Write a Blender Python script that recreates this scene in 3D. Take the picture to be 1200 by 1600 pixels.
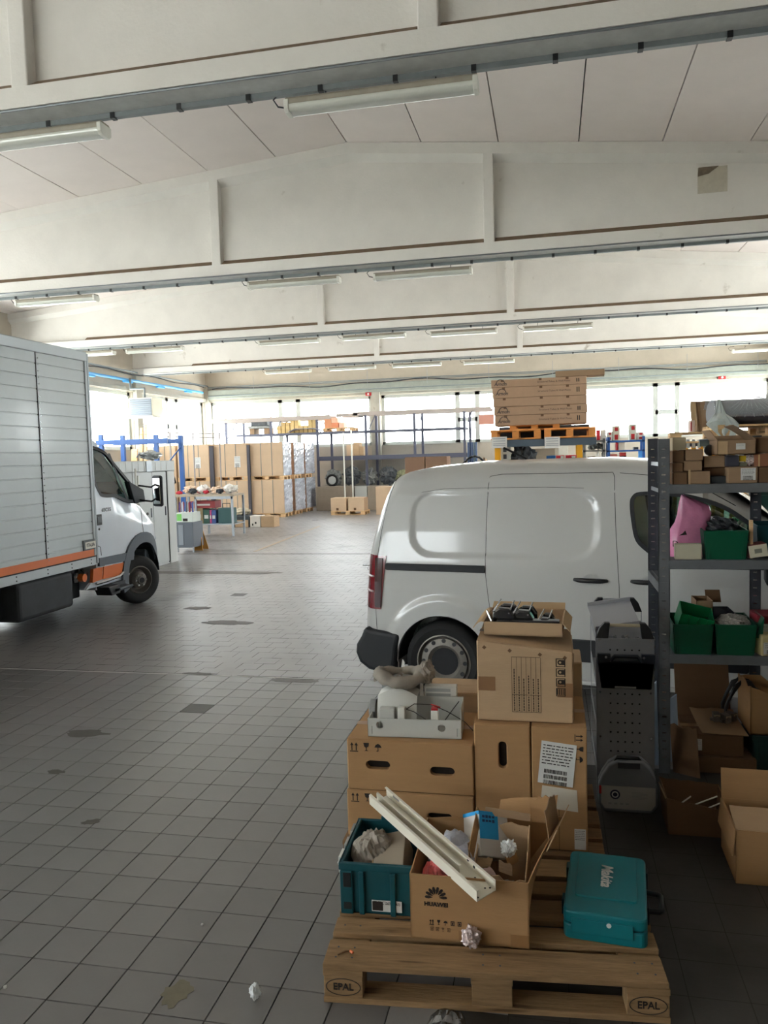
import bpy, bmesh, math, random
from math import sin, cos, pi, radians
from mathutils import Vector, Matrix, noise
random.seed(7)
for _o in list(bpy.data.objects): bpy.data.objects.remove(_o)
scene = bpy.context.scene
COL = scene.collection

# ------------------------------------------------------------------ camera
FPX = 1220.77; YAW, PITCH, ROLL = -0.2118779, -0.0698955, -0.0275176; CH = 1.947
_f = Vector((sin(YAW)*cos(PITCH), cos(YAW)*cos(PITCH), sin(PITCH)))
_r = Vector((cos(YAW), -sin(YAW), 0)); _u = _r.cross(_f)
R_ = cos(ROLL)*_r + sin(ROLL)*_u; U_ = -sin(ROLL)*_r + cos(ROLL)*_u; CAMP = Vector((0, 0, CH))
cd = bpy.data.cameras.new('camera'); cam = bpy.data.objects.new('camera', cd); COL.objects.link(cam)
cd.sensor_fit = 'VERTICAL'; cd.sensor_height = 36; cd.sensor_width = 27; cd.lens = 36*FPX/1600
cd.clip_start = .05; cd.clip_end = 300
cam.matrix_world = Matrix(((R_.x, U_.x, -_f.x, 0), (R_.y, U_.y, -_f.y, 0), (R_.z, U_.z, -_f.z, CH), (0, 0, 0, 1)))
scene.camera = cam

# ------------------------------------------------------------------ world, light, exposure
w = bpy.data.worlds.new('sky'); scene.world = w; w.use_nodes = True
nt = w.node_tree; nt.nodes.clear()
wo = nt.nodes.new('ShaderNodeOutputWorld'); bg = nt.nodes.new('ShaderNodeBackground')
tc = nt.nodes.new('ShaderNodeTexCoord'); sx = nt.nodes.new('ShaderNodeSeparateXYZ'); rp = nt.nodes.new('ShaderNodeValToRGB')
rp.color_ramp.elements[0].position = .46; rp.color_ramp.elements[0].color = (.90, .89, .86, 1)
rp.color_ramp.elements[1].position = .56; rp.color_ramp.elements[1].color = (.96, .98, 1.02, 1)
mp = nt.nodes.new('ShaderNodeMapRange'); mp.inputs[1].default_value = -1; mp.inputs[2].default_value = 1
nt.links.new(tc.outputs['Generated'], sx.inputs[0]); nt.links.new(sx.outputs['Z'], mp.inputs[0])
nt.links.new(mp.outputs[0], rp.inputs[0]); nt.links.new(rp.outputs[0], bg.inputs[0]); nt.links.new(bg.outputs[0], wo.inputs[0])
bg.inputs[1].default_value = 20.0
vs = scene.view_settings
scene.display_settings.display_device = 'sRGB'
vs.view_transform = 'Standard'; vs.look = 'None'; vs.gamma = 1; vs.use_curve_mapping = False; vs.exposure = 0.0

# ------------------------------------------------------------------ pixel -> point helpers (1200x1600 frame)
def ray(x, y): return _f*FPX + R_*(x-600) - U_*(y-800)
def atY(x, y, Y): d = ray(x, y); return CAMP + d*(Y/d.y)
def atX(x, y, X): d = ray(x, y); return CAMP + d*(X/d.x)
def atZ(x, y, z=0.): d = ray(x, y); return CAMP + d*((z-CH)/d.z)

# ------------------------------------------------------------------ materials
MATS = {}
def lin(c):
    def f(v):
        v = v/255.; return v/12.92 if v <= .04045 else ((v+.055)/1.055)**2.4
    return (f(c[0]), f(c[1]), f(c[2]), 1)
def mat(name, c, rough=.6, metal=0., var=.0, scale=6., bump=0., bscale=40., spec=.5, alpha=None, objvar=0., coat=0., trans=0., stretch=None, dirt=None, emit=None):
    """principled material; c is sRGB 0-255; var darkens/lightens with noise; objvar per object"""
    if name in MATS: return MATS[name]
    m = bpy.data.materials.new(name); MATS[name] = m; m.use_nodes = True
    n = m.node_tree; b = n.nodes['Principled BSDF']
    base = lin(c); b.inputs['Base Color'].default_value = base
    b.inputs['Roughness'].default_value = rough; b.inputs['Metallic'].default_value = metal
    b.inputs['Specular IOR Level'].default_value = spec
    if coat: b.inputs['Coat Weight'].default_value = coat; b.inputs['Coat Roughness'].default_value = .08
    if trans: b.inputs['Transmission Weight'].default_value = trans
    if alpha is not None: b.inputs['Alpha'].default_value = alpha
    m.diffuse_color = base
    co = None
    if var or bump or dirt:
        t = n.nodes.new('ShaderNodeTexCoord'); mpn = n.nodes.new('ShaderNodeMapping')
        n.links.new(t.outputs['Object'], mpn.inputs[0]); co = mpn.outputs[0]
        if stretch: mpn.inputs['Scale'].default_value = stretch
    last = None
    if var:
        z = n.nodes.new('ShaderNodeTexNoise'); z.inputs['Scale'].default_value = scale; z.inputs['Detail'].default_value = 6; z.inputs['Roughness'].default_value = .65
        n.links.new(co, z.inputs['Vector'])
        r = n.nodes.new('ShaderNodeMapRange'); r.inputs[1].default_value = .3; r.inputs[2].default_value = .7
        r.inputs[3].default_value = 1-var; r.inputs[4].default_value = 1+var
        n.links.new(z.outputs['Fac'], r.inputs[0])
        last = r.outputs[0]
    if objvar:
        oi = n.nodes.new('ShaderNodeObjectInfo'); r = n.nodes.new('ShaderNodeMapRange')
        r.inputs[3].default_value = 1-objvar; r.inputs[4].default_value = 1+objvar
        n.links.new(oi.outputs['Random'], r.inputs[0])
        if last is None: last = r.outputs[0]
        else:
            mm = n.nodes.new('ShaderNodeMath'); mm.operation = 'MULTIPLY'
            n.links.new(last, mm.inputs[0]); n.links.new(r.outputs[0], mm.inputs[1]); last = mm.outputs[0]
    if last is not None:
        v = n.nodes.new('ShaderNodeVectorMath'); v.operation = 'SCALE'; v.inputs[0].default_value = base[:3]
        n.links.new(last, v.inputs['Scale']); colout = v.outputs[0]
        if dirt:
            z2 = n.nodes.new('ShaderNodeTexNoise'); z2.inputs['Scale'].default_value = dirt[1]; z2.inputs['Detail'].default_value = 8
            n.links.new(co, z2.inputs['Vector'])
            r2 = n.nodes.new('ShaderNodeMapRange'); r2.inputs[1].default_value = dirt[2]; r2.inputs[2].default_value = dirt[2]+.12
            n.links.new(z2.outputs['Fac'], r2.inputs[0])
            mx = n.nodes.new('ShaderNodeMix'); mx.data_type = 'RGBA'; mx.inputs[7].default_value = lin(dirt[0])
            n.links.new(r2.outputs[0], mx.inputs[0]); n.links.new(colout, mx.inputs[6]); colout = mx.outputs[2]
        n.links.new(colout, b.inputs['Base Color'])
    if bump:
        z = n.nodes.new('ShaderNodeTexNoise'); z.inputs['Scale'].default_value = bscale; z.inputs['Detail'].default_value = 4
        n.links.new(co, z.inputs['Vector'])
        bp = n.nodes.new('ShaderNodeBump'); bp.inputs['Strength'].default_value = bump; bp.inputs['Distance'].default_value = .01
        n.links.new(z.outputs['Fac'], bp.inputs['Height']); n.links.new(bp.outputs[0], b.inputs['Normal'])
    return m
def glassmat(name, tint, gl=.12, rough=.02):
    if name in MATS: return MATS[name]
    m = bpy.data.materials.new(name); MATS[name] = m; m.use_nodes = True; n = m.node_tree; n.nodes.clear()
    o = n.nodes.new('ShaderNodeOutputMaterial'); a = n.nodes.new('ShaderNodeBsdfTransparent'); g = n.nodes.new('ShaderNodeBsdfGlossy'); x = n.nodes.new('ShaderNodeMixShader')
    a.inputs[0].default_value = lin(tint); g.inputs['Roughness'].default_value = rough; x.inputs[0].default_value = gl
    n.links.new(a.outputs[0], x.inputs[1]); n.links.new(g.outputs[0], x.inputs[2]); n.links.new(x.outputs[0], o.inputs[0])
    m.diffuse_color = lin(tint); return m

CONC = mat('painted_concrete', (228, 225, 219), .85, var=.05, scale=1.6, bump=.25, bscale=30, dirt=((150, 138, 118), 2.2, .68))
CONC2 = mat('bare_concrete', (168, 165, 154), .9, var=.10, scale=3, bump=.3, bscale=40, dirt=((130, 122, 108), 3., .66))
WALLM = mat('wall_plaster', (176, 168, 154), .9, var=.08, scale=1.2, bump=.2)
LEDGEM = mat('ledge_brown', (118, 100, 80), .95, var=.15, scale=8)
PANELM = mat('ceiling_panel_paint', (242, 233, 228), .85, var=.03, scale=1.5, bump=.1, objvar=.025)
DARKJ = mat('dark_joint', (60, 54, 48), .95)
GALV = mat('galvanised_steel', (150, 155, 160), .45, .75, var=.08, scale=12)
BLACKP = mat('black_plastic', (22, 24, 28), .45, var=.1)
WHITEP = mat('white_plastic', (225, 224, 215), .5, var=.03)
FRAMEM = mat('window_frame_paint', (176, 180, 176), .5, .1)
PANE = glassmat('window_glass', (250, 253, 252), .06)
PAPER = mat('white_paper', (215, 215, 212), .8, var=.03, scale=20)
INK = mat('black_ink', (38, 30, 26), .8)
RED = mat('red_paint', (170, 30, 34), .5)

# ------------------------------------------------------------------ mesh builder
class MB:
    def __init__(s, *mats): s.v = []; s.f = []; s.m = []; s.mats = list(mats); s.uvs = None; s.M = None
    def add(s, vs, fs, mi=0, M=None):
        o = len(s.v)
        for p in vs:
            p = Vector(p)
            if M is not None: p = M @ p
            if s.M is not None: p = s.M @ p
            s.v.append(p)
        for f in fs: s.f.append([i+o for i in f]); s.m.append(mi)
        return s
    def box(s, x0, x1, y0, y1, z0, z1, mi=0, M=None):
        return s.add([(x0, y0, z0), (x1, y0, z0), (x1, y1, z0), (x0, y1, z0), (x0, y0, z1), (x1, y0, z1), (x1, y1, z1), (x0, y1, z1)],
                     [(0, 3, 2, 1), (4, 5, 6, 7), (0, 1, 5, 4), (1, 2, 6, 5), (2, 3, 7, 6), (3, 0, 4, 7)], mi, M)
    def cbox(s, c, d, mi=0, rot=(0, 0, 0), M=None):
        T = Matrix.Translation(c) @ EUL(*rot)
        if M is not None: T = M @ T
        return s.box(-d[0]/2, d[0]/2, -d[1]/2, d[1]/2, -d[2]/2, d[2]/2, mi, T)
    def prism(s, pts, axis, a, b, mi=0, M=None):
        """polygon pts (2D) extruded along axis x/y/z from a to b"""
        n = len(pts)
        def P(p, t):
            return {'x': (t, p[0], p[1]), 'y': (p[0], t, p[1]), 'z': (p[0], p[1], t)}[axis]
        vs = [P(p, a) for p in pts]+[P(p, b) for p in pts]
        fs = [list(range(n))[::-1], list(range(n, 2*n))]+[(i, (i+1) % n, n+(i+1) % n, n+i) for i in range(n)]
        return s.add(vs, fs, mi, M)
    def tube(s, pts, r, n=8, mi=0, closed=False, M=None, caps=True):
        pts = [Vector(p) for p in pts]; k = len(pts); vs = []; fs = []; up = Vector((0, 0, 1)); prev = None
        for i, p in enumerate(pts):
            if closed: d = pts[(i+1) % k]-pts[i-1]
            else: d = pts[min(i+1, k-1)]-pts[max(i-1, 0)]
            if d.length < 1e-9: d = Vector((0, 0, 1))
            d.normalize()
            if prev is None: a = d.cross(up if abs(d.z) < .9 else Vector((1, 0, 0)))
            else: a = prev - d*prev.dot(d)
            if a.length < 1e-6: a = d.orthogonal()
            a.normalize(); prev = a; b = d.cross(a)
            rr = r[i] if isinstance(r, (list, tuple)) else r
            for j in range(n):
                t = 2*pi*j/n; vs.append(p+a*(rr*cos(t))+b*(rr*sin(t)))
        for i in range(k if closed else k-1):
            for j in range(n):
                i2 = (i+1) % k; fs.append((i*n+j, i*n+(j+1) % n, i2*n+(j+1) % n, i2*n+j))
        if not closed and caps: fs.append(list(range(n))[::-1]); fs.append([(k-1)*n+j for j in range(n)])
        return s.add(vs, fs, mi, M)
    def cyl(s, p0, p1, r0, r1=None, n=16, mi=0, M=None):
        return s.tube([p0, p1], [r0, r0 if r1 is None else r1], n, mi, False, M)
    def lathe(s, prof, n=24, mi=0, M=None, cap=True):
        """profile (r,z) around local z"""
        vs = []; fs = []; k = len(prof)
        for r, z in prof:
            for j in range(n): t = 2*pi*j/n; vs.append((r*cos(t), r*sin(t), z))
        for i in range(k-1):
            for j in range(n): fs.append((i*n+j, i*n+(j+1) % n, (i+1)*n+(j+1) % n, (i+1)*n+j))
        if cap:
            fs.append(list(range(n))[::-1]); fs.append([(k-1)*n+j for j in range(n)])
        return s.add(vs, fs, mi, M)
    def grid(s, P, mi=0, closed_v=False, M=None):
        """P[i][j] points"""
        a = len(P); b = len(P[0]); vs = [p for r in P for p in r]; fs = []
        for i in range(a-1):
            for j in range(b if closed_v else b-1):
                j2 = (j+1) % b; fs.append((i*b+j, i*b+j2, (i+1)*b+j2, (i+1)*b+j))
        return s.add(vs, fs, mi, M)
    def slab(s, P, t, mi=0, M=None):
        """grid of points thickened by t along local normals (approx.)"""
        a = len(P); b = len(P[0]); P = [[Vector(p) for p in r] for r in P]; Q = []
        for i in range(a):
            row = []
            for j in range(b):
                du = P[min(i+1, a-1)][j]-P[max(i-1, 0)][j]; dv = P[i][min(j+1, b-1)]-P[i][max(j-1, 0)]
                nn = du.cross(dv)
                if nn.length < 1e-12: nn = Vector((0, 0, 1))
                nn.normalize(); row.append(P[i][j]+nn*t)
            Q.append(row)
        n = a*b; vs = [p for r in P for p in r]+[p for r in Q for p in r]; fs = []
        for i in range(a-1):
            for j in range(b-1):
                q = (i*b+j, i*b+j+1, (i+1)*b+j+1, (i+1)*b+j); fs.append(q[::-1]); fs.append([x+n for x in q])
        bd = [i*b for i in range(a)]+[(a-1)*b+j for j in range(1, b)]+[i*b+b-1 for i in range(a-2, -1, -1)]+[j for j in range(b-2, 0, -1)]
        for i in range(len(bd)):
            p, q = bd[i], bd[(i+1) % len(bd)]; fs.append((p, q, q+n, p+n))
        return s.add(vs, fs, mi, M)
    def build(s, name, m=None, parent=None, smooth=False, bevel=0., loc=None, rotz=0., seg=2, kind=None, label=None, autosm=None):
        me = bpy.data.meshes.new(name); me.from_pydata([tuple(p) for p in s.v], [], [tuple(f) for f in s.f])
        ms = s.mats if m is None else (m if isinstance(m, (list, tuple)) else [m])
        for x in ms: me.materials.append(x)
        if len(ms) > 1: me.polygons.foreach_set('material_index', s.m)
        if smooth: me.polygons.foreach_set('use_smooth', [True]*len(me.polygons))
        if len(s.f) < 60000 and name != 'tile_field':
            bm = bmesh.new(); bm.from_mesh(me); bmesh.ops.recalc_face_normals(bm, faces=bm.faces); bm.to_mesh(me); bm.free()
        me.update(); o = bpy.data.objects.new(name, me); COL.objects.link(o)
        if smooth and autosm:
            try: me.set_sharp_from_angle(angle=radians(autosm))
            except Exception: pass
        if bevel:
            bv = o.modifiers.new('b', 'BEVEL'); bv.width = bevel; bv.segments = seg; bv.limit_method = 'ANGLE'; bv.angle_limit = radians(40)
        if parent is not None: o.parent = parent
        if loc is not None: o.location = loc
        if rotz: o.rotation_euler = (0, 0, rotz)
        if kind: o['kind'] = kind
        if label: o['label'] = label
        return o
def EUL(rx, ry, rz): return Matrix.Rotation(rz, 4, 'Z') @ Matrix.Rotation(ry, 4, 'Y') @ Matrix.Rotation(rx, 4, 'X')
def T(x, y, z): return Matrix.Translation((x, y, z))
def tag(o, label, cat, group=None, kind=None):
    o['label'] = label; o['category'] = cat
    if group: o['group'] = group
    if kind: o['kind'] = kind
    return o
def thing(name, label, cat, loc=(0, 0, 0), rotz=0., group=None):
    o = bpy.data.objects.new(name, None); COL.objects.link(o); o.location = loc; o.rotation_euler = (0, 0, rotz)
    o.empty_display_size = .1
    return tag(o, label, cat, group)
def struct(o): o['kind'] = 'structure'; return o
def dup(root, loc, rotz=0., label=None, group=None):
    r = root.copy(); COL.objects.link(r); r.location = loc; r.rotation_euler = (0, 0, rotz)
    if label: r['label'] = label
    if group: r['group'] = group
    for ch in [o for o in root.children]:
        c = ch.copy(); COL.objects.link(c); c.parent = r
        for g in [o for o in ch.children]:
            d = g.copy(); COL.objects.link(d); d.parent = c
    return r
def bool_cut(o, cutters):
    """apply difference cutters (MB) to object mesh, nothing left behind"""
    tmp = []
    for c in cutters:
        k = c.build('cutter_tmp', [o.data.materials[0]], o.parent); tmp.append(k)
        md = o.modifiers.new('c', 'BOOLEAN'); md.operation = 'DIFFERENCE'; md.solver = 'EXACT'; md.object = k
    dg = bpy.context.evaluated_depsgraph_get(); dg.update()
    me = bpy.data.meshes.new_from_object(o.evaluated_get(dg)); old = o.data; o.modifiers.clear(); o.data = me
    bpy.data.meshes.remove(old)
    for k in tmp:
        mm = k.data; bpy.data.objects.remove(k); bpy.data.meshes.remove(mm)
def text(body, size, M, m, name, parent, depth=.0008, bold=0., shear=0., align='CENTER', xs=1.):
    cu = bpy.data.curves.new('t', 'FONT'); cu.body = body; cu.size = size; cu.align_x = align; cu.align_y = 'CENTER'
    cu.extrude = depth; cu.offset = bold; cu.shear = shear; cu.resolution_u = 3
    o = bpy.data.objects.new('t', cu); COL.objects.link(o)
    dg = bpy.context.evaluated_depsgraph_get(); dg.update()
    me = bpy.data.meshes.new_from_object(o.evaluated_get(dg)); bpy.data.objects.remove(o); bpy.data.curves.remove(cu)
    me.transform(M @ Matrix.Diagonal((xs, 1, 1, 1))); me.materials.clear(); me.materials.append(m); me.name = name
    p = bpy.data.objects.new(name, me); COL.objects.link(p); p.parent = parent
    return p
FRONT = Matrix.Rotation(pi/2, 4, 'X')     # text plane facing -Y (towards the camera)
def sstep(a, b, x):
    t = min(1, max(0, (x-a)/(b-a))); return t*t*(3-2*t)
# ================================================================== STRUCTURE
XL, XR, YB, YF = -13.85, 7.75, 30.2, -6.2       # left, right, back wall, wall behind the camera
RX, RZ = -3.05, 6.85                            # ridge
def roofz(x): return RZ - (.083*(RX-x) if x < RX else .105*(x-RX))
TS = .208; TX0, TY0 = -1.208, 2.6084            # tile pitch and one tile corner
# floor: slab, single tiles near, the rest of the tiles as one part
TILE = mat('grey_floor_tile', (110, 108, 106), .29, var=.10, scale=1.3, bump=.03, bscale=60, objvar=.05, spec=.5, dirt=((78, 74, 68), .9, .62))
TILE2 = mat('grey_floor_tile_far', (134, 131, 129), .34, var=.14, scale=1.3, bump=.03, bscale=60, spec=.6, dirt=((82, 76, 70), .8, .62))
TILED = mat('dark_replacement_tile', (64, 61, 57), .5, var=.1)
GROUT = mat('dark_grout', (52, 49, 45), .85, var=.1)
fl = MB(); fl.box(XL, XR, YF, YB, -.2, -.006); floor = struct(fl.build('floor', GROUT))
tm = MB(); g = .0017; h_ = TS/2-g
tm.add([(-h_, -h_, -.006), (h_, -h_, -.006), (h_, h_, -.006), (-h_, h_, -.006), (-h_+.001, -h_+.001, 0), (h_-.001, -h_+.001, 0), (h_-.001, h_-.001, 0), (-h_+.001, h_-.001, 0)],
       [(4, 5, 6, 7), (0, 1, 5, 4), (1, 2, 6, 5), (2, 3, 7, 6), (3, 0, 4, 7)])
tile0 = tm.build('tile', TILE, floor); tdata = tile0.data
TILE3 = mat('darker_floor_tile', (66, 64, 61), .5, var=.22, scale=2.2, bump=.05, bscale=50, spec=.35, dirt=((48, 46, 42), 1.4, .5))  # darker and duller than the other tiles
td3 = tdata.copy(); td3.materials.clear(); td3.materials.append(TILE3)
td2 = tdata.copy(); td2.materials.clear(); td2.materials.append(TILED)
cells = []
STRIP = 6.53; ny0 = int((YF-TY0)/TS)
far = MB(); fv = []; ff = []
dark = {(-3, 16), (-2, 16)}
near = []
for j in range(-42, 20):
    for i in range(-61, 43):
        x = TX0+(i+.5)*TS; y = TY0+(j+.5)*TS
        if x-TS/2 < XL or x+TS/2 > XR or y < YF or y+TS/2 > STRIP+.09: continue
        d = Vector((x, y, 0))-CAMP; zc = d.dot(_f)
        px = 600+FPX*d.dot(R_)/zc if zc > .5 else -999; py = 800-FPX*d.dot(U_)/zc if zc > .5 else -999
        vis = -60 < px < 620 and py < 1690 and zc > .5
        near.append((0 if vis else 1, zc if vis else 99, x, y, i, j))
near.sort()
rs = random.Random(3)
def worn(x, y): return x > -.25+.12*math.sin(y*2.3) and y < 5.0 and (y > 3.0 or x > -.62)  # area of the darker tiles, under and right of the pallets
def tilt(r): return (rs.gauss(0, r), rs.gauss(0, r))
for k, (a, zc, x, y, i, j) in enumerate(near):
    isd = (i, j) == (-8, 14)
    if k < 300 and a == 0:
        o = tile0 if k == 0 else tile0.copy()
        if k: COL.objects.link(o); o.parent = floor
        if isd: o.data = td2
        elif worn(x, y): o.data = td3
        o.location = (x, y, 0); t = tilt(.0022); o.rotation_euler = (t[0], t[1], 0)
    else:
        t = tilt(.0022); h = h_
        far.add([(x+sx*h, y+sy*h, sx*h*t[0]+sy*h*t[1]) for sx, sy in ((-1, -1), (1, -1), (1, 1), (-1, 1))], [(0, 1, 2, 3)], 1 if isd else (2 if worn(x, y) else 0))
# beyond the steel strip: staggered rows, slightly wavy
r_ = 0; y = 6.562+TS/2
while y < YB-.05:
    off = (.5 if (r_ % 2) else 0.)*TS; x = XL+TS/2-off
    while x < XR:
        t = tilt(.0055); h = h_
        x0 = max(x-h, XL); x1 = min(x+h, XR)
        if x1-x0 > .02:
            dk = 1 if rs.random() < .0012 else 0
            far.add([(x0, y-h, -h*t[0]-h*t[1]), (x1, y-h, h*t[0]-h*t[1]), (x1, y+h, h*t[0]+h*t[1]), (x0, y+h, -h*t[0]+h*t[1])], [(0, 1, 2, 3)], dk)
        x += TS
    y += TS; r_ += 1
far.build('tile_field', [TILE2, TILED, TILE3], floor, kind='stuff')
mb = MB(); mb.box(XL, XR, STRIP-.009, STRIP+.007, -.006, .002); mb.build('metal_strip', mat('floor_strip', (196, 196, 192), .5, .1), floor)
mb = MB(); mb.box(XL, XR, 15.33, 15.37, -.006, .0015); mb.build('expansion_joint', DARKJ, floor)
# dark patches and stains lying on the tiles (oil film, thin)
def blob(px, py, rx, ry, m, name, label, seed, z=.0006, rot=0.):
    c = atZ(px, py); rr = random.Random(seed); pts = []
    for k in range(22):
        t = 2*pi*k/22; q = 1+.22*rr.uniform(-1, 1); a, b = rx*cos(t)*q, ry*sin(t)*q
        pts.append((a*cos(rot)-b*sin(rot), a*sin(rot)+b*cos(rot)))
    m_ = MB(); m_.prism(pts, 'z', 0, .0006); o = m_.build(name, m, None, loc=(c.x, c.y, z)); return tag(o, label, 'stain')
STAIN = mat('dried_oil', (104, 98, 78), .5, var=.15, scale=20); STAIN2 = mat('dark_oil', (70, 64, 58), .5, var=.2, scale=20)
blob(276, 1552, .052, .07, STAIN, 'floor_stain', 'oval ochre oil stain on tile near bottom left of pallet', 1)
blob(135, 1146, .16, .07, STAIN2, 'floor_stain', 'brown smeared stain on left floor tiles', 2)
blob(143, 1284, .05, .03, STAIN2, 'floor_stain', 'small dark scuff on tiles left of the pallets', 3, rot=.5)
blob(88, 1206, .07, .03, STAIN2, 'floor_stain', 'faint dark scuff near the left frame edge', 4)
blob(325, 895, 1.3, .17, mat('long_oil', (105, 98, 92), .5, var=.2, scale=5), 'floor_stain', 'long dark wet smear on floor by truck nose', 5, z=.003)
blob(355, 973, .30, .12, STAIN2, 'floor_stain', 'dark worn patch on tiles in mid floor', 6, z=.002)
blob(310, 950, .20, .10, STAIN2, 'floor_stain', 'dark worn patch beside the truck wheel', 7, z=.002)
blob(310, 1053, .16, .04, STAIN2, 'floor_stain', 'black smear along the steel floor strip', 8, z=.003)
blob(460, 1063, .22, .07, mat('tile_patch', (92, 88, 83), .5), 'floor_stain', 'dark cement patch just below the steel strip', 9, z=.001)

# ceiling: concrete panels, one per 1.17 m strip and bay
ceil = MB(); ceil.add([(XL, YF, roofz(XL)+.1), (RX, YF, RZ+.1), (XR, YF, roofz(XR)+.1), (XL, YB, roofz(XL)+.1), (RX, YB, RZ+.1), (XR, YB, roofz(XR)+.1),
     (XL, YF, roofz(XL)+.3), (RX, YF, RZ+.3), (XR, YF, roofz(XR)+.3), (XL, YB, roofz(XL)+.3), (RX, YB, RZ+.3), (XR, YB, roofz(XR)+.3)],
     [(0, 1, 4, 3), (1, 2, 5, 4), (6, 9, 10, 7), (7, 10, 11, 8), (0, 3, 9, 6), (2, 8, 11, 5), (0, 6, 7, 1), (1, 7, 8, 2), (3, 4, 10, 9), (4, 5, 11, 10)])
ceiling = struct(ceil.build('ceiling', DARKJ))
BD = 6.1; PW = 1.168
for bay in range(-1, 5):
    y0 = bay*BD+.02; y1 = (bay+1)*BD-.02
    if bay == -1: y0 = YF
    y1 = min(y1, YB)
    for side, n in ((-1, 10), (1, 10)):
        for k in range(n):
            a = RX+side*k*PW; b = RX+side*(k+1)*PW
            a, b = max(XL, min(XR, a)), max(XL, min(XR, b))
            if abs(a-b) < .05: continue
            if a > b: a, b = b, a
            a += .008; b -= .008
            m_ = MB(); za, zb = roofz(a), roofz(b); dz = rs.uniform(-.004, .004)
            m_.add([(a, y0, za+dz), (b, y0, zb+dz), (b, y1, zb+dz), (a, y1, za+dz), (a, y0, za+.1), (b, y0, zb+.1), (b, y1, zb+.1), (a, y1, za+.1)],
                   [(0, 3, 2, 1), (4, 5, 6, 7), (0, 1, 5, 4), (1, 2, 6, 5), (2, 3, 7, 6), (3, 0, 4, 7)])
            m_.build('ceiling_panel', PANELM, ceiling)

# roof beams
BZ = 4.98
def beam(n, ribs):
    yc = n*BD+.15; b = struct(MB().box(XL, XR, yc-.07, yc+.07, BZ+.05, 5.9).build('roof_beam', CONC))
    bpy.data.meshes.remove(b.data) if False else None
    m_ = MB()
    xs = [XL, -10.5, -8, -5.5, RX, -.5, 2, 4.5, XR]
    # web following the roof
    top = [(x, roofz(x)-.01) for x in xs]; m_.prism([(XL, BZ+.2)]+top+[(XR, BZ+.2)], 'y', yc-.08, yc+.08)
    # bottom flange
    m_.box(XL, XR, yc-.2, yc+.12, BZ, BZ+.17)
    # top flange with a light haunch
    for s in (-1, 1):
        for i in range(len(xs)-1):
            a, c = xs[i], xs[i+1]; za, zc = roofz(a), roofz(c)
            q = [(yc+s*.08, -.27), (yc+s*.2, -.17), (yc+s*.2, -.005), (yc+s*.08, -.005)]
            m_.add([(a, p[0], za+p[1]) for p in q]+[(c, p[0], zc+p[1]) for p in q], [(0, 1, 5, 4), (1, 2, 6, 5), (2, 3, 7, 6), (0, 3, 2, 1), (4, 5, 6, 7)] if s < 0 else [(4, 5, 1, 0), (5, 6, 2, 1), (6, 7, 3, 2), (1, 2, 3, 0), (7, 6, 5, 4)])
    old = b.data; me = m_.build('x', CONC); b.data = me.data; bpy.data.objects.remove(me); bpy.data.meshes.remove(old)
    d_ = MB()
    for s in (-1, 1):
        ends = [XL]+sorted(ribs)+[XR]
        for i in range(len(ends)-1):
            a = ends[i]+(.09 if i else 0); c = ends[i+1]-(.09 if i < len(ends)-2 else 0)
            if n >= 2 and i == 0: a += 2.2
            q = [(yc+(.12 if s > 0 else -.2), BZ+.17), (yc+s*.08, BZ+.255), (yc+s*.08, BZ+.17)]
            d_.prism([(p[0], p[1]) for p in q], 'x', a, c)
    d_.build('brown_ledge', LEDGEM, b)  # brown sloped strip where the web meets the bottom flange
    for x in ribs:
        r = MB(); z1 = roofz(x)-.16; r.box(x-.08, x+.08, yc-.2, yc+.12, BZ+.16, z1); r.build('stiffener_rib', CONC, b, bevel=.012)
    return b, yc
RIBS = {0: [-6.4, -.5], 1: None, 2: None, 3: None, 4: None}
ribpx = {1: [(668, 30), (28, 100)], 2: [(335, 345), (763, 310)], 3: [(500, 470), (797, 450)], 4: [(588, 540), (812, 524)]}
for n in range(0, 5):
    yc = n*BD+.15
    rb = RIBS[n] or [atY(px, py, yc-.2).x for px, py in ribpx[n]]
    beam(n, rb)
mb = MB(); mb.box(-.05, .05, -.002, .002, -.05, .05)

# cable trays under the front edge of each beam
TRAY = mat('tray_steel', (214, 216, 214), .6, .0, var=.12, scale=5)
TRAYD = mat('tray_steel_dark', (128, 134, 136), .5, .3, var=.1)
words = {0: 'behind the viewpoint', 1: 'nearest beam across the top', 2: 'second beam from the top', 3: 'third beam from the top', 4: 'fourth beam, by the far windows'}
for n in range(1, 5):
    yc = n*BD+.15; t = thing('cable_tray', 'galvanised cable tray clipped along the bottom of the '+words[n], 'cable tray', (0, yc+.10, BZ-.001))
    m_ = MB(); m_.box(XL+.3, XR-.1, -.035, .012, -.055, 0); m_.build('tray_channel', TRAYD, t)
    m_ = MB(); m_.box(XL+.3, XR-.1, -.27, -.035, -.012, 0); m_.build('tray_cover', TRAY, t)
    x = XL+.9; cl = MB().box(-.02, .02, -.042, .016, -.062, -.002).build('clip', BLACKP, t); first = True
    while x < XR-.3:
        if abs(x) < 12:
            c = cl if first else cl.copy()
            if not first: COL.objects.link(c); c.parent = t
            c.location = (x, 0, 0); first = False
        x += .62
    m_ = MB(); m_.tube([(XL+.4, -.29, -.012), (XR-.2, -.29, -.012)], .010, 6); m_.build('conduit', GALV, t)

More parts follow.
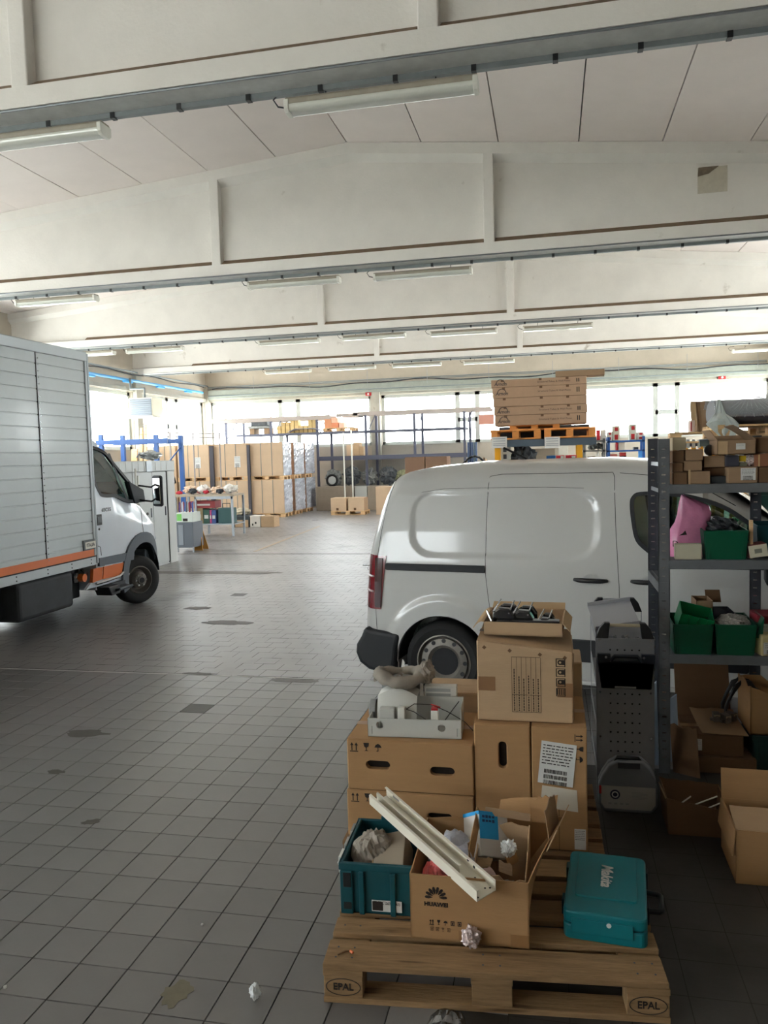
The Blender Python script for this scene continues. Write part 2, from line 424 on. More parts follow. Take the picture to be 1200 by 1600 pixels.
# ceiling lights hung from the trays
DIFF = mat('lamp_diffuser', (215, 217, 208), .25, var=.04, spec=.6, coat=.3); LHOUS = mat('lamp_housing', (158, 150, 135), .6, var=.1)
def make_light():
    t = thing('strip_light', 'x', 'ceiling light')
    m_ = MB(); P = []
    m_.prism([(-.075, 0), (-.085, .035), (-.06, .06), (.06, .06), (.085, .035), (.075, 0)], 'x', -.78, .78); m_.build('housing', LHOUS, t, bevel=.008)
    m_ = MB(); m_.prism([(-.08, .005), (-.078, -.03), (-.05, -.055), (.05, -.055), (.078, -.03), (.08, .005)], 'x', -.765, .765); m_.build('diffuser', DIFF, t, bevel=.012)
    for s in (-.785, .745):
        m_ = MB(); m_.prism([(-.087, .04), (-.085, -.035), (-.055, -.06), (.055, -.06), (.085, -.035), (.087, .04)], 'x', s, s+.04); m_.build('end_cap', WHITEP, t, bevel=.006)
    for s in (-.45, .45):
        m_ = MB(); m_.tube([(s, 0, .05), (s, 0, .10), (s+.012, 0, .115), (s, 0, .125), (s, 0, .135)], .006, 6); m_.build('hook', BLACKP, t)
    m_ = MB(); m_.tube([(-.78, 0, .0), (-.86, .0, .02), (-.90, .0, .08), (-.85, .0, .12), (-.74, .0, .125)], .007, 6); m_.build('lead', BLACKP, t)
    return t
L0 = make_light()
LP = [(1, 594, 147, 'nearest strip light, right of centre under the first beam'), (1, 40, 205, 'nearest strip light at the left frame edge under the first beam'),
      (2, 88, 462, 'left strip light under the second beam'), (2, 459, 440, 'middle strip light under the second beam, left of its pair'), (2, 660, 426, 'right strip light of the pair under the second beam'),
      (3, 452, 530, 'leftmost strip light of the row of four under the third beam'), (3, 584, 524, 'second strip light in the row of four under the third beam'), (3, 724, 518, 'third strip light in the row of four under the third beam'), (3, 871, 510, 'rightmost strip light of the row of four under the third beam'),
      (3, 136, 546, 'strip light over the truck box, under the third beam'), (3, 242, 540, 'strip light right of the truck box top, under the third beam'),
      (4, 450, 577, 'first strip light from the left in the farthest row'), (4, 550, 574, 'second strip light from the left in the farthest row'), (4, 651, 569, 'third strip light from the left in the farthest row'), (4, 764, 564, 'fourth strip light in the farthest row, above the stacked cartons'), (4, 1190, 545, 'far strip light at the right frame edge')]
for i, (n, px, py, lb) in enumerate(LP):
    p = atY(px, py, n*BD+.15+.09); o = L0 if i == 0 else dup(L0, (0, 0, 0))
    o.location = (p.x, p.y, min(p.z-.02, 4.84)); o['label'] = lb; o['group'] = 'strip lights under the roof beams'

# ---- walls with high window bands
WZ0, WZ1 = 2.42, 4.38
def win_wall(name, a0, a1, pillars, axis, fixed, sgn, parts, wn, solid=lambda a: False):
    """wall along axis ('x' or 'y') at coordinate fixed; sgn = outward direction"""
    o0, o1 = (fixed, fixed+sgn*.3) if sgn > 0 else (fixed+sgn*.3, fixed)
    def bx(m, a, b, d0, d1, z0, z1):
        lo, hi = min(d0, d1), max(d0, d1)
        if axis == 'x': m.box(a, b, lo, hi, z0, z1)
        else: m.box(lo, hi, a, b, z0, z1)
    m_ = MB(); bx(m_, a0, a1, o0, o1, -.2, WZ0); bx(m_, a0, a1, o0, o1, WZ1, 5.02)
    if axis == 'y': bx(m_, a0, a1, o0, o1, 5.02, roofz(fixed)+.15)
    else: m_.prism([(XL, 5.02), (XL, roofz(XL)+.1), (RX, RZ+.1), (XR, roofz(XR)+.1), (XR, 5.02)], 'y', o0, o1)
    for p in pillars: bx(m_, p-.2, p+.2, o0, o1, WZ0, WZ1)
    pl = sorted(pillars)
    e_ = [a0-.2]+pl+[a1+.2] if pl[0] > a0+.5 else pl
    for i in range(len(e_)-1):
        if solid((e_[i]+e_[i+1])/2): bx(m_, e_[i], e_[i+1], o0, o1, WZ0, WZ1)
    wl = struct(m_.build(name, WALLM))
    for p in pl:
        m_ = MB(); bx(m_, p-.18, p+.18, fixed, fixed-sgn*.16, 0, 4.95); m_.build('pillar', CONC2, wl, bevel=.01)
    m_ = MB(); bx(m_, a0, a1, fixed, fixed-sgn*.08, WZ1+.02, WZ1+.14); m_.build('lintel', CONC2, wl)
    # window bays
    edges = [a0-.2]+pl+[a1+.2] if pl[0] > a0+.5 else pl
    for i in range(len(edges)-1):
        a, b = edges[i]+.2, edges[i+1]-.2
        if b-a < .6: continue
        if solid((a+b)/2): continue
        wn[0] += 1; m_ = MB(); fr = .12; q = fixed+sgn*.12; q2 = fixed+sgn*.18
        mid = (a+b)/2; ms = [mid-.38, mid+.38] if b-a > 4 else [mid]
        bx(m_, a, b, q, q2, WZ0, WZ0+fr); bx(m_, a, b, q, q2, WZ1-fr, WZ1); bx(m_, a, a+fr, q, q2, WZ0, WZ1); bx(m_, b-fr, b, q, q2, WZ0, WZ1)
        for x in ms: bx(m_, x-.09, x+.09, q, q2, WZ0, WZ1)
        if len(ms) == 2: bx(m_, ms[0], ms[1], q, q2, 3.24, 3.40)
        wi = struct(m_.build('window_%d' % wn[0], FRAMEM))
        cuts = [a]+ms+[b]
        for k in range(len(cuts)-1):
            m_ = MB(); bx(m_, cuts[k]+.02, cuts[k+1]-.02, q+sgn*.02, q+sgn*.03, WZ0+.02, WZ1-.02); m_.build('pane', PANE, wi)
        m_ = MB(); bx(m_, a, b, fixed-sgn*.02, q, WZ0-.02, WZ0+.01); m_.build('sill', CONC2, wi)
    return wl
wn = [0]
wback = win_wall('wall_back', XL-.3, XR+.3, [XL-.1, -6.7, .45, XR+.1], 'x', YB, 1, None, wn)
wleft = win_wall('wall_left', YF, YB, [n*BD+.15 for n in range(0, 5)]+[YF, YB], 'y', XL, -1, None, wn)
wright = win_wall('wall_right', YF, YB, [n*BD+.15 for n in range(0, 5)]+[YF, YB], 'y', XR, 1, None, wn, lambda a: a < 13)  # unseen wall; near bays kept solid to darken the right foreground
wfront = win_wall('wall_front', XL-.3, XR+.3, [XL-.1, -6.7, .45, XR+.1], 'x', YF, -1, None, wn, lambda a: a > -6)  # unseen wall; its left window bay is added to brighten the near area
# damage patch on the second beam
mb = MB(); c = atY(1113, 281, 2*BD+.15-.075); t = thing('torn_plaster_patch', 'small torn square patch on the right part of the second beam', 'patch', (c.x, c.y, c.z-.18))
MB().box(-.2, .2, -.012, .004, 0, .36).build('patch', mat('patch_grey', (196, 190, 174), .9, var=.1, scale=9), t)
MB().prism([(-.2, .24), (-.19, .36), (.08, .36), (-.05, .27)], 'y', -.03, -.01).build('torn_flap', mat('dark_hole', (120, 108, 92), .9, var=.4, scale=9), t)

# conduits and cables along the far walls
def cable(name, pts, r, m, label, cat='cable', n=6):
    p0 = Vector(pts[0]); o = MB().tube([Vector(p)-p0 for p in pts], r, n).build(name, m, None, smooth=True); o.location = p0
    return tag(o, label, cat)
lw = MB(); lw.box(XL+.17, XR-.17, YB-.20, YB-.005, 4.50, 4.86); o = struct(lw.build('trim_1', mat('green_grey_band', (150, 156, 148), .8, var=.12, scale=3), None, bevel=.01))
BLUEP = mat('blue_pipe', (70, 160, 220), .4); GREYC = mat('grey_conduit', (120, 130, 134), .5, .3); BLKC = mat('black_cable', (36, 42, 50), .6)
yw = YB-.28
cable('cable', [(x, yw, 4.86+.05*sin(x*.9)+.03*sin(2.3*x)) for x in [XL+.4+.35*k for k in range(61)]], .022, BLKC, 'black cable sagging along the back wall above the windows')
for zz, rr, lb in ((4.98, .02, 'upper'), (4.93, .016, 'middle'), (4.62, .018, 'lower')):
    cable('conduit', [(XL+.2, yw+.05, zz), (XR-.3, yw+.05, zz)], rr, GREYC, lb+' grey conduit along the back wall above the windows', 'conduit')
cable('conduit', [(XL+.22, 9, 5.02), (XL+.22, YB-.3, 5.02)], .03, GREYC, 'grey conduit high on the left wall above the blue pipe', 'conduit')
cable('cable', [(XL+.24, 9+.5*k, 4.95+.03*sin(k)) for k in range(42)], .02, BLKC, 'dark cable along the left wall above the blue pipe')
bp = thing('air_pipe', 'light blue compressed air pipe running along the left wall above the windows', 'pipe', (XL+.26, 9, 4.72))
MB().tube([(0, 0, 0), (0, 20.3, 0)], .045, 10).build('pipe_run', BLUEP, bp, smooth=True)
for k in range(5):
    MB().box(-.05, .05, 10+2.2*k, 10.5+2.2*k, -.09, -.03).build('pipe_bracket', BLUEP, bp)
rs2 = random.Random(4)
for k in range(9):
    x = XL+2.2+k*2.35; o = MB().tube([(0, 0, .62), (0, 0, .02), (.02, 0, 0)], .008, 5).build('hanging_rod', GALV, None, loc=(x, YB-.3, 4.72)); tag(o, 'thin steel rod hanging by the conduits over the far windows', 'rod', 'rods over the far windows')
for px, py, lb in ((576, 616, 'small red alarm horn above the far window, left of centre'), (1128, 590, 'small red alarm horn above the far window at right')):
    c = atY(px, py, YB-.12); t = thing('alarm_horn', lb, 'alarm', (c.x, c.y, c.z)); MB().box(-.12, .12, -.06, .06, -.06, .07).build('housing', RED, t, bevel=.01); MB().cyl((0, -.06, 0), (0, -.09, 0), .04, n=10).build('sounder', PAPER, t)
# unit heater on the left wall column
c = atX(231, 638, XL+.9); t = thing('unit_heater', 'white box air heater mounted on the left wall column', 'heater', (XL+.34, c.y-.05, c.z-.3))
HT = mat('heater_white', (224, 220, 200), .5)
MB().box(.1, .95, -.35, .35, 0, .62).build('casing', HT, t, bevel=.02)
MB().box(.14, .91, -.365, -.345, .04, .58).build('grille_frame', mat('heater_grey', (120, 128, 138), .5), t)
for k in range(8): m_ = MB(); m_.cbox((.525, -.372, .08+.066*k), (.74, .03, .012), 0, (.5, 0, 0)); m_.build('louvre', mat('heater_slat', (150, 156, 164), .5), t)
MB().tube([(.5, 0, .6), (.5, 0, .95), (.0, 0, .95), (.0, 0, 1.3)], .035, 8).build('flue_pipe', GREYC, t, smooth=True)
for z in (.0, .6): MB().box(-.2, .4, -.03, .03, z-.02, z+.02).build('bracket', WHITEP, t)

# ================================================================== VEHICLES
VW = mat('van_white_paint', (194, 195, 193), .28, var=.015, scale=2, coat=.5)
TW = mat('truck_white_paint', (214, 222, 232), .3, var=.02, scale=2, coat=.4)
TRIMB = mat('black_trim', (24, 28, 34), .55, var=.1, scale=9)
SEAL = mat('seam_dark', (40, 42, 44), .8)
VGLASS = glassmat('vehicle_glass', (150, 176, 166), .12)
DARKIN = mat('dark_interior', (34, 36, 38), .9)
TYRE = mat('tyre_rubber', (30, 31, 33), .75, var=.1, scale=15, bump=.1)
RIM = mat('steel_rim', (128, 124, 118), .5, .5, var=.15, scale=12)
RIMD = mat('dark_rim', (34, 36, 40), .6, .3)
CHROME = mat('polished_metal', (200, 202, 205), .18, .9)
ORANGE = mat('orange_paint', (222, 112, 48), .4, var=.03)
LAMPG = mat('head_lamp_glass', (180, 190, 198), .1, spec=.8)
TAILR = mat('tail_lamp_red', (120, 22, 34), .18, coat=.5)
TAILD = mat('tail_lamp_dark', (60, 16, 26), .15, coat=.5)
ORL = mat('orange_lamp', (220, 110, 40), .3)

def interp(tab, x):
    if x <= tab[0][0]: return tab[0][1]
    for (a, va), (b, vb) in zip(tab, tab[1:]):
        if x <= b: return va+(vb-va)*(x-a)/(b-a)
    return tab[-1][1]
def rsd(x, y, x0, x1, y0, y1, r):
    """signed distance to rounded rectangle (neg inside)"""
    cx, cy = (x0+x1)/2, (y0+y1)/2; dx = abs(x-cx)-(x1-x0)/2+r; dy = abs(y-cy)-(y1-y0)/2+r
    return math.hypot(max(dx, 0), max(dy, 0))+min(max(dx, dy), 0)-r
def wheel(parent, loc, R, W, rimR, side, steer=0., truck=False):
    """wheel with local axle along y; side=-1 shows its face to -y"""
    M = T(*loc) @ Matrix.Rotation(steer, 4, 'Z') @ Matrix.Rotation(pi/2 if side < 0 else -pi/2, 4, 'X')
    m_ = MB(); h = W/2
    m_.lathe([(rimR, -h+.02), (R-.05, -h), (R-.015, -h+.02), (R, -h+.05), (R, h-.05), (R-.015, h-.02), (R-.05, h), (rimR+.035, h-.005), (rimR, h-.02), (rimR-.004, h-.05)], 48, M=M, cap=False)
    ty = m_.build('tyre', TYRE, parent, smooth=True, autosm=35)
    m_ = MB()
    if not truck:
        m_.lathe([(rimR+.004, h-.01), (rimR-.006, h-.008), (rimR-.02, h-.05), (rimR-.03, h-.055), (rimR*.86, h-.03), (rimR*.62, h-.022), (rimR*.5, h-.05), (rimR*.44, h-.055), (.02, h-.055)], 48, M=M, cap=False)
    else:
        m_.lathe([(rimR+.004, h-.01), (rimR-.008, h+.0), (rimR-.02, h-.04), (rimR*.78, h-.10), (rimR*.64, h-.10), (rimR*.60, h-.02), (rimR*.45, h+.01), (rimR*.30, h+.015), (rimR*.28, h+.045), (.01, h+.05)], 48, M=M, cap=False)
    m_.build('rim', RIM, ty, smooth=True, autosm=35)
    m_ = MB(); n = 12 if not truck else 6
    for k in range(n):
        t = 2*pi*k/n
        if not truck:
            rr = rimR*.78; m_.cyl((rr*cos(t), rr*sin(t), h-.032), (rr*cos(t), rr*sin(t), h-.022), .017, n=10, M=M)
        else:
            rr = rimR*.40; m_.cyl((rr*cos(t), rr*sin(t), h), (rr*cos(t), rr*sin(t), h+.03), .014, n=6, M=M)
    m_.build('wheel_holes' if not truck else 'wheel_nuts', BLACKP if not truck else CHROME, ty, kind='stuff')
    m_ = MB(); m_.cyl((0, 0, h-.057), (0, 0, h-.045 if not truck else h+.052), rimR*.50 if not truck else rimR*.2, n=24, M=M); m_.build('hub_cap', RIMD, ty)
    return ty

# ---------------------------------------------------------------- white van
VA = radians(-10); van = thing('van', 'white panel van parked side-on behind the cartons and shelving', 'van', (-.85, 6.0, 0), VA)
# local: x forward (0 = rear axle), y = depth away from viewer (0 = near side), z up
VWID = 1.84
roof_t = [(-.70, 1.62), (-.69, 1.72), (-.65, 1.79), (-.58, 1.825), (-.45, 1.845), (.2, 1.875), (1.2, 1.88), (1.6, 1.855), (1.85, 1.775), (2.06, 1.665), (2.29, 1.49), (2.62, 1.22), (2.85, 1.11), (3.3, 1.03), (3.55, .92), (3.68, .72)]
def v_rear(z):     # shear of the rear end with height
    return interp([(.2, .03), (.5, .0), (.75, .015), (1.15, .045), (1.5, .13), (1.75, .22), (1.88, .32)], z)
def v_inset(x, z):
    i = interp([(.2, .05), (.45, .01), (.6, .0), (.9, .0), (1.1, .012), (1.35, .045), (1.65, .10), (1.76, .15), (1.82, .23), (1.86, .36), (1.89, .55)], z)
    # plan rounding at rear and front
    b = -.70+v_rear(z)
    if x < b+.16: q = (b+.16-x)/.16; i += .13*min(1, q)**2.6
    if x > 2.9: q = (x-2.9)/.78; i += .34*min(1, q)**2.2
    # raised feature panels
    if 1.08 < z < 1.75:
        for (a, c) in ((-.25, .335), (.375, 1.175)):
            d = rsd(x, z, a, c, 1.17, 1.655, .14); 
            if a < 0: d = rsd(x, z, a, c+.3, 1.17, 1.655, .14)
            else: d = rsd(x, z, a-.3, c, 1.17, 1.655, .14)
        d = rsd(x, z, -.25, 1.175, 1.17, 1.66, .17)
        cut = 1
        i += .013*sstep(.010, -.012, d)
    # wheel arch flare
    for cx in (0., 2.785):
        rr = math.hypot(x-cx, (z-.34)*.97)
        i -= .02*sstep(.52, .45, rr)*(1 if z > .3 else 0)
    return i
xs = []; x = -.70
while x < 3.68: xs.append(x); x += .022 if x < 1.6 else .035
xs.append(3.68)
NZ = 96
P = []
for x in xs:
    rzt = interp(roof_t, x); ring = []
    zs = [.24+(rzt-.24)*(k/(NZ-1.)) for k in range(NZ)]
    half = []
    for z in zs:
        sc = 1.885/rzt if x > 1.9 else 1.
        zi = min(z*sc, 1.889) if x > 1.9 and z > .9 else z
        if x > 1.9 and z > .9: zi = .9+(z-.9)/(max(rzt-.9, .05))*(1.885-.9)
        if rzt < .95: zi = .9+max(0, (z-rzt+.1))/.1*.9 if z > rzt-.1 else z
        xx = x + v_rear(z)*sstep(.3, -.7, x)
        if x < -.4: zi = min(1.889, z*1.0)
        half.append((xx, v_inset(xx, min(zi, 1.889)), z))
    inset_top = half[-1][1]
    # roof crown points
    for k in range(1, 5):
        t = k/5.; yy = inset_top+(VWID/2-inset_top)*t; half.append((half[NZ-1][0], yy, rzt+.02*sin(pi/2*t)))
    full = half+[(p[0], VWID-p[1], p[2]) for p in reversed(half)]
    P.append(full)
m_ = MB(); m_.grid(P, closed_v=True); n = len(P[0])
m_.f.append(list(range(n))); m_.m.append(0); m_.f.append([(len(P)-1)*n+k for k in range(n)][::-1]); m_.m.append(0)
vb = m_.build('body', VW, van, smooth=True, autosm=50)
cut = []
def arch(cx, r=.385, z=.315):
    pts = [(cx+r*cos(t), z+r*sin(t)) for t in [pi*k/20 for k in range(21)]]+[(cx-r, -.2), (cx+r, -.2)]
    return pts
for cx in (0., 2.785):
    c = MB(); c.prism(arch(cx), 'y', -.3, .30); cut.append(c); c = MB(); c.prism(arch(cx), 'y', VWID-.30, VWID+.3); cut.append(c)
WINP = [(1.405, 1.56), (1.42, 1.62), (1.475, 1.65), (1.65, 1.648), (1.82, 1.625), (2.02, 1.557), (2.18, 1.45), (2.42, 1.25), (2.52, 1.14), (2.2, 1.12), (1.85, 1.125), (1.62, 1.155), (1.53, 1.22), (1.45, 1.30), (1.42, 1.42)]
def smooth_poly(p, k=4):
    out = []; n = len(p)
    for i in range(n):
        a, b, c, d = [Vector(p[(i+q) % n]) for q in (-1, 0, 1, 2)]
        for j in range(k):
            t = j/k; v = .5*((2*b)+(c-a)*t+(2*a-5*b+4*c-d)*t*t+(3*b-a-3*c+d)*t**3); out.append((v.x, v.y))
    return out
WINP = smooth_poly(WINP)
c = MB(); c.prism(WINP, 'y', -.3, VWID+.3); cut.append(c)
bool_cut(vb, cut)
vb.data.polygons.foreach_set('use_smooth', [True]*len(vb.data.polygons)); vb.data.set_sharp_from_angle(angle=radians(38))
def vy(x, z, off=0): return v_inset(x, z)-off
# glass + black surround, both sides
def ring_strip(pts, w):
    cx = sum(p[0] for p in pts)/len(pts); cz = sum(p[1] for p in pts)/len(pts)
    inn = []
    n = len(pts)
    for i in range(n):
        a = Vector(pts[i-1]); b = Vector(pts[i]); c = Vector(pts[(i+1) % n]); d = ((c-b).normalized()+(b-a).normalized()).normalized()
        nn = Vector((-d.y, d.x)); 
        if nn.dot(Vector((cx, cz))-b) < 0: nn = -nn
        inn.append(b+nn*w)
    return inn
inn = ring_strip(WINP, .028)
for side in (0, 1):
    fy = (lambda x, z, o: v_inset(x, z)-o) if side == 0 else (lambda x, z, o: VWID-v_inset(x, z)+o)
    m_ = MB(); vs = []; n = len(WINP)
    for p, q in zip(WINP, inn):
        for (a, b) in (p, q): vs.append((a, fy(a, b, .004), b)); vs.append((a, fy(a, b, -.03), b))
    fs = []
    for i in range(n):
        k = 4*i; l = 4*((i+1) % n); fs += [(k, l, l+2, k+2), (k+1, k+3, l+3, l+1), (k+2, l+2, l+3, k+3), (k, k+1, l+1, l)]
    m_.add(vs, fs); wf = m_.build('window_surround', TRIMB, van)
    m_ = MB(); m_.add([(q[0], fy(q[0], q[1], -.02), q[1]) for q in inn], [list(range(n))]); m_.build('side_glass', VGLASS, wf)
# inner cabin
m_ = MB(); m_.box(1.38, 1.40, .30, VWID-.30, 1.0, 1.66); m_.box(1.4, 2.5, .1, VWID-.1, 1.08, 1.11); m_.build('cab_lining', DARKIN, van)
for y in (.45, 1.38):
    m_ = MB(); m_.cbox((1.62, y, 1.2), (.14, .46, .5), 0, (0, -.15, 0)); m_.cbox((1.60, y, 1.52), (.1, .26, .18)); m_.build('seat_back', DARKIN, van, bevel=.04)
m_ = MB(); M_ = T(2.08, .46, 1.22) @ Matrix.Rotation(radians(-65), 4, 'Y'); m_.tube([(.18*cos(t), .18*sin(t), 0) for t in [2*pi*k/20 for k in range(20)]], .016, 8, closed=True, M=M_); m_.tube([(-.17, 0, 0), (.17, 0, 0)], .018, 6, M=M_); m_.build('steering_wheel', TRIMB, van, smooth=True)
# windscreen
P = [[(x, y, interp(roof_t, x)+.006+.02*sin(pi*(y-.2)/(VWID-.4))) for y in [.22+(VWID-.44)*k/8. for k in range(9)]] for x in (2.02, 2.12, 2.25, 2.4, 2.55, 2.7)]
m_ = MB(); m_.slab(P, .006); m_.build('windscreen', mat('dark_windscreen', (40, 52, 56), .05, spec=.8), van, smooth=True, autosm=40)
# seams
def seam(pts, name='panel_gap', w=.006, o=.002, m=SEAL):
    out = []
    for (a, b), (c, d) in zip(pts, pts[1:]):
        n = max(2, int(math.hypot(c-a, d-b)/.04))
        for k in range(n): t = k/n; out.append((a+(c-a)*t, b+(d-b)*t))
    out.append(pts[-1]); m_ = MB(); m_.tube([(x, v_inset(x, z)+.001, z) for x, z in out], w/2, 4); return m_.build(name, m, van)
seam([(-.42, 1.80), (-.47, 1.6), (-.515, 1.35), (-.54, 1.16), (-.56, .72), (-.555, .56)])
seam([(.362, 1.77), (.353, 1.5), (.351, 1.15), (.355, 1.02), (.375, .85), (.40, .66)])
seam([(.362, 1.775), (.45, 1.79), (1.28, 1.79), (1.295, 1.76), (1.31, 1.4), (1.335, .98), (1.345, .6), (1.345, .44)])
seam([(1.33, 1.785), (1.6, 1.76), (1.85, 1.70), (2.1, 1.55)])
seam([(2.42, 1.10), (2.46, .7), (2.43, .42)])
seam([(-.18, 1.66), (.0, 1.685), (.33, 1.69), (.8, 1.69), (1.08, 1.68)], 'roof_line', .004)
# sliding door rail
m_ = MB(); vs = [(-.47, 1.055), (-.47, 1.09), (-.455, 1.10), (.348, 1.10), (.348, 1.045), (-.455, 1.045)]
m_.prism(vs, 'y', -.004, .02); m_.build('door_rail', TRIMB, van, bevel=.003)
MB().prism([(-.455, 1.094), (-.02, 1.096), (-.02, 1.052), (-.455, 1.052)], 'y', -.009, .0).build('rail_cover', TRIMB, van)
# handles
for a in (1.02, 1.42):
    m_ = MB(); P_ = []
    for k in range(11):
        t = k/10.; x = a+.235*t; r = .013+.006*abs(2*t-1); P_.append((x, -.03+.028*abs(2*t-1)**3, 1.018-.004*t))
    m_.tube(P_, [.010+.008*min(1, 4*t*(1-t)+.3) for t in [k/10. for k in range(11)]], 8); hd = m_.build('door_handle', BLACKP, van, smooth=True)
    m_ = MB(); m_.M = T(a+.115, .0, 1.018) @ Matrix.Rotation(pi/2, 4, 'X') @ Matrix.Diagonal((1.15, 1, 1, 1)); m_.lathe([(.0, -.003), (.03, -.003), (.04, .003), (.046, .0025)], 24, cap=False); m_.build('handle_bowl', VW, hd, smooth=True)
# lower trims
m_ = MB(); m_.prism([(.50, .41), (.47, .575), (1.34, .575), (1.34, .41)], 'y', -.018, .03); m_.build('side_moulding', TRIMB, van, bevel=.006)
m_ = MB(); m_.prism([(1.35, .41), (1.35, .575), (2.17, .575), (2.215, .55), (2.20, .44), (2.17, .41)], 'y', -.018, .03); m_.build('side_moulding', TRIMB, van, bevel=.006)
m_ = MB(); m_.box(.40, 2.4, .0, .06, .235, .265); m_.build('sill_lip', VW, van, bevel=.008)
# rear bumper with rounded corner
m_ = MB(); m_.prism([(-.655, .580), (-.69, .50), (-.735, .43), (-.742, .36), (-.71, .28), (-.63, .225), (-.52, .205), (-.40, .205), (-.392, .3), (-.375, .42), (-.345, .535), (-.60, .562)], 'y', -.03, VWID+.03)
bpr = m_.build('rear_bumper', TRIMB, van, bevel=.035, seg=3)
# tail lamp wrapping the corner
for s in (0, 1):
    rows = []
    for k in range(9):
        z = .725+.435*k/8.; b = -.70+v_rear(z); row = []
        for x in (b+.175+.02*(k/8.), b+.13, b+.08, b+.03, b+.002):
            row.append((x, (v_inset(x, z)-.008) if s == 0 else VWID-v_inset(x, z)+.008, z))
        row.append((b-.006, .30 if s == 0 else VWID-.30, z)); rows.append(row)
    m_ = MB(); m_.slab(rows, .006 if s else -.006); tl = m_.build('tail_lamp', TAILR, van, smooth=True, autosm=40)
    if s == 0:
        m_ = MB()
        for z in (.87, .99): m_.tube([(x-.0, v_inset(x, z)-.013, z) for x in (-.655, -.63, -.60, -.575)], .008, 6)
        m_.build('lamp_strip', mat('lamp_white', (200, 190, 190), .2), tl)
        MB().slab([[(x, v_inset(x, z)-.012, z) for x in (-.565+.02*(z-.7), -.54+.02*(z-.7), -.515+.06*(z-.7))] for z in (.74, .85, .95, 1.05, 1.14)], -.004).build('lamp_dark', TAILD, tl)
# roof antenna + mirror, headlight, front bumper (mostly out of view)
MB().tube([(.5, .9, 1.90), (.3, .9, 2.0)], .01, 6).build('aerial', BLACKP, van)
for s in (0, 1):
    y = -.14 if s == 0 else VWID+.14
    m_ = MB(); m_.cbox((2.33, y, 1.17), (.13, .2, .24)); m_.cbox((2.36, y*.45 if s == 0 else VWID+.07, 1.12), (.07, .16, .05)); m_.build('door_mirror', TRIMB, van, bevel=.03)
    m_ = MB(); yy = .17 if s == 0 else VWID-.17; m_.cbox((3.50, yy, .78), (.22, .22, .15)); m_.build('head_lamp', LAMPG, van, bevel=.03)
m_ = MB(); m_.prism([(3.35, .06), (3.62, .16), (3.72, .4), (3.72, VWID-.4), (3.62, VWID-.16), (3.35, VWID-.06)], 'z', .2, .58); m_.build('front_bumper', TRIMB, van, bevel=.03)
MB().box(-.55, 3.4, .3, VWID-.3, .20, .30).build('underbody', DARKIN, van)
for cx in (0., 2.785):
    for s in (-1, 1):
        wheel(van, (cx, .105 if s < 0 else VWID-.105, .32), .32, .2, .218, s)
# liners over wheels
for cx in (0., 2.785):
    m_ = MB(); rows = [[(cx+.38*cos(t), y, .315+.38*sin(t)) for t in [pi*k/16 for k in range(17)]] for y in (.02, .3)]; m_.slab(rows, .01); m_.box(cx-.38, cx+.38, .30, .31, .2, .7); m_.build('wheel_liner', TRIMB, van)
# vehicle keys in rear door
k = atY(577, 884, 7.0); t = thing('key_bunch', 'bunch of keys hanging in the rear lock of the white van', 'keys', tuple(k))
MB().tube([(.14, 0, .0), (-.06, 0, .005)], .006, 6).build('key', CHROME, t); MB().tube([(.0+.018*cos(q), 0, -.02+.02*sin(q)) for q in [2*pi*j/12 for j in range(12)]], .003, 5, closed=True).build('key_ring', CHROME, t); MB().cbox((.02, .0, -.04), (.022, .008, .045), rot=(0, .3, 0)).build('key_fob', BLACKP, t, bevel=.003)

# ---------------------------------------------------------------- box truck
TX = -5.55; truck = thing('box_truck', 'white box truck with orange stripe parked at the left edge', 'truck', (TX, 9.75, 0))
# local: x = 0 near side (negative = away to the left), y forward, z up. front axle at y = 0
def tp(px, py, X=TX):
    p = atX(px, py, X); return (p.y-9.75, p.z)
YF0 = 8.70-9.75; BXT = 3.33; BXB = .83; BL = 4.6
BOXM = mat('corrugated_box_paint', (196, 204, 208), .38, var=.03, scale=3, coat=.2)
bw = 2.2
m_ = MB()
# ribbed side: shallow horizontal planks
npl = 17; ph = (BXT-.10-BXB)/npl
for side in (0, 1):
    pts = []
    z = BXB
    for k in range(npl):
        z0 = BXB+ph*k; pts += [(0.0, z0+.004), (.010, z0+.008), (.010, z0+ph-.008), (.0, z0+ph-.004)]
    pts2 = [(p[0]-.012, p[1]) for p in pts]+[(-.05, BXT-.1), (-.05, BXB)]
    if side: pts2 = [(-bw-p[0], p[1]) for p in pts2]
    m_.prism(pts2, 'y', YF0-BL, YF0)
m_.box(-bw+.02, -.04, YF0-BL, YF0, BXB-.03, BXT-.02)
m_.build('cargo_box', BOXM, truck)
m_ = MB(); m_.box(-.06, .015, YF0-BL, YF0+.0, BXT-.12, BXT); m_.box(-.05, .012, YF0-.05, YF0+.006, BXB, BXT-.1); m_.box(-bw-.015, -bw+.06, YF0-BL, YF0, BXT-.12, BXT); m_.box(-bw, 0, YF0-.02, YF0+.01, BXT-.12, BXT)
m_.build('roof_rail', mat('box_rail', (170, 176, 180), .4, .3), truck, bevel=.01)
m_ = MB(); m_.box(-.05, .017, YF0-.01, YF0+.03, BXB-.1, BXT-.02); m_.build('corner_post', mat('corner_post', (150, 158, 162), .4, .4), truck, bevel=.008)
for k, yy in enumerate((YF0-.97, YF0-2.1, YF0-3.2)):
    m_ = MB(); m_.box(-.01, .004, yy-.005, yy+.005, BXB, BXT-.12); sp = m_.build('panel_joint', SEAL, truck)
    m_ = MB(); z = BXB+.06
    while z < BXT-.15: m_.cbox((.003, yy+.03, z), (.008, .012, .012)); z += ph/2
    m_.build('rivets', CHROME, sp, kind='stuff')
MB().box(-.02, .006, YF0-BL, YF0, BXB, BXB+.085).build('orange_stripe', ORANGE, truck)
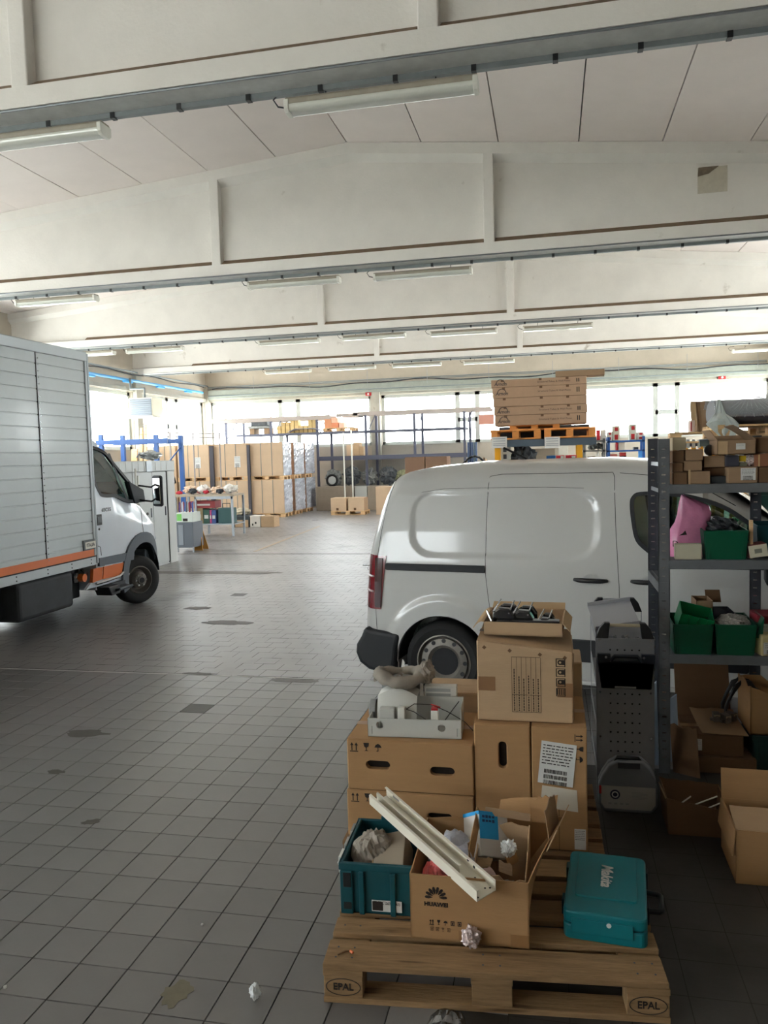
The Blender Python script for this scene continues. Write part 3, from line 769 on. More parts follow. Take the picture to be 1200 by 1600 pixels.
m_ = MB(); m_.box(-.05, .004, YF0-BL, YF0, BXB-.115, BXB-.015); sk = m_.build('side_skirt', BOXM, truck, bevel=.004)
m_ = MB()
for yy in (YF0-.12, YF0-.52, YF0-.97, YF0-1.5, YF0-2.0):
    for z in (BXB-.04, BXB-.085): m_.cyl((.0, yy, z), (.009, yy, z), .008, n=8)
m_.build('skirt_bolts', SEAL, sk)
MB().box(-.02, .002, YF0-BL, YF0, BXB-.02, BXB+.0).build('joint_line', SEAL, truck)
# plate reading ITALIA
pl = MB().box(0, .012, YF0-.27, YF0-.015, BXB+.085, BXB+.21).build('badge_frame', mat('badge_dark', (84, 92, 98), .5), truck)
MB().box(.012, .015, YF0-.24, YF0-.02, BXB+.10, BXB+.185).build('badge_plate', WHITEP, pl)
text('ITALIA', .058, T(.0165, YF0-.13, BXB+.143) @ Matrix.Rotation(pi/2, 4, 'Z') @ FRONT, mat('badge_ink', (70, 70, 74), .6), 'badge_text', pl, bold=.001)
# chassis, fuel tank, rear wheels
m_ = MB(); m_.box(-.9, -.75, YF0-BL, YF0+2.0, .5, .72); m_.box(-1.45, -1.3, YF0-BL, YF0+2.0, .5, .72); m_.build('chassis', DARKIN, truck)
CHAS = mat('chassis_grey', (48, 52, 56), .7, var=.2, scale=6)
m_ = MB(); m_.box(-.62, -.05, YF0-1.42, YF0-.42, .27, .70); m_.build('fuel_tank', CHAS, truck, bevel=.05, seg=3)
m_ = MB(); m_.box(-1.8, -.25, YF0-1.7, YF0+.0, .30, .70); m_.build('underbody', CHAS, truck, bevel=.02)
m_ = MB(); m_.cyl((-.1, YF0-.22, .58), (-.03, YF0-.22, .58), .05, n=12); m_.build('marker_lamp', ORL, truck)
m_ = MB(); m_.cyl((-.25, YF0-.1, .62), (-.25, YF0-.1, .5), .04, n=10); m_.tube([(-.2, YF0-.03, .66), (-.14, YF0-.02, .6), (-.14, YF0-.05, .5)], .02, 6); m_.build('hose', CHROME, truck, smooth=True)
for yy in (-3.08,):
    wheel(truck, (-.33, yy, .35), .35, .24, .23, 1, steer=-pi/2, truck=True); wheel(truck, (-bw+.33, yy, .35), .35, .24, .23, -1, steer=-pi/2, truck=True)
# cab: loft along y, near side at x=-.04
cabtop = [(YF0+.03, 2.36), (-.62, 2.35), (-.42, 2.24), (-.25, 2.10), (-.10, 1.92), (.05, 1.72), (.18, 1.56), (.28, 1.48), (.50, 1.41), (.68, 1.30), (.84, 1.12), (.96, .90), (1.0, .62)]
C0 = -.03; CW = 1.98
def c_inset(y, z):
    i = interp([(.35, .03), (.6, .0), (1.3, .01), (1.5, .04), (1.8, .10), (2.1, .17), (2.25, .24), (2.33, .36), (2.4, .55)], z)
    if y > .15: q = (y-.15)/.8; i += .26*min(1, q)**2.2
    return i
ys = []; y = YF0+.04
while y < 1.0: ys.append(y); y += .03
ys.append(1.0); P = []
for y in ys:
    top = interp(cabtop, y); half = []
    for k in range(40):
        z = .38+(top-.38)*k/39.; zi = z
        if y > -.5 and z > 1.0: zi = 1.0+(z-1.0)/max(.06, top-1.0)*1.36
        elif top < 1.06 and z > top-.12: zi = 1.0+(z-top+.12)/.12*1.3
        if y > .2: zi = min(zi, 2.36)
        half.append((y, c_inset(y, min(zi, 2.38)), z))
    it = half[-1][1]
    for k in range(1, 4): t = k/4.; half.append((y, it+(CW/2-it)*t, top+.015*sin(pi/2*t)))
    P.append([(C0-p[1], p[0], p[2]) for p in half]+[(C0-CW+p[1], p[0], p[2]) for p in reversed(half)])
m_ = MB(); m_.grid(P, closed_v=True); n = len(P[0]); m_.f.append(list(range(n))); m_.m.append(0); m_.f.append([(len(P)-1)*n+k for k in range(n)][::-1]); m_.m.append(0)
cabo = m_.build('cab', TW, truck, smooth=True)
CWIN = smooth_poly([tp(*p, X=TX-.1) for p in ((143.5, 694), (152, 694.5), (164, 697.5), (176, 705.5), (187, 725), (200, 746), (211, 765), (214, 785), (194.7, 785), (185, 781), (177, 777), (165, 777.5), (156, 776), (152.5, 770), (149, 757), (146.5, 735))], 3)
AY = .15
CAR = [(AY+.46*cos(t), .40+.47*sin(t)) for t in [pi*k/20 for k in range(21)]]+[(AY-.46, -.3), (AY+.46, -.3)]
cut = []
c = MB(); c.prism(CWIN, 'x', .3, -CW-.4); cut.append(c)
c = MB(); c.prism(CAR, 'x', .3, -.38); cut.append(c); c = MB(); c.prism(CAR, 'x', -CW-.4, -CW+.30); cut.append(c)
bool_cut(cabo, cut); cabo.data.polygons.foreach_set('use_smooth', [True]*len(cabo.data.polygons)); cabo.data.set_sharp_from_angle(angle=radians(38))
inn = ring_strip(CWIN, .045)
for side in (0, 1):
    fx = (lambda y, z, o: C0-c_inset(y, z)+o) if side == 0 else (lambda y, z, o: C0-CW+c_inset(y, z)-o)
    m_ = MB(); vs = []; n = len(CWIN)
    for p, q in zip(CWIN, inn):
        for (a, b) in (p, q): vs.append((fx(a, b, .006), a, b)); vs.append((fx(a, b, -.03), a, b))
    fs = []
    for i in range(n):
        k = 4*i; l = 4*((i+1) % n); fs += [(k, l, l+2, k+2), (k+1, k+3, l+3, l+1), (k+2, l+2, l+3, k+3), (k, k+1, l+1, l)]
    m_.add(vs, fs); wf = m_.build('window_surround', TRIMB, truck)
    m_ = MB(); m_.add([(fx(q[0], q[1], -.012), q[0], q[1]) for q in inn], [list(range(n))]); m_.build('side_glass', VGLASS, wf)
    a = tp(180, 708, TX-.1); b = tp(196, 785, TX-.1)
    m_ = MB(); m_.add([(fx(a[0], a[1], .004), a[0]-.02, a[1]), (fx(a[0], a[1], .004), a[0]+.03, a[1]), (fx(b[0], b[1], .004), b[0]+.03, b[1]), (fx(b[0], b[1], .004), b[0]-.02, b[1])], [(0, 1, 2, 3)]); m_.build('window_bar', TRIMB, wf)
    # black mirror foot on the front of the window
    a = tp(200, 752, TX-.1); b = tp(221, 765, TX-.1); c2 = tp(221, 784, TX-.1); d = tp(204, 786, TX-.1)
    m_ = MB(); q = [a, b, c2, d]; m_.add([(fx(p[0], p[1], .03), p[0], p[1]) for p in q]+[(fx(p[0], p[1], -.05), p[0], p[1]) for p in q], [(0, 1, 2, 3), (7, 6, 5, 4), (0, 4, 5, 1), (1, 5, 6, 2), (2, 6, 7, 3), (3, 7, 4, 0)]); m_.build('mirror_foot', TRIMB, truck, bevel=.01)
# cab interior
m_ = MB(); m_.box(C0-CW+.15, C0-.12, YF0+.05, .2, 1.22, 1.28); m_.box(C0-CW+.2, C0-.2, YF0+.04, YF0+.06, 1.2, 2.2); m_.build('cab_lining', DARKIN, truck)
for x in (-.5, -1.1, -1.55): m_ = MB(); m_.cbox((x, YF0+.25, 1.5), (.46, .14, .6), rot=(-.12, 0, 0)); m_.cbox((x, YF0+.2, 1.9), (.26, .1, .2)); m_.build('seat_back', DARKIN, truck, bevel=.04)
MB().cbox((-.32, -.42, 1.42), (.05, .36, .30)).build('seat_side', mat('seat_cloth', (40, 46, 52), .9), truck, bevel=.04)
m_ = MB(); ps = [(C0-.28, .05, 1.72), (C0-.22, .22, 1.50), (C0-CW+.22, .22, 1.50), (C0-CW+.28, .05, 1.72)]
m_.add([(C0-.34, -.30, 2.12), (C0-.28, .20, 1.485), (C0-CW+.28, .20, 1.485), (C0-CW+.34, -.30, 2.12), (C0-.34, -.26, 2.14), (C0-.28, .24, 1.50), (C0-CW+.28, .24, 1.50), (C0-CW+.34, -.26, 2.14)], [(0, 1, 2, 3), (7, 6, 5, 4), (0, 4, 5, 1), (2, 6, 7, 3), (0, 3, 7, 4), (1, 5, 6, 2)]); m_.build('windscreen', mat('dark_windscreen', (40, 52, 56), .05, spec=.8), truck)
# wing mirror on arms
mp_ = (.18, .62, 1.55)
mA = Vector((.12, .36, 1.56))
m_ = MB(); m_.cbox(mA, (.20, .06, .44), rot=(0, 0, radians(-25))); mir = m_.build('mirror_housing', TRIMB, truck, bevel=.03)
m_ = MB(); m_.cbox(mA+Vector((.0, -.036, 0)), (.15, .008, .36), rot=(0, 0, radians(-25))); m_.build('mirror_glass', mat('mirror_glass', (200, 206, 206), .03, 1.), mir)
for dz in (.10, -.10): m_ = MB(); m_.tube([(C0-.02, .13, 1.55+dz), (.08, .25, 1.52+dz), (.10, .35, 1.56+dz)], .014, 6); m_.build('mirror_arm', TRIMB, mir, smooth=True)
# door seams, handle, badge, side lamp, lower trims, arch, step
def cx(y, z, o=.002): return C0-c_inset(y, z)+o
def tseam(pts, name='panel_gap', w=.008):
    out = []
    for (a, b), (c, d) in zip(pts, pts[1:]):
        for k in range(6): t = k/6.; out.append((a+(c-a)*t, b+(d-b)*t))
    out.append(pts[-1]); m_ = MB(); m_.tube([(cx(y, z, .001), y, z) for y, z in out], w/2, 4); return m_.build(name, SEAL, truck)
g_ = lambda x, y: tp(x, y, TX-.03)
tseam([g_(220, 787), g_(222, 805), g_(223, 820), g_(225, 832)])
tseam([g_(152.5, 852.5), g_(157.5, 855), g_(158.5, 868)], 'filler_flap')
a = g_(149.5, 804.5); b = g_(160.5, 820)
m_ = MB(); m_.box(cx(-.95, 1.2, -.01), cx(-.95, 1.2, .006), a[0], b[0], b[1], a[1]); h1 = m_.build('door_handle', BLACKP, truck, bevel=.012)
MB().box(cx(-.95, 1.2, .0), cx(-.95, 1.2, .014), a[0]+.03, b[0]-.02, b[1]+.03, a[1]-.03).build('handle_paddle', mat('handle_grey', (70, 76, 80), .4), h1, bevel=.006)
c = g_(155.5, 827); m_ = MB(); m_.cyl((cx(c[0], c[1], 0), c[0], c[1]), (cx(c[0], c[1], .006), c[0], c[1]), .014, n=12); m_.build('door_lock', SEAL, truck)
c = g_(168, 796.5); text('65C15', .062, T(cx(c[0], c[1], .004), c[0], c[1]) @ Matrix.Rotation(pi/2, 4, 'Z') @ FRONT, mat('badge_grey', (90, 96, 104), .4, .5), 'door_badge', truck, bold=.002, xs=1.3)
c = g_(232, 803); m_ = MB(); m_.cyl((cx(c[0], c[1], -.002), c[0], c[1]), (cx(c[0], c[1], .014), c[0], c[1]), .022, n=14); m_.build('side_lamp', mat('side_lamp', (96, 96, 92), .2), truck)
q = [g_(161, 871), g_(208, 861.5), g_(207, 874.5), g_(161, 883)]
def plate(q, name, m, t=.012, par=None, o=.004):
    m_ = MB(); m_.add([(cx(p[0], p[1], o+t), p[0], p[1]) for p in q]+[(cx(p[0], p[1], -.03), p[0], p[1]) for p in q], [(0, 1, 2, 3), (7, 6, 5, 4), (0, 4, 5, 1), (1, 5, 6, 2), (2, 6, 7, 3), (3, 7, 4, 0)]); return m_.build(name, m, truck if par is None else par, bevel=.004)
GREYT = mat('grey_trim', (82, 90, 98), .6)
plate(q, 'door_moulding', GREYT, .02)
plate([g_(153, 872), g_(161, 871), g_(161, 884), g_(153, 885)], 'corner_moulding', GREYT, .024)
plate([g_(144.5, 889), g_(159.5, 886), g_(159.5, 905), g_(144.5, 911)], 'orange_panel', ORANGE)
plate([g_(161, 885.5), g_(201, 876.8), g_(199, 896.5), g_(161, 905)], 'orange_panel', ORANGE)
plate([g_(143, 911), g_(204, 895.5), g_(202, 902), g_(136, 922)], 'sill_panel', TW, .004)
# arch moulding
ra, rb_ = .47, .60; rows = []
for k in range(15):
    t = radians(20+ (195-20)*k/14.); rows.append([(cx(min(.9, max(YF0+.05, AY+r*cos(t))), .9, .03), AY+r*cos(t), .40+r*sin(t)) for r in (ra-.01, ra+.03, rb_-.03, rb_-.0)])
m_ = MB(); m_.slab(rows, .03); m_.build('arch_moulding', GREYT, truck, smooth=True, autosm=40)
m_ = MB(); rows = [[(x, AY+.455*cos(t), .40+.465*sin(t)) for t in [pi*k/14 for k in range(15)]] for x in (C0-.02, C0-.38)]; m_.slab(rows, .01); m_.box(C0-.40, C0-.37, AY-.46, AY+.46, .3, .86); m_.build('wheel_liner', TRIMB, truck)
# front bumper / lamp
m_ = MB(); m_.prism([(C0-.12, .42), (C0-.16, .70), (C0-.34, .92), (C0-.6, 1.0), (C0-CW+.6, 1.0), (C0-CW+.34, .92), (C0-CW+.16, .70), (C0-CW+.12, .42), (C0-CW+.3, .42), (C0-CW/2, .7), (C0-.3, .42)], 'z', .34, .72); m_.build('front_bumper', GREYT, truck, bevel=.03)
for s in (0, 1):
    x = C0-.30 if s == 0 else C0-CW+.30
    m_ = MB(); m_.cbox((x, .80, .92), (.20, .16, .26), rot=(.35, 0, radians(-35 if s == 0 else 35))); m_.build('head_lamp', LAMPG, truck, bevel=.03)
# step
m_ = MB(); m_.prism([(-.03, YF0+.10), (.16, YF0+.22), (.16, -.52), (.0, -.42)], 'z', .34, .375); m_.box(-.2, .0, YF0+.15, -.4, .36, .42); st = m_.build('step', mat('step_black', (34, 38, 44), .6), truck, bevel=.008)
MB().tube([(.165, YF0+.22, .365), (.165, -.52, .365)], .018, 6).build('step_edge', GREYT, st)
MB().tube([(-.02, YF0+.0, .47), (.0, -.85, .475), (.005, -.55, .49), (-.02, -.42, .52)], .02, 6).build('sill_bar', CHROME, truck)
MB().prism([(YF0+.12, .30), (YF0+.32, .30), (YF0+.30, .42), (YF0+.05, .42)], 'x', -.1, .12).build('step_bracket', TRIMB, truck, bevel=.01)
MB().box(-1.7, -.2, -.5, .6, .32, .6).build('engine_underside', DARKIN, truck)
wheel(truck, (-.17, AY, .335), .335, .22, .19, 1, steer=-pi/2+radians(-28), truck=True); wheel(truck, (-CW+.16, AY, .335), .335, .22, .19, -1, steer=-pi/2+radians(-28), truck=True)
# stuff on the truck's roof corner
MB().prism([(YF0+.02, 2.33), (YF0+.02, 2.55), (YF0+.12, 2.50), (YF0+.25, 2.34)], 'x', C0-.5, C0-.35).build('roof_vent', TW, truck, bevel=.02)

# ---------------------------------------------------------------- pale car behind the van (seen through its windows)
car = thing('car', 'pale green car glimpsed through the side window of the white van', 'car', (.1, 8.3, 0), radians(0))
prof = [(-1.9, .5), (-1.95, .8), (-1.75, .98), (-.9, 1.05), (-.35, 1.42), (.6, 1.46), (1.3, 1.2), (1.75, 1.02), (1.95, .75), (1.9, .35), (-1.9, .3)]
P = []
for k in range(9):
    t = k/8.; y = 1.6*t; s_ = 1-.12*abs(2*t-1)**3; zz = 1-.10*abs(2*t-1)**4
    P.append([(p[0]*s_, y, .35+(p[1]-.35)*zz if p[1] > .5 else p[1]) for p in prof])
m_ = MB(); m_.grid(P, closed_v=True); n = len(prof); m_.f.append(list(range(n))); m_.m.append(0); m_.f.append([8*n+k for k in range(n)][::-1]); m_.m.append(0)
m_.build('body', mat('pale_green_paint', (190, 215, 196), .3, coat=.5), car, smooth=True, autosm=40)
m_ = MB(); m_.prism([(-.75, 1.06), (-.32, 1.36), (.5, 1.40), (1.05, 1.14), (.9, 1.04)], 'y', -.01, .02); m_.build('side_glass', mat('car_glass_dark', (46, 60, 58), .08), car)
for x in (-1.25, 1.25):
    for s, y in ((-1, .06), (1, 1.54)): wheel(car, (x, y, .3), .3, .18, .2, s)
# ================================================================== FOREGROUND
def cmat(name, c, **k): return mat(name, c, .85, var=.05, scale=5, bump=.12, bscale=25, stretch=(1, 1, 6), spec=.25, **k)
CARD = cmat('cardboard', (170, 133, 94)); CARDL = cmat('cardboard_light', (184, 156, 124)); CARDD = cmat('cardboard_dull', (150, 124, 98)); CARDB = cmat('cardboard_brown', (110, 84, 62))
CARDP = cmat('cardboard_pale', (186, 158, 122)); TAPEM = mat('brown_tape', (150, 112, 74), .3, spec=.6); TAPEC = mat('clear_tape', (196, 166, 122), .25)
def wood(name, c, v=.26): return mat(name, c, .8, var=v, scale=5, stretch=(1, 9, 9), bump=.35, bscale=14, objvar=.14, dirt=((92, 70, 50), 2.5, .60), spec=.2)
WOOD = wood('weathered_wood', (146, 118, 86)); WOODD = wood('dark_weathered_wood', (120, 94, 68)); WOODO = wood('orange_wood', (222, 150, 84), .1); WOODL = wood('fresh_wood', (220, 184, 140), .1)
TEAL = mat('teal_plastic', (10, 112, 122), .42, var=.06, scale=10); TEALD = mat('dark_teal_plastic', (0, 72, 82), .5, var=.1, scale=8)
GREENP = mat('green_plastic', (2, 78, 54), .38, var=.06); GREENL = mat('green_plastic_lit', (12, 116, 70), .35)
GREYM = mat('grey_rack_steel', (108, 112, 116), .5, .35, var=.12, scale=8); RACKD = mat('dark_rack_steel', (74, 78, 86), .5, .4, var=.1, scale=8)
CLOTH = mat('grey_cloth', (146, 138, 128), .95, var=.12, scale=9, bump=.5, bscale=16)
LGREY = mat('light_grey_plastic', (196, 196, 190), .45, var=.03); MGREY = mat('mid_grey_plastic', (150, 152, 150), .5)
PINKB = mat('pink_plastic_film', (236, 150, 192), .25, var=.15, scale=7, bump=1., bscale=9, trans=.25)
DHOLE = mat('dark_hollow', (30, 24, 20), .95)

def symbols(parent, M, kinds, s=.03, m=INK):
    """handling pictograms in the xz-plane; M places them"""
    x = 0; m_ = MB(); m_.M = M
    def bx(a, b, c, d): m_.box(a, b, -.0008, .0002, c, d)
    for k in kinds:
        if k == 'up':
            for q in (0, .55): bx(x+q*s-.05*s, x+q*s+.07*s, .0, .75*s); m_.prism([(x+q*s-.2*s, .65*s), (x+q*s+.22*s, .65*s), (x+q*s+.01*s, 1.0*s)], 'y', -.0008, .0002)
            bx(x-.25*s, x+.8*s, -.16*s, -.06*s)
        elif k == 'glass':
            m_.prism([(x, 1.0*s), (x+.7*s, 1.0*s), (x+.6*s, .55*s), (x+.4*s, .42*s), (x+.4*s, .1*s), (x+.6*s, .0), (x+.1*s, .0), (x+.3*s, .1*s), (x+.3*s, .42*s), (x+.1*s, .55*s)], 'y', -.0008, .0002)
        elif k == 'umb':
            m_.prism([(x-.1*s, .5*s), (x+.05*s, .8*s), (x+.35*s, .98*s), (x+.65*s, .8*s), (x+.8*s, .5*s)], 'y', -.0008, .0002); bx(x+.31*s, x+.39*s, .05*s, .6*s); bx(x+.15*s, x+.39*s, .0, .08*s)
        elif k == 'sq':
            bx(x, x+.8*s, 0, .14*s); bx(x, x+.8*s, .86*s, s); bx(x, x+.12*s, 0, s); bx(x+.68*s, x+.8*s, 0, s); bx(x+.25*s, x+.55*s, .25*s, .7*s)
        x += 1.5*s
    return m_.build('handling_symbols', m, parent, kind='stuff')
def label_on(parent, M, w, h, m=PAPER, lines=4, ink=INK, bars=True, name='paper_label', seed=1):
    """paper label with printed lines: local xz-plane, front = -y"""
    l = MB(); l.M = M; l.box(0, w, -.0015, 0, 0, h); lb = l.build(name, m, parent); rr = random.Random(seed)
    p = MB(); p.M = M
    for k in range(lines):
        z = h*(.92-.5*k/lines); x = w*.06
        while x < w*.85:
            d = w*rr.uniform(.04, .16); p.box(x, min(x+d, w*.92), -.0022, -.001, z-h*.022, z); x += d+w*.03
    if bars:
        for r in range(3):
            x = w*.15; z0 = h*(.30-.13*r)
            while x < w*.8:
                d = w*rr.choice((.008, .015, .025)); p.box(x, x+d, -.0022, -.001, z0-.045*h, z0+.045*h); x += d+w*rr.choice((.01, .016))
    p.build('printing', ink, lb, kind='stuff'); return lb
def carton(label, loc, rotz, w, d, h, m=CARD, group=None, tape=TAPEM, sag=0., frontseam=False, topdetail=True, lean=0., name='cardboard_box', notape=False):
    t = thing(name, label, 'box', loc, rotz, group); b = MB()
    b.add([(0, 0, 0), (w, 0, 0), (w, d, 0), (0, d, 0), (lean, 0, h), (w+lean, 0, h-sag), (w+lean, d, h-sag*.6), (lean, d, h)], [(0, 3, 2, 1), (4, 5, 6, 7), (0, 1, 5, 4), (1, 2, 6, 5), (2, 3, 7, 6), (3, 0, 4, 7)])
    bd = b.build('body', m, t, bevel=min(.006, h*.06))
    if topdetail:
        e = .0025
        for s in (0, 1):
            y0, y1 = (.002, d/2-.0015) if s == 0 else (d/2+.0015, d-.002)
            f = MB(); f.add([(lean+.003, y0, h+.0003), (w+lean-.003, y0, h-sag+.0003), (w+lean-.003, y1, h-sag*.8+.0003), (lean+.003, y1, h+.0003), (lean+.003, y0, h+e), (w+lean-.003, y0, h-sag+e), (w+lean-.003, y1, h-sag*.8+e), (lean+.003, y1, h+e)], [(0, 3, 2, 1), (4, 5, 6, 7), (0, 1, 5, 4), (1, 2, 6, 5), (2, 3, 7, 6), (3, 0, 4, 7)]); f.build('flap', m, t)
        if not notape: MB().add([(lean-.001, d/2-.025, h+e), (w+lean+.001, d/2-.025, h-sag+e), (w+lean+.001, d/2+.025, h-sag+e), (lean-.001, d/2+.025, h+e), (lean-.001, d/2-.025, h+e+.0008), (w+lean+.001, d/2-.025, h-sag+e+.0008), (w+lean+.001, d/2+.025, h-sag+e+.0008), (lean-.001, d/2+.025, h+e+.0008)], [(4, 5, 6, 7), (0, 1, 5, 4), (1, 2, 6, 5), (2, 3, 7, 6), (3, 0, 4, 7)]).build('tape', tape, t)
    return t
def flap(parent, p0, p1, L, dr, m, t=.004, curl=0., name='flap', torn=0., seed=0):
    """flap hinged on edge p0-p1 reaching L along direction dr"""
    p0, p1, dr = Vector(p0), Vector(p1), Vector(dr).normalized(); rr = random.Random(seed); rows = []; n = 7; cd_ = Vector((0, 0, -1))
    for i in range(5):
        s = i/4.; row = []
        for j in range(n):
            u = j/(n-1.); l = L*(1-torn*abs(noise.noise((u*7+seed*3.1, seed, 0)))*(1 if i == 4 else 0)); row.append(p0.lerp(p1, u)+dr*(l*s)+cd_*(curl*s*s*L))
        rows.append(row)
    return MB().slab(rows, t).build(name, m, parent)
def open_box(label, loc, rotz, w, d, h, m=CARD, t=.005, flaps=(), group=None, taper=0., tops=(0, 0, 0, 0), name='open_cardboard_box', inner=None, torn=.0, seed=0, cat='box'):
    """open carton; tops = height offsets of corners FL, FR, BR, BL; flaps = list of (side, length, outward_dir)"""
    th = thing(name, label, cat, loc, rotz, group); b = MB()
    B = [(0+taper, 0+taper), (w-taper, taper), (w-taper, d-taper), (taper, d-taper)]; A = [(0, 0), (w, 0), (w, d), (0, d)]
    for i in range(4):
        j = (i+1) % 4; rows = []; n = 9
        for k in range(n):
            u = k/(n-1.); bx = Vector((*B[i], 0)).lerp(Vector((*B[j], 0)), u); ax = Vector((*A[i], h+tops[i])).lerp(Vector((*A[j], h+tops[j])), u)
            ax.z -= torn*abs(noise.noise((u*5+i*7+seed, seed*1.7, .3)))*h
            rows.append([bx, bx.lerp(ax, .5), ax])
        b.slab(rows, -t)
    b.box(taper, w-taper, taper, d-taper, 0, .006); b.build('body', m, th)
    cs = [Vector((*A[i], h+tops[i])) for i in range(4)]
    for q in flaps:
        s, L, dr = q[:3]; kw = q[3] if len(q) > 3 else {}
        flap(th, cs[s], cs[(s+1) % 4], L, dr, kw.pop('m', m) if 'm' in kw else m, **kw)
    return th
def crumple(label, loc, r, m, name='crumpled_paper', cat='paper', seed=1, sq=(1, 1, 1), amp=.45, n=14, parent=None, freq=2.6, lift=True):
    b = MB(); P = []; rr = random.Random(seed)
    for i in range(n+1):
        th_ = pi*i/n; row = []
        for j in range(2*n):
            ph = 2*pi*j/(2*n); d = Vector((sin(th_)*cos(ph), sin(th_)*sin(ph), cos(th_)))
            q = 1+amp*(noise.noise(d*freq+Vector((seed*5.3, 0, 0)))+.5*noise.noise(d*freq*2.7+Vector((0, seed*3.1, 0)))); row.append((d.x*r*q*sq[0], d.y*r*q*sq[1], d.z*r*q*sq[2]))
        P.append(row)
    zmin = min(p[2] for w_ in P for p in w_)
    if lift: P = [[(p[0], p[1], p[2]-zmin) for p in w_] for w_ in P]
    b.grid(P, closed_v=True); o = b.build(name, m, parent, loc=loc)
    if parent is None: tag(o, label, cat)
    return o

# ---------------------------------------------------------------- pallets
def pallet(label, loc, rotz, L=1.2, W=.8, m=WOOD, marks=False, group=None, name='wooden_pallet', nb=5):
    t = thing(name, label, 'pallet', loc, rotz, group); rr = random.Random(int(loc[0]*100)+7)
    ws = [.145, .1, .145, .1, .145] if nb == 5 else [W/nb*.72]*nb; gap = (W-sum(ws))/(len(ws)-1); y = 0
    for wd in ws:
        dz = rr.uniform(-.002, .002); b = MB(); b.box(rr.uniform(-.004, .004), L+rr.uniform(-.004, .004), y, y+wd, .122, .144+dz*.5); bo = b.build('top_board', m, t, bevel=.003)
        if marks:
            nl = MB()
            for xn in (.04, .10, L/2-.03, L/2+.03, L-.10, L-.04):
                for yn in ((.3, .7) if wd > .12 else (.5,)): nl.cyl((xn, y+wd*yn, .1435), (xn, y+wd*yn, .1452), .004, n=6)
            nl.build('nail_heads', RACKD, bo, kind='stuff')
        y += wd+gap
    for x in (0, L/2-.0725, L-.145): MB().box(x, x+.145, .0, W, .1, .122).build('stringer_board', m, t, bevel=.002)
    for yb in (0, W/2-.05, W-.1):
        for x in (0, L/2-.0725, L-.145): MB().box(x+.002, x+.143, yb+.002, yb+.098, .022, .1).build('block', m, t, bevel=.003)
        MB().box(0, L, yb, yb+.1, 0, .022).build('bottom_board', m, t, bevel=.002)
    if marks:
        for x in (.0725, L-.0725):
            e = MB(); e.tube([(x+.062*cos(k*pi/18), .0005, .061+.031*sin(k*pi/18)) for k in range(36)], .0016, 4, closed=True); o = e.build('oval_mark', INK, t)
            text('EPAL', .036, T(x, .0005, .061) @ FRONT, INK, 'brand_mark', t, bold=.0006, xs=.95)
    return t
PA = radians(4.7); palA = pallet('weathered wooden pallet in the foreground under the teal crate and open carton', (-.822, 2.563, 0), PA, marks=True)
palA_z = .144
palB = pallet('weathered wooden pallet under the stacked brown cartons', (-.985, 3.45, 0), radians(1.), m=WOODD)
# little splinter on pallet
c = atZ(540, 1490, .148); t = thing('wood_splinter', 'small orange tipped wood splinter on left end of front pallet board', 'splinter', (c.x, c.y, .148), .6)
MB().tube([(-.03, 0, .004), (0, .003, .007), (.025, 0, .004)], [.003, .005, .003], 6).build('stick', WOODD, t); MB().cyl((.018, .0, .005), (.024, -.012, .004), .005, n=6).build('tip', ORANGE, t)
c = atZ(736, 1485, .146); crumple('crumpled ball of printed foil on the front pallet board', (c.x, c.y+.02, .146), .033, mat('printed_foil', (196, 180, 178), .35, .3, var=.5, scale=40), 'crumpled_foil', 'litter', 4, n=16)
c = atZ(399, 1562); crumple('crumpled white paper ball lying on the tiles left of the pallet', (c.x, c.y, 0), .021, mat('tissue', (228, 232, 234), .8), seed=9, sq=(.9, .9, 1.3), n=16)
c = atZ(316, 1447); crumple('tiny white paper scrap on the tiles', (c.x, c.y, 0), .005, PAPER, seed=2, name='paper_scrap')
c = atZ(8, 1545); crumple('tiny white paper scrap at the left edge of the floor', (c.x, c.y, 0), .006, PAPER, seed=3, name='paper_scrap')
# clear plastic film sheet at the bottom edge
b = MB(); P = []; c = atZ(700, 1600)
for i in range(16):
    row = []
    for j in range(12):
        u, v = i/15., j/11.; x = (u-.5)*.22*(1-.5*v); y = (v-.9)*.22; row.append((x, y, .012+.035*abs(noise.noise((u*4, v*4, 2)))+.05*v*(1-u)*u*2))
    P.append(row)
FILM = glassmat('clear_film', (222, 226, 228), .22, .12)
o = b.slab(P, .001).build('plastic_film', FILM, None, loc=(c.x, c.y, 0)); tag(o, 'sheet of crumpled clear plastic film at bottom edge of frame', 'plastic film')

# ---------------------------------------------------------------- teal open crate
t = thing('teal_crate', 'dark teal open plastic crate at left end of the front pallet', 'crate', (-.838, 2.885, .145), radians(2)); w_, d_, h_c = .30, .385, .205
b = MB(); b.box(0, w_, 0, .012, 0, h_c); b.box(0, w_, d_-.012, d_, 0, h_c); b.box(0, .012, 0, d_, 0, h_c); b.box(w_-.012, w_, 0, d_, 0, h_c); b.box(0, w_, 0, d_, 0, .01)
b.build('shell', TEALD, t, bevel=.004)
MB().box(-.006, w_+.006, -.006, 0, h_c-.03, h_c).build('rim', TEALD, t, bevel=.003); MB().box(-.007, 0, 0, d_, h_c-.03, h_c).build('rim', TEALD, t, bevel=.003)
for x in (.0, .075, .20): MB().box(x, x+.022 if x else .05, -.012, 0, .0, h_c-.03).build('corner_rib', TEALD, t, bevel=.004)
MB().box(.012, .045, -.014, -.008, .02, .05).build('foot_recess', BLACKP, t, bevel=.003); MB().box(.012, .045, -.014, -.008, .11, .17).build('latch_recess', BLACKP, t, bevel=.003)
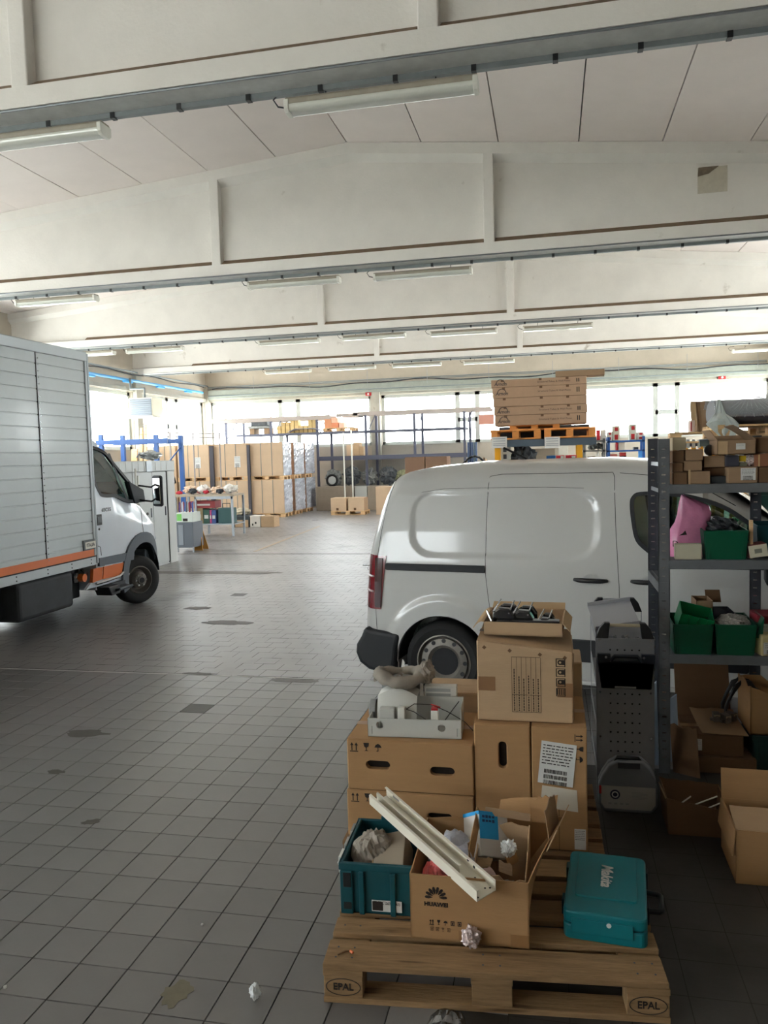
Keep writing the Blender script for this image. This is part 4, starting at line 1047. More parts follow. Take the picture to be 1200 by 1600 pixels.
for y in (.03, .13, .25): m_ = MB(); m_.box(-.014, -.004, y, y+.07, h_c-.06, h_c+.004); m_.tube([(-.016, y+.005, h_c-.02), (-.018, y+.035, h_c-.055), (-.016, y+.065, h_c-.02)], .004, 5); m_.build('latch', MGREY if y > .1 else PAPER, t)
MB().box(.10, .16, d_-.02, d_+.006, h_c, h_c+.018).build('hinge', TEALD, t, bevel=.003)
label_on(t, T(.125, -.0065, .018), .12, .045, lines=2, bars=False, name='type_label', seed=5)
MB().box(.128, .17, -.0095, -.0078, .022, .058).build('label_picture', INK, t)
text('DCS551RTJ', .012, T(.21, -.0095, .052) @ FRONT, INK, 'label_text', t)
# contents of crate
o = crumple('grey cloth bundle inside the dark teal crate', (-.838+.10, 2.885+.17, .17), .085, CLOTH, 'cloth_bundle', 'cloth', 6, (1., 1.1, 1.25), .22, 22)
t = thing('grey_carton', 'dusty pale grey carton tilted in the dark teal crate', 'box', (-.838+.15, 2.885+.05, .20), .06)
b = MB(); M_ = EUL(radians(14), radians(-14), 0); b.cbox((.065, .10, .065), (.13, .21, .11), M=M_); b.build('body', mat('grey_card', (150, 138, 122), .9, var=.06), t, bevel=.004)
b = MB(); b.cbox((-.002, .10, .065), (.004, .21, .11), M=M_); b.build('pale_side', CARDP, t)

# ---------------------------------------------------------------- open carton with flower mark
HW0 = Vector((-.536, 2.765, .145)); hwt = open_box('large open brown carton with black flower emblem on the front pallet', tuple(HW0), radians(.5), .438, .46, .25, CARD, taper=.0, tops=(0, 0, .045, .0), torn=.02, seed=2)
hb = [o for o in hwt.children if o.name.startswith('body')][0]
# flare right side outwards at the top
for v in hb.data.vertices:
    if v.co.x > .2: v.co.x += .09*(v.co.z/.25)*(v.co.y/.46)*1.2 - .07*(1-v.co.z/.25)*(v.co.y/.46)
flap(hwt, (.54, .46, .29), (.30, .47, .25), .09, (.1, .4, .6), CARD, torn=.3, seed=3, name='torn_flap')
flap(hwt, (.555, .44, .27), (.50, .2, .27), .10, (.45, .0, 1.0), CARDL, torn=.5, seed=5, name='torn_flap')
flap(hwt, (.55, .45, .27), (.51, .30, .27), .13, (-.15, .1, 1.0), CARDD, torn=.6, seed=6, name='torn_flap')
flap(hwt, (.52, .44, .27), (.44, .46, .26), .12, (-.05, .0, 1.0), CARD, torn=.6, seed=8, name='torn_flap')
# petals
b = MB()
cx0, cz0 = .098, .165
for k in range(8):
    a = radians(180*(k+.5)/8.*1.12-10); r0, r1, wd = .012, .042, .0055; d = Vector((cos(a), sin(a))); n_ = Vector((-d.y, d.x))
    pts = [Vector((cx0, cz0))+d*r0, Vector((cx0, cz0))+d*(r0+r1)*.5+n_*wd, Vector((cx0, cz0))+d*(r1*.92)+n_*wd*.8, Vector((cx0, cz0))+d*r1, Vector((cx0, cz0))+d*(r1*.92)-n_*wd*.8, Vector((cx0, cz0))+d*(r0+r1)*.5-n_*wd]
    b.prism([(p.x, p.y) for p in pts], 'y', -.0012, .0)
b.build('flower_logo', INK, hwt)
text('HUAWEI', .021, T(cx0, -.0008, .138) @ FRONT, INK, 'brand_print', hwt, bold=.0007, xs=1.1)
symbols(hwt, T(.075, -.001, .062), ('up', 'glass', 'umb', 'sq', 'sq'), .017)
symbols(hwt, T(.075, -.001, .037), ('sq', 'sq', 'glass', 'sq'), .014, mat('faded_ink', (112, 84, 58), .8))
MB().box(.18, .24, -.0008, .0, .01, .045).build('old_tape', TAPEM, hwt); MB().box(.37, .437, -.0008, .0, .004, .05).build('old_tape', TAPEM, hwt)
# contents
def inhw(x, y, z): p = Matrix.Rotation(radians(.5), 4, 'Z') @ Vector((x, y, z)); return (HW0.x+p.x, HW0.y+p.y, HW0.z+p.z)
crumple('pink plastic bag in the left front of the brown open carton', inhw(.085, .12, .03), .078, mat('pink_film', (226, 112, 112), .35, var=.2, scale=12), 'pink_bag', 'bag', 12, (.8, .8, 1.35), .2, 20)
crumple('white and blue plastic wrapping in back of the open brown carton', inhw(.14, .30, .02), .11, mat('white_film', (198, 202, 214), .35, var=.15, scale=20), 'plastic_wrapping', 'wrapping', 14, (1., .8, 1.05), .25, 20)
t = thing('cardboard_divider', 'upright brown cardboard piece in the middle of the open carton', 'cardboard', inhw(.21, .24, .01)); flap(t, (0, 0, 0), (.06, .13, 0), .25, (-.05, 0, 1), CARDD, name='panel')
# smaller box standing inside on right
ib = Vector(inhw(.225, .13, .05)); t = open_box('small torn open carton standing inside the big open carton', tuple(ib), radians(-3), .20, .22, .24, CARDL, tops=(-.07, -.10, .02, .03), torn=.2, seed=11)
flap(t, (0, .22, .28), (0, 0, .21), .05, (-.35, 0, 1), CARD, torn=.3, seed=3, curl=.3)
flap(t, (.02, .22, .28), (.2, .22, .27), .04, (0, .2, 1), CARDD, torn=.3, seed=4, curl=.2)
b = MB(); M_ = T(.02, .004, .085); 
for k in range(9): a = k*.9; b.lathe([(.009, -.001), (.009, .0)], 8, M=T(.055+.026*cos(a)*(k/9.+.3), -.006, .115+.02*sin(a)) @ Matrix.Rotation(pi/2, 4, 'X'))
b.build('red_print', mat('red_ink', (176, 44, 54), .7), t)
p = ib
t = thing('dispenser_box', 'white dispenser carton with blue end sticking out of the torn carton', 'box', (p.x+.03, p.y+.12, p.z+.15), .2)
M_ = EUL(radians(-30), radians(18), radians(25)); b = MB(); b.cbox((.04, .03, .08), (.145, .11, .16), M=M_); b.build('body', mat('white_card', (206, 202, 196), .7), t, bevel=.004)
b = MB(); b.cbox((.04, .03, .165), (.147, .112, .014), M=M_); b.cbox((.015, -.026, .115), (.09, .003, .095), M=M_); b.build('blue_end', mat('bright_blue', (20, 150, 214), .5), t)
m_ = MB(); rr = random.Random(9); [m_.cbox((-.012+.016*k, -.0285, .135+.016*q), (.011, .002, .008+.004*rr.random()), M=M_) for k in range(4) for q in range(2)]; m_.build('print', mat('blue_ink', (16, 60, 110), .6), t, kind='stuff')
crumple('crumpled white tissue in the torn carton', (p.x+.13, p.y+.10, p.z+.17), .028, mat('tissue', (228, 232, 234), .8), seed=21, amp=.6)
for k, (dx, dy, dz, rz) in enumerate(((.06, .03, .12, .4), (.12, .05, .13, -.5), (.15, .09, .15, .9), (.03, .06, .14, 0), (.10, .02, .08, .1))):
    t = thing('torn_card', ['pale pink torn card standing in the torn carton', 'brown torn card bent over in the torn carton', 'orange brown card flap at right in the torn carton', 'thin pale card leaning left in the torn carton', 'grey folded card low in the torn carton'][k], 'cardboard', (p.x+dx, p.y+dy, p.z+dz), rz)
    flap(t, (-.03, 0, 0), (.03, 0, 0), .07, (.2*(k-2), .3, 1), [mat('pale_pink_card', (210, 182, 178), .8), CARDD, CARD, CARDP, MGREY][k], torn=.6, seed=k+20, curl=.4, name='piece')

# ---------------------------------------------------------------- white metal channel
CHW = mat('cream_enamel', (228, 222, 206), .4, spec=.5)
A = atY(591, 1246, 3.16); B = atY(760, 1396, 2.70); ax = (B-A).normalized(); Lc = (B-A).length
side = Vector((1, .12, 0)); side = (side-ax*side.dot(ax)).normalized(); up = side.cross(ax)
if up.z < 0: up = -up
Mc = Matrix(((ax.x, side.x, up.x, A.x), (ax.y, side.y, up.y, A.y), (ax.z, side.z, up.z, A.z), (0, 0, 0, 1)))
ch = thing('metal_channel', 'long cream metal channel lying diagonally across crate and open carton', 'channel', (0, 0, 0)); ch.matrix_world = Mc
W2 = .043; tt = .0022
m_ = MB(); m_.box(0, Lc, -W2, W2, -.012, -.012+tt); m_.build('base_web', CHW, ch)
m_ = MB(); m_.box(0, Lc, -W2-tt, -W2, -.012, .034); m_.box(0, Lc, -W2, -W2+.008, .032, .034); m_.build('side_flange', CHW, ch)
m_ = MB(); m_.box(0, Lc, W2, W2+tt, -.012, .034); m_.box(0, Lc, W2-.008, W2, .032, .034); m_.build('side_flange', CHW, ch)
m_ = MB(); m_.box(0, Lc-.14, -.008, -.006, -.01, .026); m_.box(0, Lc-.14, -.008, -.0, .025, .027); m_.build('inner_divider', CHW, ch)
m_ = MB()
for x, y in ((Lc-.03, .02), (Lc-.05, -.01), (Lc-.012, -.03), (Lc-.02, .035), (Lc-.09, .025)): m_.cyl((x, y, -.0105), (x, y, -.0092), .004, n=10)
m_.build('screw_holes', BLACKP, ch, kind='stuff')
m_ = MB()
for x, z in ((Lc-.115, .012), (Lc-.15, .02)): m_.cyl((x, W2-.0012, z), (x, W2+.0005, z), .006, n=10)
m_.build('side_holes', BLACKP, ch, kind='stuff')
m_ = MB(); rr = random.Random(5); x = .05
for k in range(9): m_.box(x, x+.003, W2-.0012, W2, .012, .022); x += .005
m_.build('stamp_mark', MGREY, ch, kind='stuff')

# ---------------------------------------------------------------- teal tool case
mk = [Vector(q) for q in ((.024, 2.838), (.318, 2.811), (.345, 3.272), (.044, 3.294))]
ang = math.atan2(mk[1].y-mk[0].y, mk[1].x-mk[0].x); tcs = thing('tool_case', 'teal plastic tool case with white lettering lying on the pallet', 'case', (.022, 2.86, .145), ang)
wc, dc, hc = .30, .46, .118
def rpoly(w, d, r, n=5, x0=0, y0=0):
    out = []
    for cx_, cy_, a0 in ((w-r, r, -pi/2), (w-r, d-r, 0), (r, d-r, pi/2), (r, r, pi)):
        for k in range(n+1): t_ = a0+pi/2*k/n; out.append((x0+cx_+r*cos(t_), y0+cy_+r*sin(t_)))
    return out
MB().prism(rpoly(wc, dc, .03), 'z', 0, .056).build('lower_shell', TEAL, tcs, bevel=.006)
MB().prism(rpoly(wc, dc, .03), 'z', .060, hc-.01).build('upper_shell', TEAL, tcs, bevel=.008)
MB().prism(rpoly(wc-.012, dc-.012, .028, x0=.006, y0=.006), 'z', .05, .066).build('seam', TEALD, tcs)
MB().prism(rpoly(wc-.07, dc-.13, .012, x0=.035, y0=.105), 'z', hc-.012, hc-.004).build('lid_panel', TEAL, tcs, bevel=.003)
text('Makita', .062, T(.15, .27, hc-.0035) @ Matrix.Rotation(-pi/2, 4, 'Z'), PAPER, 'brand_lettering', tcs, bold=.0016, shear=.25, xs=1.0)
MB().box(.03, .25, -.006, .0, .03, .085).build('front_panel', TEAL, tcs, bevel=.004)
m_ = MB(); m_.cyl((.165, -.005, .075), (.165, -.008, .075), .009, n=8); m_.build('sticker_rest', PAPER, tcs)
for y in (.10, .34): MB().box(-.012, .008, y, y+.05, .03, .09).build('hinge', TEALD, tcs, bevel=.003)
for y in (.10, .35): MB().box(wc-.008, wc+.008, y, y+.05, .035, .10).build('latch', BLACKP, tcs, bevel=.003)
m_ = MB(); m_.tube([(wc-.005, .16, .055), (wc+.045, .165, .055), (wc+.055, .175, .055), (wc+.055, .275, .055), (wc+.045, .285, .055), (wc-.005, .29, .055)], .010, 8); m_.build('handle', BLACKP, tcs, smooth=True)

# ---------------------------------------------------------------- carton stack
def slot(parent, cx_, cz, w, h, vert=False, name='hand_hole', y=0.):
    body = [o for o in parent.children if o.name.startswith('body')][0]
    if vert: w, h = h, w
    r = min(w, h)/2; pts = []
    for k in range(8): t_ = -pi/2+pi*k/7; pts.append((cx_+w/2-r+r*cos(t_), cz+r*sin(t_)) if w > h else (cx_+r*sin(-t_)*-1, cz+h/2-r+r*cos(t_)))
    for k in range(8): t_ = pi/2+pi*k/7; pts.append((cx_-w/2+r+r*cos(t_), cz+r*sin(t_)) if w > h else (cx_+r*sin(t_), cz-h/2+r+r*cos(t_)))
    if w <= h:
        pts = [(cx_+r*cos(t_), cz+h/2-r+r*sin(t_)) for t_ in [pi*k/7 for k in range(8)]]+[(cx_+r*cos(t_), cz-h/2+r+r*sin(t_)) for t_ in [pi+pi*k/7 for k in range(8)]]
    c = MB(); c.prism(pts, 'y', -.05, .03); bool_cut(body, [c]); bv = body.modifiers.new('b', 'BEVEL'); bv.width = .003; bv.limit_method = 'ANGLE'
    m_ = MB(); m_.prism(pts, 'y', .028, .0295); return m_.build(name, DHOLE, parent)
zt = .146
A2 = carton('lower left brown carton on the back pallet, with arrow glass umbrella marks', (-.972, 3.50, zt), 0, .605, .43, .226, CARD)
A1 = carton('brown carton with two hand holes under the grey lamp parts', (-.965, 3.50, .376), 0, .60, .45, .243, CARD)
slot(A1, .150, .123, .115, .040); slot(A1, .455, .11, .115, .042); slot(A2, .445, .12, .115, .036)
symbols(A1, T(.025, -.001, .19), ('up', 'glass', 'umb'), .038); symbols(A2, T(.03, -.001, .175), ('up', 'glass', 'umb'), .038)
Bx = carton('tall narrow brown carton with upright hand hole, middle of the stack', (-.362, 3.51, zt), 0, .255, .46, .572, CARD)
slot(Bx, .130, .43, .125, .036, True); slot(Bx, .125, .13, .12, .028, True)
Cx = carton('tall brown carton with white shipping label and barcode', (-.102, 3.51, zt), 0, .243, .46, .572, CARD)
MB().box(.117, .119, -.0006, .0005, .0, .25).build('crease', DHOLE, Cx)
lb = label_on(Cx, T(.025, -.003, .315) @ Matrix.Rotation(radians(6), 4, 'Y'), .155, .195, lines=7, name='shipping_label', seed=8)
MB().prism([(.035, .20), (.202, .185), (.198, .285), (.045, .30)], 'y', -.0022, 0).build('blank_label', mat('cream_paper', (208, 200, 184), .8), Cx)
label_on(Cx, T(.185, -.001, .012), .05, .095, lines=6, bars=False, seed=9)
symbols(Cx, T(.195, -.001, .535) @ Matrix.Rotation(pi/2, 4, 'Y'), ('up', 'glass', 'umb'), .032)
Ex = carton('brown carton with worn top behind the grey lamp parts', (-.67, 3.98, zt), 0, .30, .26, .565, CARDL, notape=True)
Fx = carton('tall brown carton behind the top carton, right side showing', (-.16, 3.99, zt), 0, .30, .27, .74, CARDL, notape=True)
MB().box(.2995, .3015, 0, .27, .60, .606).build('black_line', INK, Fx)
# big carton on top
Dx = carton('largest upper carton printed with a table of lines, under the open tray', (-.345, 3.545, .724), 0, .43, .40, .375, CARDL, sag=.05, tape=mat('dark_tape', (96, 80, 66), .4))
tm_ = MB()
for k in range(7): x = .158+.0215*k; tm_.box(x-.0008, x+.0008, -.0012, 0, .045, .30)
for z in (.045, .125, .30): tm_.box(.158, .287, -.0012, 0, z-.0008, z+.0008)
rr = random.Random(2)
for k in range(6):
    x = .158+.0215*k+.008
    for z0, z1 in ((.05, .12), (.13, .13+rr.uniform(.05, .12))):
        z = z0
        while z < z1: d = rr.uniform(.004, .012); tm_.box(x, x+.005, -.0012, 0, z, z+d); z += d+.003
tm_.build('printed_table', mat('brown_ink', (72, 56, 44), .8), Dx)
for k, z in enumerate((.145, .19, .235, .28)):
    m_ = MB(); m_.M = T(-.012, 0, 0); m_.box(.372, .375, -.0012, 0, z-.015, z+.013); m_.box(.400, .403, -.0012, 0, z-.015, z+.013); m_.box(.372, .403, -.0012, 0, z+.011, z+.013); m_.box(.372, .403, -.0012, 0, z-.015, z-.013)
    if k == 0: [m_.box(.375+.007*q, .378+.007*q, -.0012, 0, z-.01, z+.01) for q in range(4)]
    else: m_.lathe([(.004, 0), (.0085, 0), (.0085, .001), (.004, .001)], 12, M=T(.386, 0, z) @ Matrix.Rotation(pi/2, 4, 'X'), cap=False); m_.box(.39, .40, -.0012, 0, z-.008, z+.008)
    [setattr(v, 'z', z+(v.z-z)*1.35) or setattr(v, 'x', .375+(v.x-.375)*1.35) for v in m_.v]; m_.build('pictogram', INK, Dx)
MB().box(.005, .083, -.0008, 0, .14, .205).build('tape_patch', mat('tape_patch', (140, 104, 72), .4), Dx); MB().box(.36, .4295, -.0008, 0, .12, .185).build('tape_patch', mat('tape_patch', (140, 104, 72), .4), Dx)
for x in (.035, .15, .285, .395): m_ = MB(); m_.cbox((x, -.0005, .345 - x*.11), (.014, .0012, .014), rot=(0, .7, 0)); m_.build('diamond_mark', mat('faded_ink', (112, 84, 58), .8), Dx)
MB().box(.43, .4345, .02, .38, .01, .32).build('right_flap', CARDL, Dx)
# tray carton with black brackets
tr = open_box('shallow open carton holding black brackets, topmost of the stack', (-.318, 3.63, 1.104), radians(-3), .36, .33, .062, CARDL, tops=(0, 0, 0, 0))
flap(tr, (0, .33, .062), (0, 0, .062), .05, (-.9, 0, .25), CARDP, curl=.9, seed=1, name='end_flap'); flap(tr, (.36, 0, .062), (.36, .33, .062), .05, (.6, 0, -.7), CARDP, name='end_flap'); flap(tr, (.36, .33, .062), (.0, .33, .062), .07, (0, 1, .3), CARDP, name='end_flap')
BRK = mat('gloss_black', (16, 18, 24), .15, coat=.8)
for k, (x, y, s, lb) in enumerate(((.10, .13, 1., 'left black bracket in the open tray carton'), (.19, .14, .9, 'middle black bracket in the open tray carton'), (.29, .13, .6, 'right, lowest black bracket in the open tray carton'))):
    t = thing('black_bracket', lb, 'bracket', (-.318+x, 3.63+y, 1.112), radians(-8))
    m_ = MB(); m_.prism([(-.055*s, 0), (-.05*s, .09*s), (-.02*s, .11*s), (.03*s, .108*s), (.055*s, .07*s), (.06*s, 0)], 'y', -.09, -.045); m_.build('front_plate', BRK, t, bevel=.008)
    m_ = MB(); m_.prism([(-.055*s, 0), (-.05*s, .09*s), (-.02*s, .11*s), (.03*s, .108*s), (.055*s, .07*s), (.06*s, 0)], 'y', .02, .06); m_.build('rear_plate', BRK, t, bevel=.008)
    m_ = MB(); m_.tube([(-.045*s, -.10, .095*s), (-.045*s, .09, .12*s)], .004, 6); m_.tube([(.03*s, -.10, .09*s), (.02*s, .09, .115*s)], .004, 6); m_.build('chrome_rod', CHROME, t)
    MB().box(-.05*s, .055*s, -.05, .03, .0, .03).build('base', BRK, t, bevel=.004)
t = thing('black_bracket_bar', 'long low black bar along the front of the open tray carton', 'bracket', (-.30, 3.66, 1.112), radians(-3)); MB().box(.04, .33, -.01, .05, 0, .06).build('bar', BRK, t, bevel=.006)
m_ = MB(); m_.tube([(.02, -.02, .055), (-.02, .12, .075)], .004, 6); m_.build('chrome_rod', CHROME, t)

# ---------------------------------------------------------------- lamp parts on the left carton
gt = thing('gear_tray', 'light grey metal gear tray with wiring on the left carton', 'gear tray', (-.868, 3.535, .624), radians(2.5)); gw, gd, gh = .445, .17, .088
fr = MB(); fr.box(0, gw, 0, .004, 0, gh); fo = fr.build('front_panel', LGREY, gt)
bool_cut(fo, [MB().cyl((.058, -.02, .056), (.058, .02, .056), .018, n=20), MB().cyl((.352, -.02, .050), (.352, .02, .050), .018, n=20), MB().box(.018, .022, -.01, .02, .012, .05), MB().box(.423, .427, -.01, .02, .012, .05)])
m_ = MB(); m_.box(0, gw, 0, gd, 0, .004); m_.build('base', LGREY, gt); MB().box(0, .004, 0, gd, 0, gh*.95).build('end_panel', LGREY, gt)
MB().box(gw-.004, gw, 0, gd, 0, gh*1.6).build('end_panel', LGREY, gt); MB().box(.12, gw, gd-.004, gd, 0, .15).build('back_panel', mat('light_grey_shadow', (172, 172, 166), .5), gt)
MB().box(.05, .125, .03, .09, .03, .125).build('ballast', LGREY, gt, bevel=.006); MB().box(.14, .175, .03, .07, .02, .13).build('terminal_block', WHITEP, gt, bevel=.004); MB().box(.30, .335, .025, .06, .02, .125).build('terminal_block', WHITEP, gt, bevel=.003)
MB().box(.302, .333, .024, .061, .125, .134).build('red_cap', RED, gt)
m_ = MB(); m_.tube([(.18, .05, .12), (.22, .04, .15), (.30, .04, .15), (.38, .03, .12), (.46, .0, .085), (.50, -.02, .05)], .002, 5); m_.tube([(.18, .05, .12), (.22, .03, .115), (.28, .02, .08)], .002, 5); m_.tube([(.36, .03, .07), (.40, .06, .12), (.43, .08, .155)], .002, 5); m_.build('wires', INK, gt)
m_ = MB(); m_.tube([(.30, .04, .15), (.345, .035, .138)], .0035, 5); m_.build('red_sleeve', RED, gt)
t = thing('lamp_cover', 'rounded light grey plastic cover behind the gear tray', 'lamp cover', (-.855, 3.60, .624), radians(2))
P = []
for i in range(13):
    u = i/12.; row = []
    for j in range(13): a = pi*j/12; row.append((.02+.19*u+.0*cos(a), .14-.14*cos(a), .0+(.165+.035*sin(pi*u))*min(1, 1.5*sin(a))**.8))
    P.append(row)
MB().slab(P, .004).build('shell', LGREY, t, smooth=True, autosm=50)
P2 = [[(p[0], p[1]*.5+.14, p[2]*.75+.08) for p in r] for r in P]; MB().slab(P2, .004).build('upper_shell', MGREY, t, smooth=True, autosm=50)
m_ = MB(); m_.lathe([(.05, 0), (.052, .03), (.04, .034)], 16, M=T(0, .10, .08) @ Matrix.Rotation(-pi/2, 4, 'Y')); m_.build('side_cap', MGREY, t, bevel=.003)
t = thing('louvre_grid', 'small light grey slotted panel behind the gear tray', 'grid', (-.625, 3.73, .624), radians(2)); MB().box(0, .16, 0, .05, 0, .195).build('panel', LGREY, t, bevel=.004)
for k in range(3): MB().box(.01, .13, -.002, .0, .12+.024*k, .135+.024*k).build('slot', MGREY if k else INK, t)
# cloth bag: ring-like folded sack
t = thing('cloth_bag', 'folded grey cloth bag lying on top of the lamp parts', 'bag', (-.745, 3.74, .835), 0); P = []
for i in range(36):
    a = 2*pi*i/36; row = []
    for j in range(16):
        b_ = 2*pi*j/16; rr_ = .034*(1+.45*noise.noise((cos(a)*2, sin(a)*2, 1.5+b_*.5))); R0 = .085; x = (R0*1.25+rr_*cos(b_))*cos(a); y = (R0*1.15+rr_*cos(b_))*sin(a); z = .03+.8*rr_*sin(b_)+.012*sin(2*a+1)+.006*noise.noise((a*6, b_*3, 0)); row.append((x, y, z))
    P.append(row)
P.append(P[0]); MB().grid(P, closed_v=True).build('rolled_edge', CLOTH, t, smooth=True)
P = []
for i in range(10):
    r = .10*i/9.; P.append([(1.35*r*cos(a), r*sin(a), .012+.025*abs(noise.noise((r*30, a*1.6, 3)))+.01*sin(5*a)*i/9.) for a in [2*pi*k/28 for k in range(28)]])
MB().grid(P, closed_v=True).build('folded_inside', CLOTH, t, smooth=True); crumple('', (.13, -.0, -.01), .045, CLOTH, 'side_fold', 'cloth', 8, (.9, 1, 1.2), .3, parent=t)
c = atY(630, 1042, 4.6); t = thing('paper_tag', 'thin white paper tag standing up behind the cloth bag', 'tag', (c.x, c.y, 0)); MB().prism([(-.012, 0), (.012, 0), (.010, c.z+.03), (-.002, c.z+.05), (-.012, c.z)], 'y', -.002, .002).build('strip', PAPER, t)

# ---------------------------------------------------------------- perforated tool cart
ct = thing('tool_cart', 'grey perforated metal tool rack with trays beside the shelving', 'rack', (.228, 4.36, 0)); CG = mat('cart_grey', (140, 142, 146), .5, .25, var=.06, scale=8)
cw, cdp = .305, .62
fp = MB(); fp.box(0, cw, 0, .003, .14, .93); fpo = fp.build('front_panel', CG, ct)
cut = []
for j, z in enumerate([.30+.0535*k for k in range(10)]+[.865]):
    for i in range(5):
        x = .075+.038*i; cut.append((x, z))
hm = MB()
for x, z in cut: hm.cyl((x, -.01, z), (x, .02, z), .0055, n=8)
bool_cut(fpo, [hm])
m_ = MB()
for x, z in ((.02, .92), (.285, .92), (.02, .63), (.285, .63), (.02, .38), (.285, .38)): m_.cyl((x, -.003, z), (x, 0, z), .006, n=8)
m_.build('screws', CHROME, ct, kind='stuff')
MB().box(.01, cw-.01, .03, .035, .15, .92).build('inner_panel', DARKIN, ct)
for x in (0, cw-.003): MB().box(x, x+.003, 0, .02, .0, .94).build('upright', CG, ct); MB().box(x, x+.003, cdp-.02, cdp, .0, .96).build('upright', CG, ct)
for z in (.16, .42, .66, .90):
    MB().box(0, cw, 0, cdp, z-.003, z).build('shelf', CG, ct)
    MB().box(0, .003, 0, cdp, z, z+.05).build('shelf_edge', CG, ct)
# end brackets with handle bars
for y, zz, lb in ((0, .93, 0), (cdp-.03, .96, 1)):
    for x0, s in ((0, 1), (cw, -1)):
        m_ = MB(); m_.prism([(x0, zz), (x0+s*.02, zz+.055), (x0+s*.045, zz+.085), (x0+s*.075, zz+.085), (x0+s*.065, zz)], 'y', y-.008, y+.03); m_.build('end_bracket', BLACKP, ct, bevel=.003)
    m_ = MB(); m_.tube([(.06, y+.01, zz+.07), (cw-.06, y+.01, zz+.07)], .009, 8); m_.build('handle_bar', GALV if y else mat('cream_bar', (186, 178, 150), .5), ct)
# sheet metal tray tilted on top, loose hardware
t = thing('sheet_tray', 'tilted grey sheet metal tray on top of the perforated rack', 'tray', (.24, 4.55, .912)); m_ = MB(); M_ = EUL(radians(28), radians(-7), radians(8)); m_.box(0, .25, .0, .22, 0.02, .024, M=M_); m_.box(0, .25, 0, .004, .02, .05, M=M_); m_.box(0, .25, .216, .22, .02, .05, M=M_); m_.build('panel', mat('sheet_grey', (176, 178, 184), .4, .4), t)
rr = random.Random(8)
for k in range(14):
    x, y = rr.uniform(.03, .27), rr.uniform(.05, .16); o = MB(); q = rr.uniform(.006, .012)
    if k % 2: o.lathe([(q, 0), (q, .012), (q*.5, .012), (q*.5, 0)], 6, cap=False)
    else: o.tube([(-.02, 0, q), (.02, .004, q)], q*.5, 6); o.cyl((-.02, 0, q), (-.026, -.001, q), q, n=6)
    o = o.build('hex_nut' if k % 2 else 'bolt', CHROME if k % 3 else GALV, None, loc=(.228+x, 4.36+y, .901), rotz=rr.uniform(0, 3)); tag(o, 'loose steel nut among hardware on the perforated rack' if k % 2 else 'loose steel bolt among hardware on the perforated rack', 'hardware', 'loose hardware on the perforated rack')
for y0 in (.0,):
    t = thing('black_bin', 'black plastic carry bin hung in the middle of the perforated rack', 'bin', (.232, 4.335, .665))
    m_ = MB(); m_.prism([(.02, .0), (.0, .15), (.295, .15), (.28, .0)], 'y', -.03, .0); m_.prism([(.02, .0), (.0, .15), (.295, .15), (.28, .0)], 'y', -.19+.16, .0); bb = m_.build('front', mat('bin_black', (30, 36, 48), .35), t, bevel=.006)
    m_ = MB(); m_.tube([(.07, -.02, .15), (.09, -.022, .178), (.21, -.022, .178), (.23, -.02, .15)], .012, 8); m_.box(.0, .07, -.03, .0, .14, .19); m_.box(.23, .30, -.03, .0, .14, .19); m_.build('handle', mat('bin_black', (30, 36, 48), .35), t, bevel=.004)
    for x in (.045, .24): m_ = MB(); m_.cyl((x, -.032, .175), (x, -.038, .175), .007, n=10); m_.build('bolt_head', CHROME, t)
    MB().box(.09, .20, -.033, -.028, .005, .016).build('pale_edge', MGREY, t)
# grey case leaning at foot of the rack
cs = thing('grey_tool_case', 'grey plastic power tool case standing at foot of perforated rack', 'case', (.231, 4.26, 0)); prof = [(.035, .0), (.0, .04), (.0, .15), (.02, .20), (.055, .255), (.10, .285), (.225, .285), (.265, .25), (.295, .20), (.305, .15), (.305, .04), (.27, .0)]
MB().prism(prof, 'y', .0, .05).build('front_shell', mat('case_grey', (122, 126, 132), .5), cs, bevel=.008); MB().prism(prof, 'y', .052, .095).build('rear_shell', mat('case_grey', (122, 126, 132), .5), cs, bevel=.008)
MB().prism([(.03, .02), (.012, .05), (.012, .145), (.293, .145), (.293, .05), (.27, .02)], 'y', -.003, .001).build('paper_label', mat('case_label', (178, 176, 172), .6), cs)
m_ = MB(); m_.lathe([(.026, 0), (.026, .002)], 20, M=T(.085, -.003, .10) @ Matrix.Rotation(pi/2, 4, 'X')); m_.build('round_mark', mat('navy_ink', (40, 44, 70), .6), cs)
m_ = MB(); m_.lathe([(.012, 0), (.018, 0), (.018, .001), (.012, .001)], 16, M=T(.085, -.005, .10) @ Matrix.Rotation(pi/2, 4, 'X'), cap=False); m_.build('round_mark_ring', PAPER, cs)
m_ = MB(); rr = random.Random(3)
for k in range(4): x = .05+.03*k; m_.box(x, x+.016, -.0045, -.003, .045, .055)
for k in range(6): m_.box(.17, .17+rr.uniform(.06, .10), -.0045, -.003, .10+.007*k-.02, .102+.007*k-.02)
m_.build('printing', MGREY, cs, kind='stuff')
MB().box(.002, .014, -.005, .0, .10, .145).build('red_latch', RED, cs, bevel=.002)
MB().box(.10, .215, -.004, .0, .245, .278).build('handle_recess', RACKD, cs, bevel=.004); m_ = MB(); m_.tube([(.09, .03, .27), (.10, .03, .292), (.21, .03, .292), (.225, .03, .27)], .01, 6); m_.build('carry_handle', BLACKP, cs)
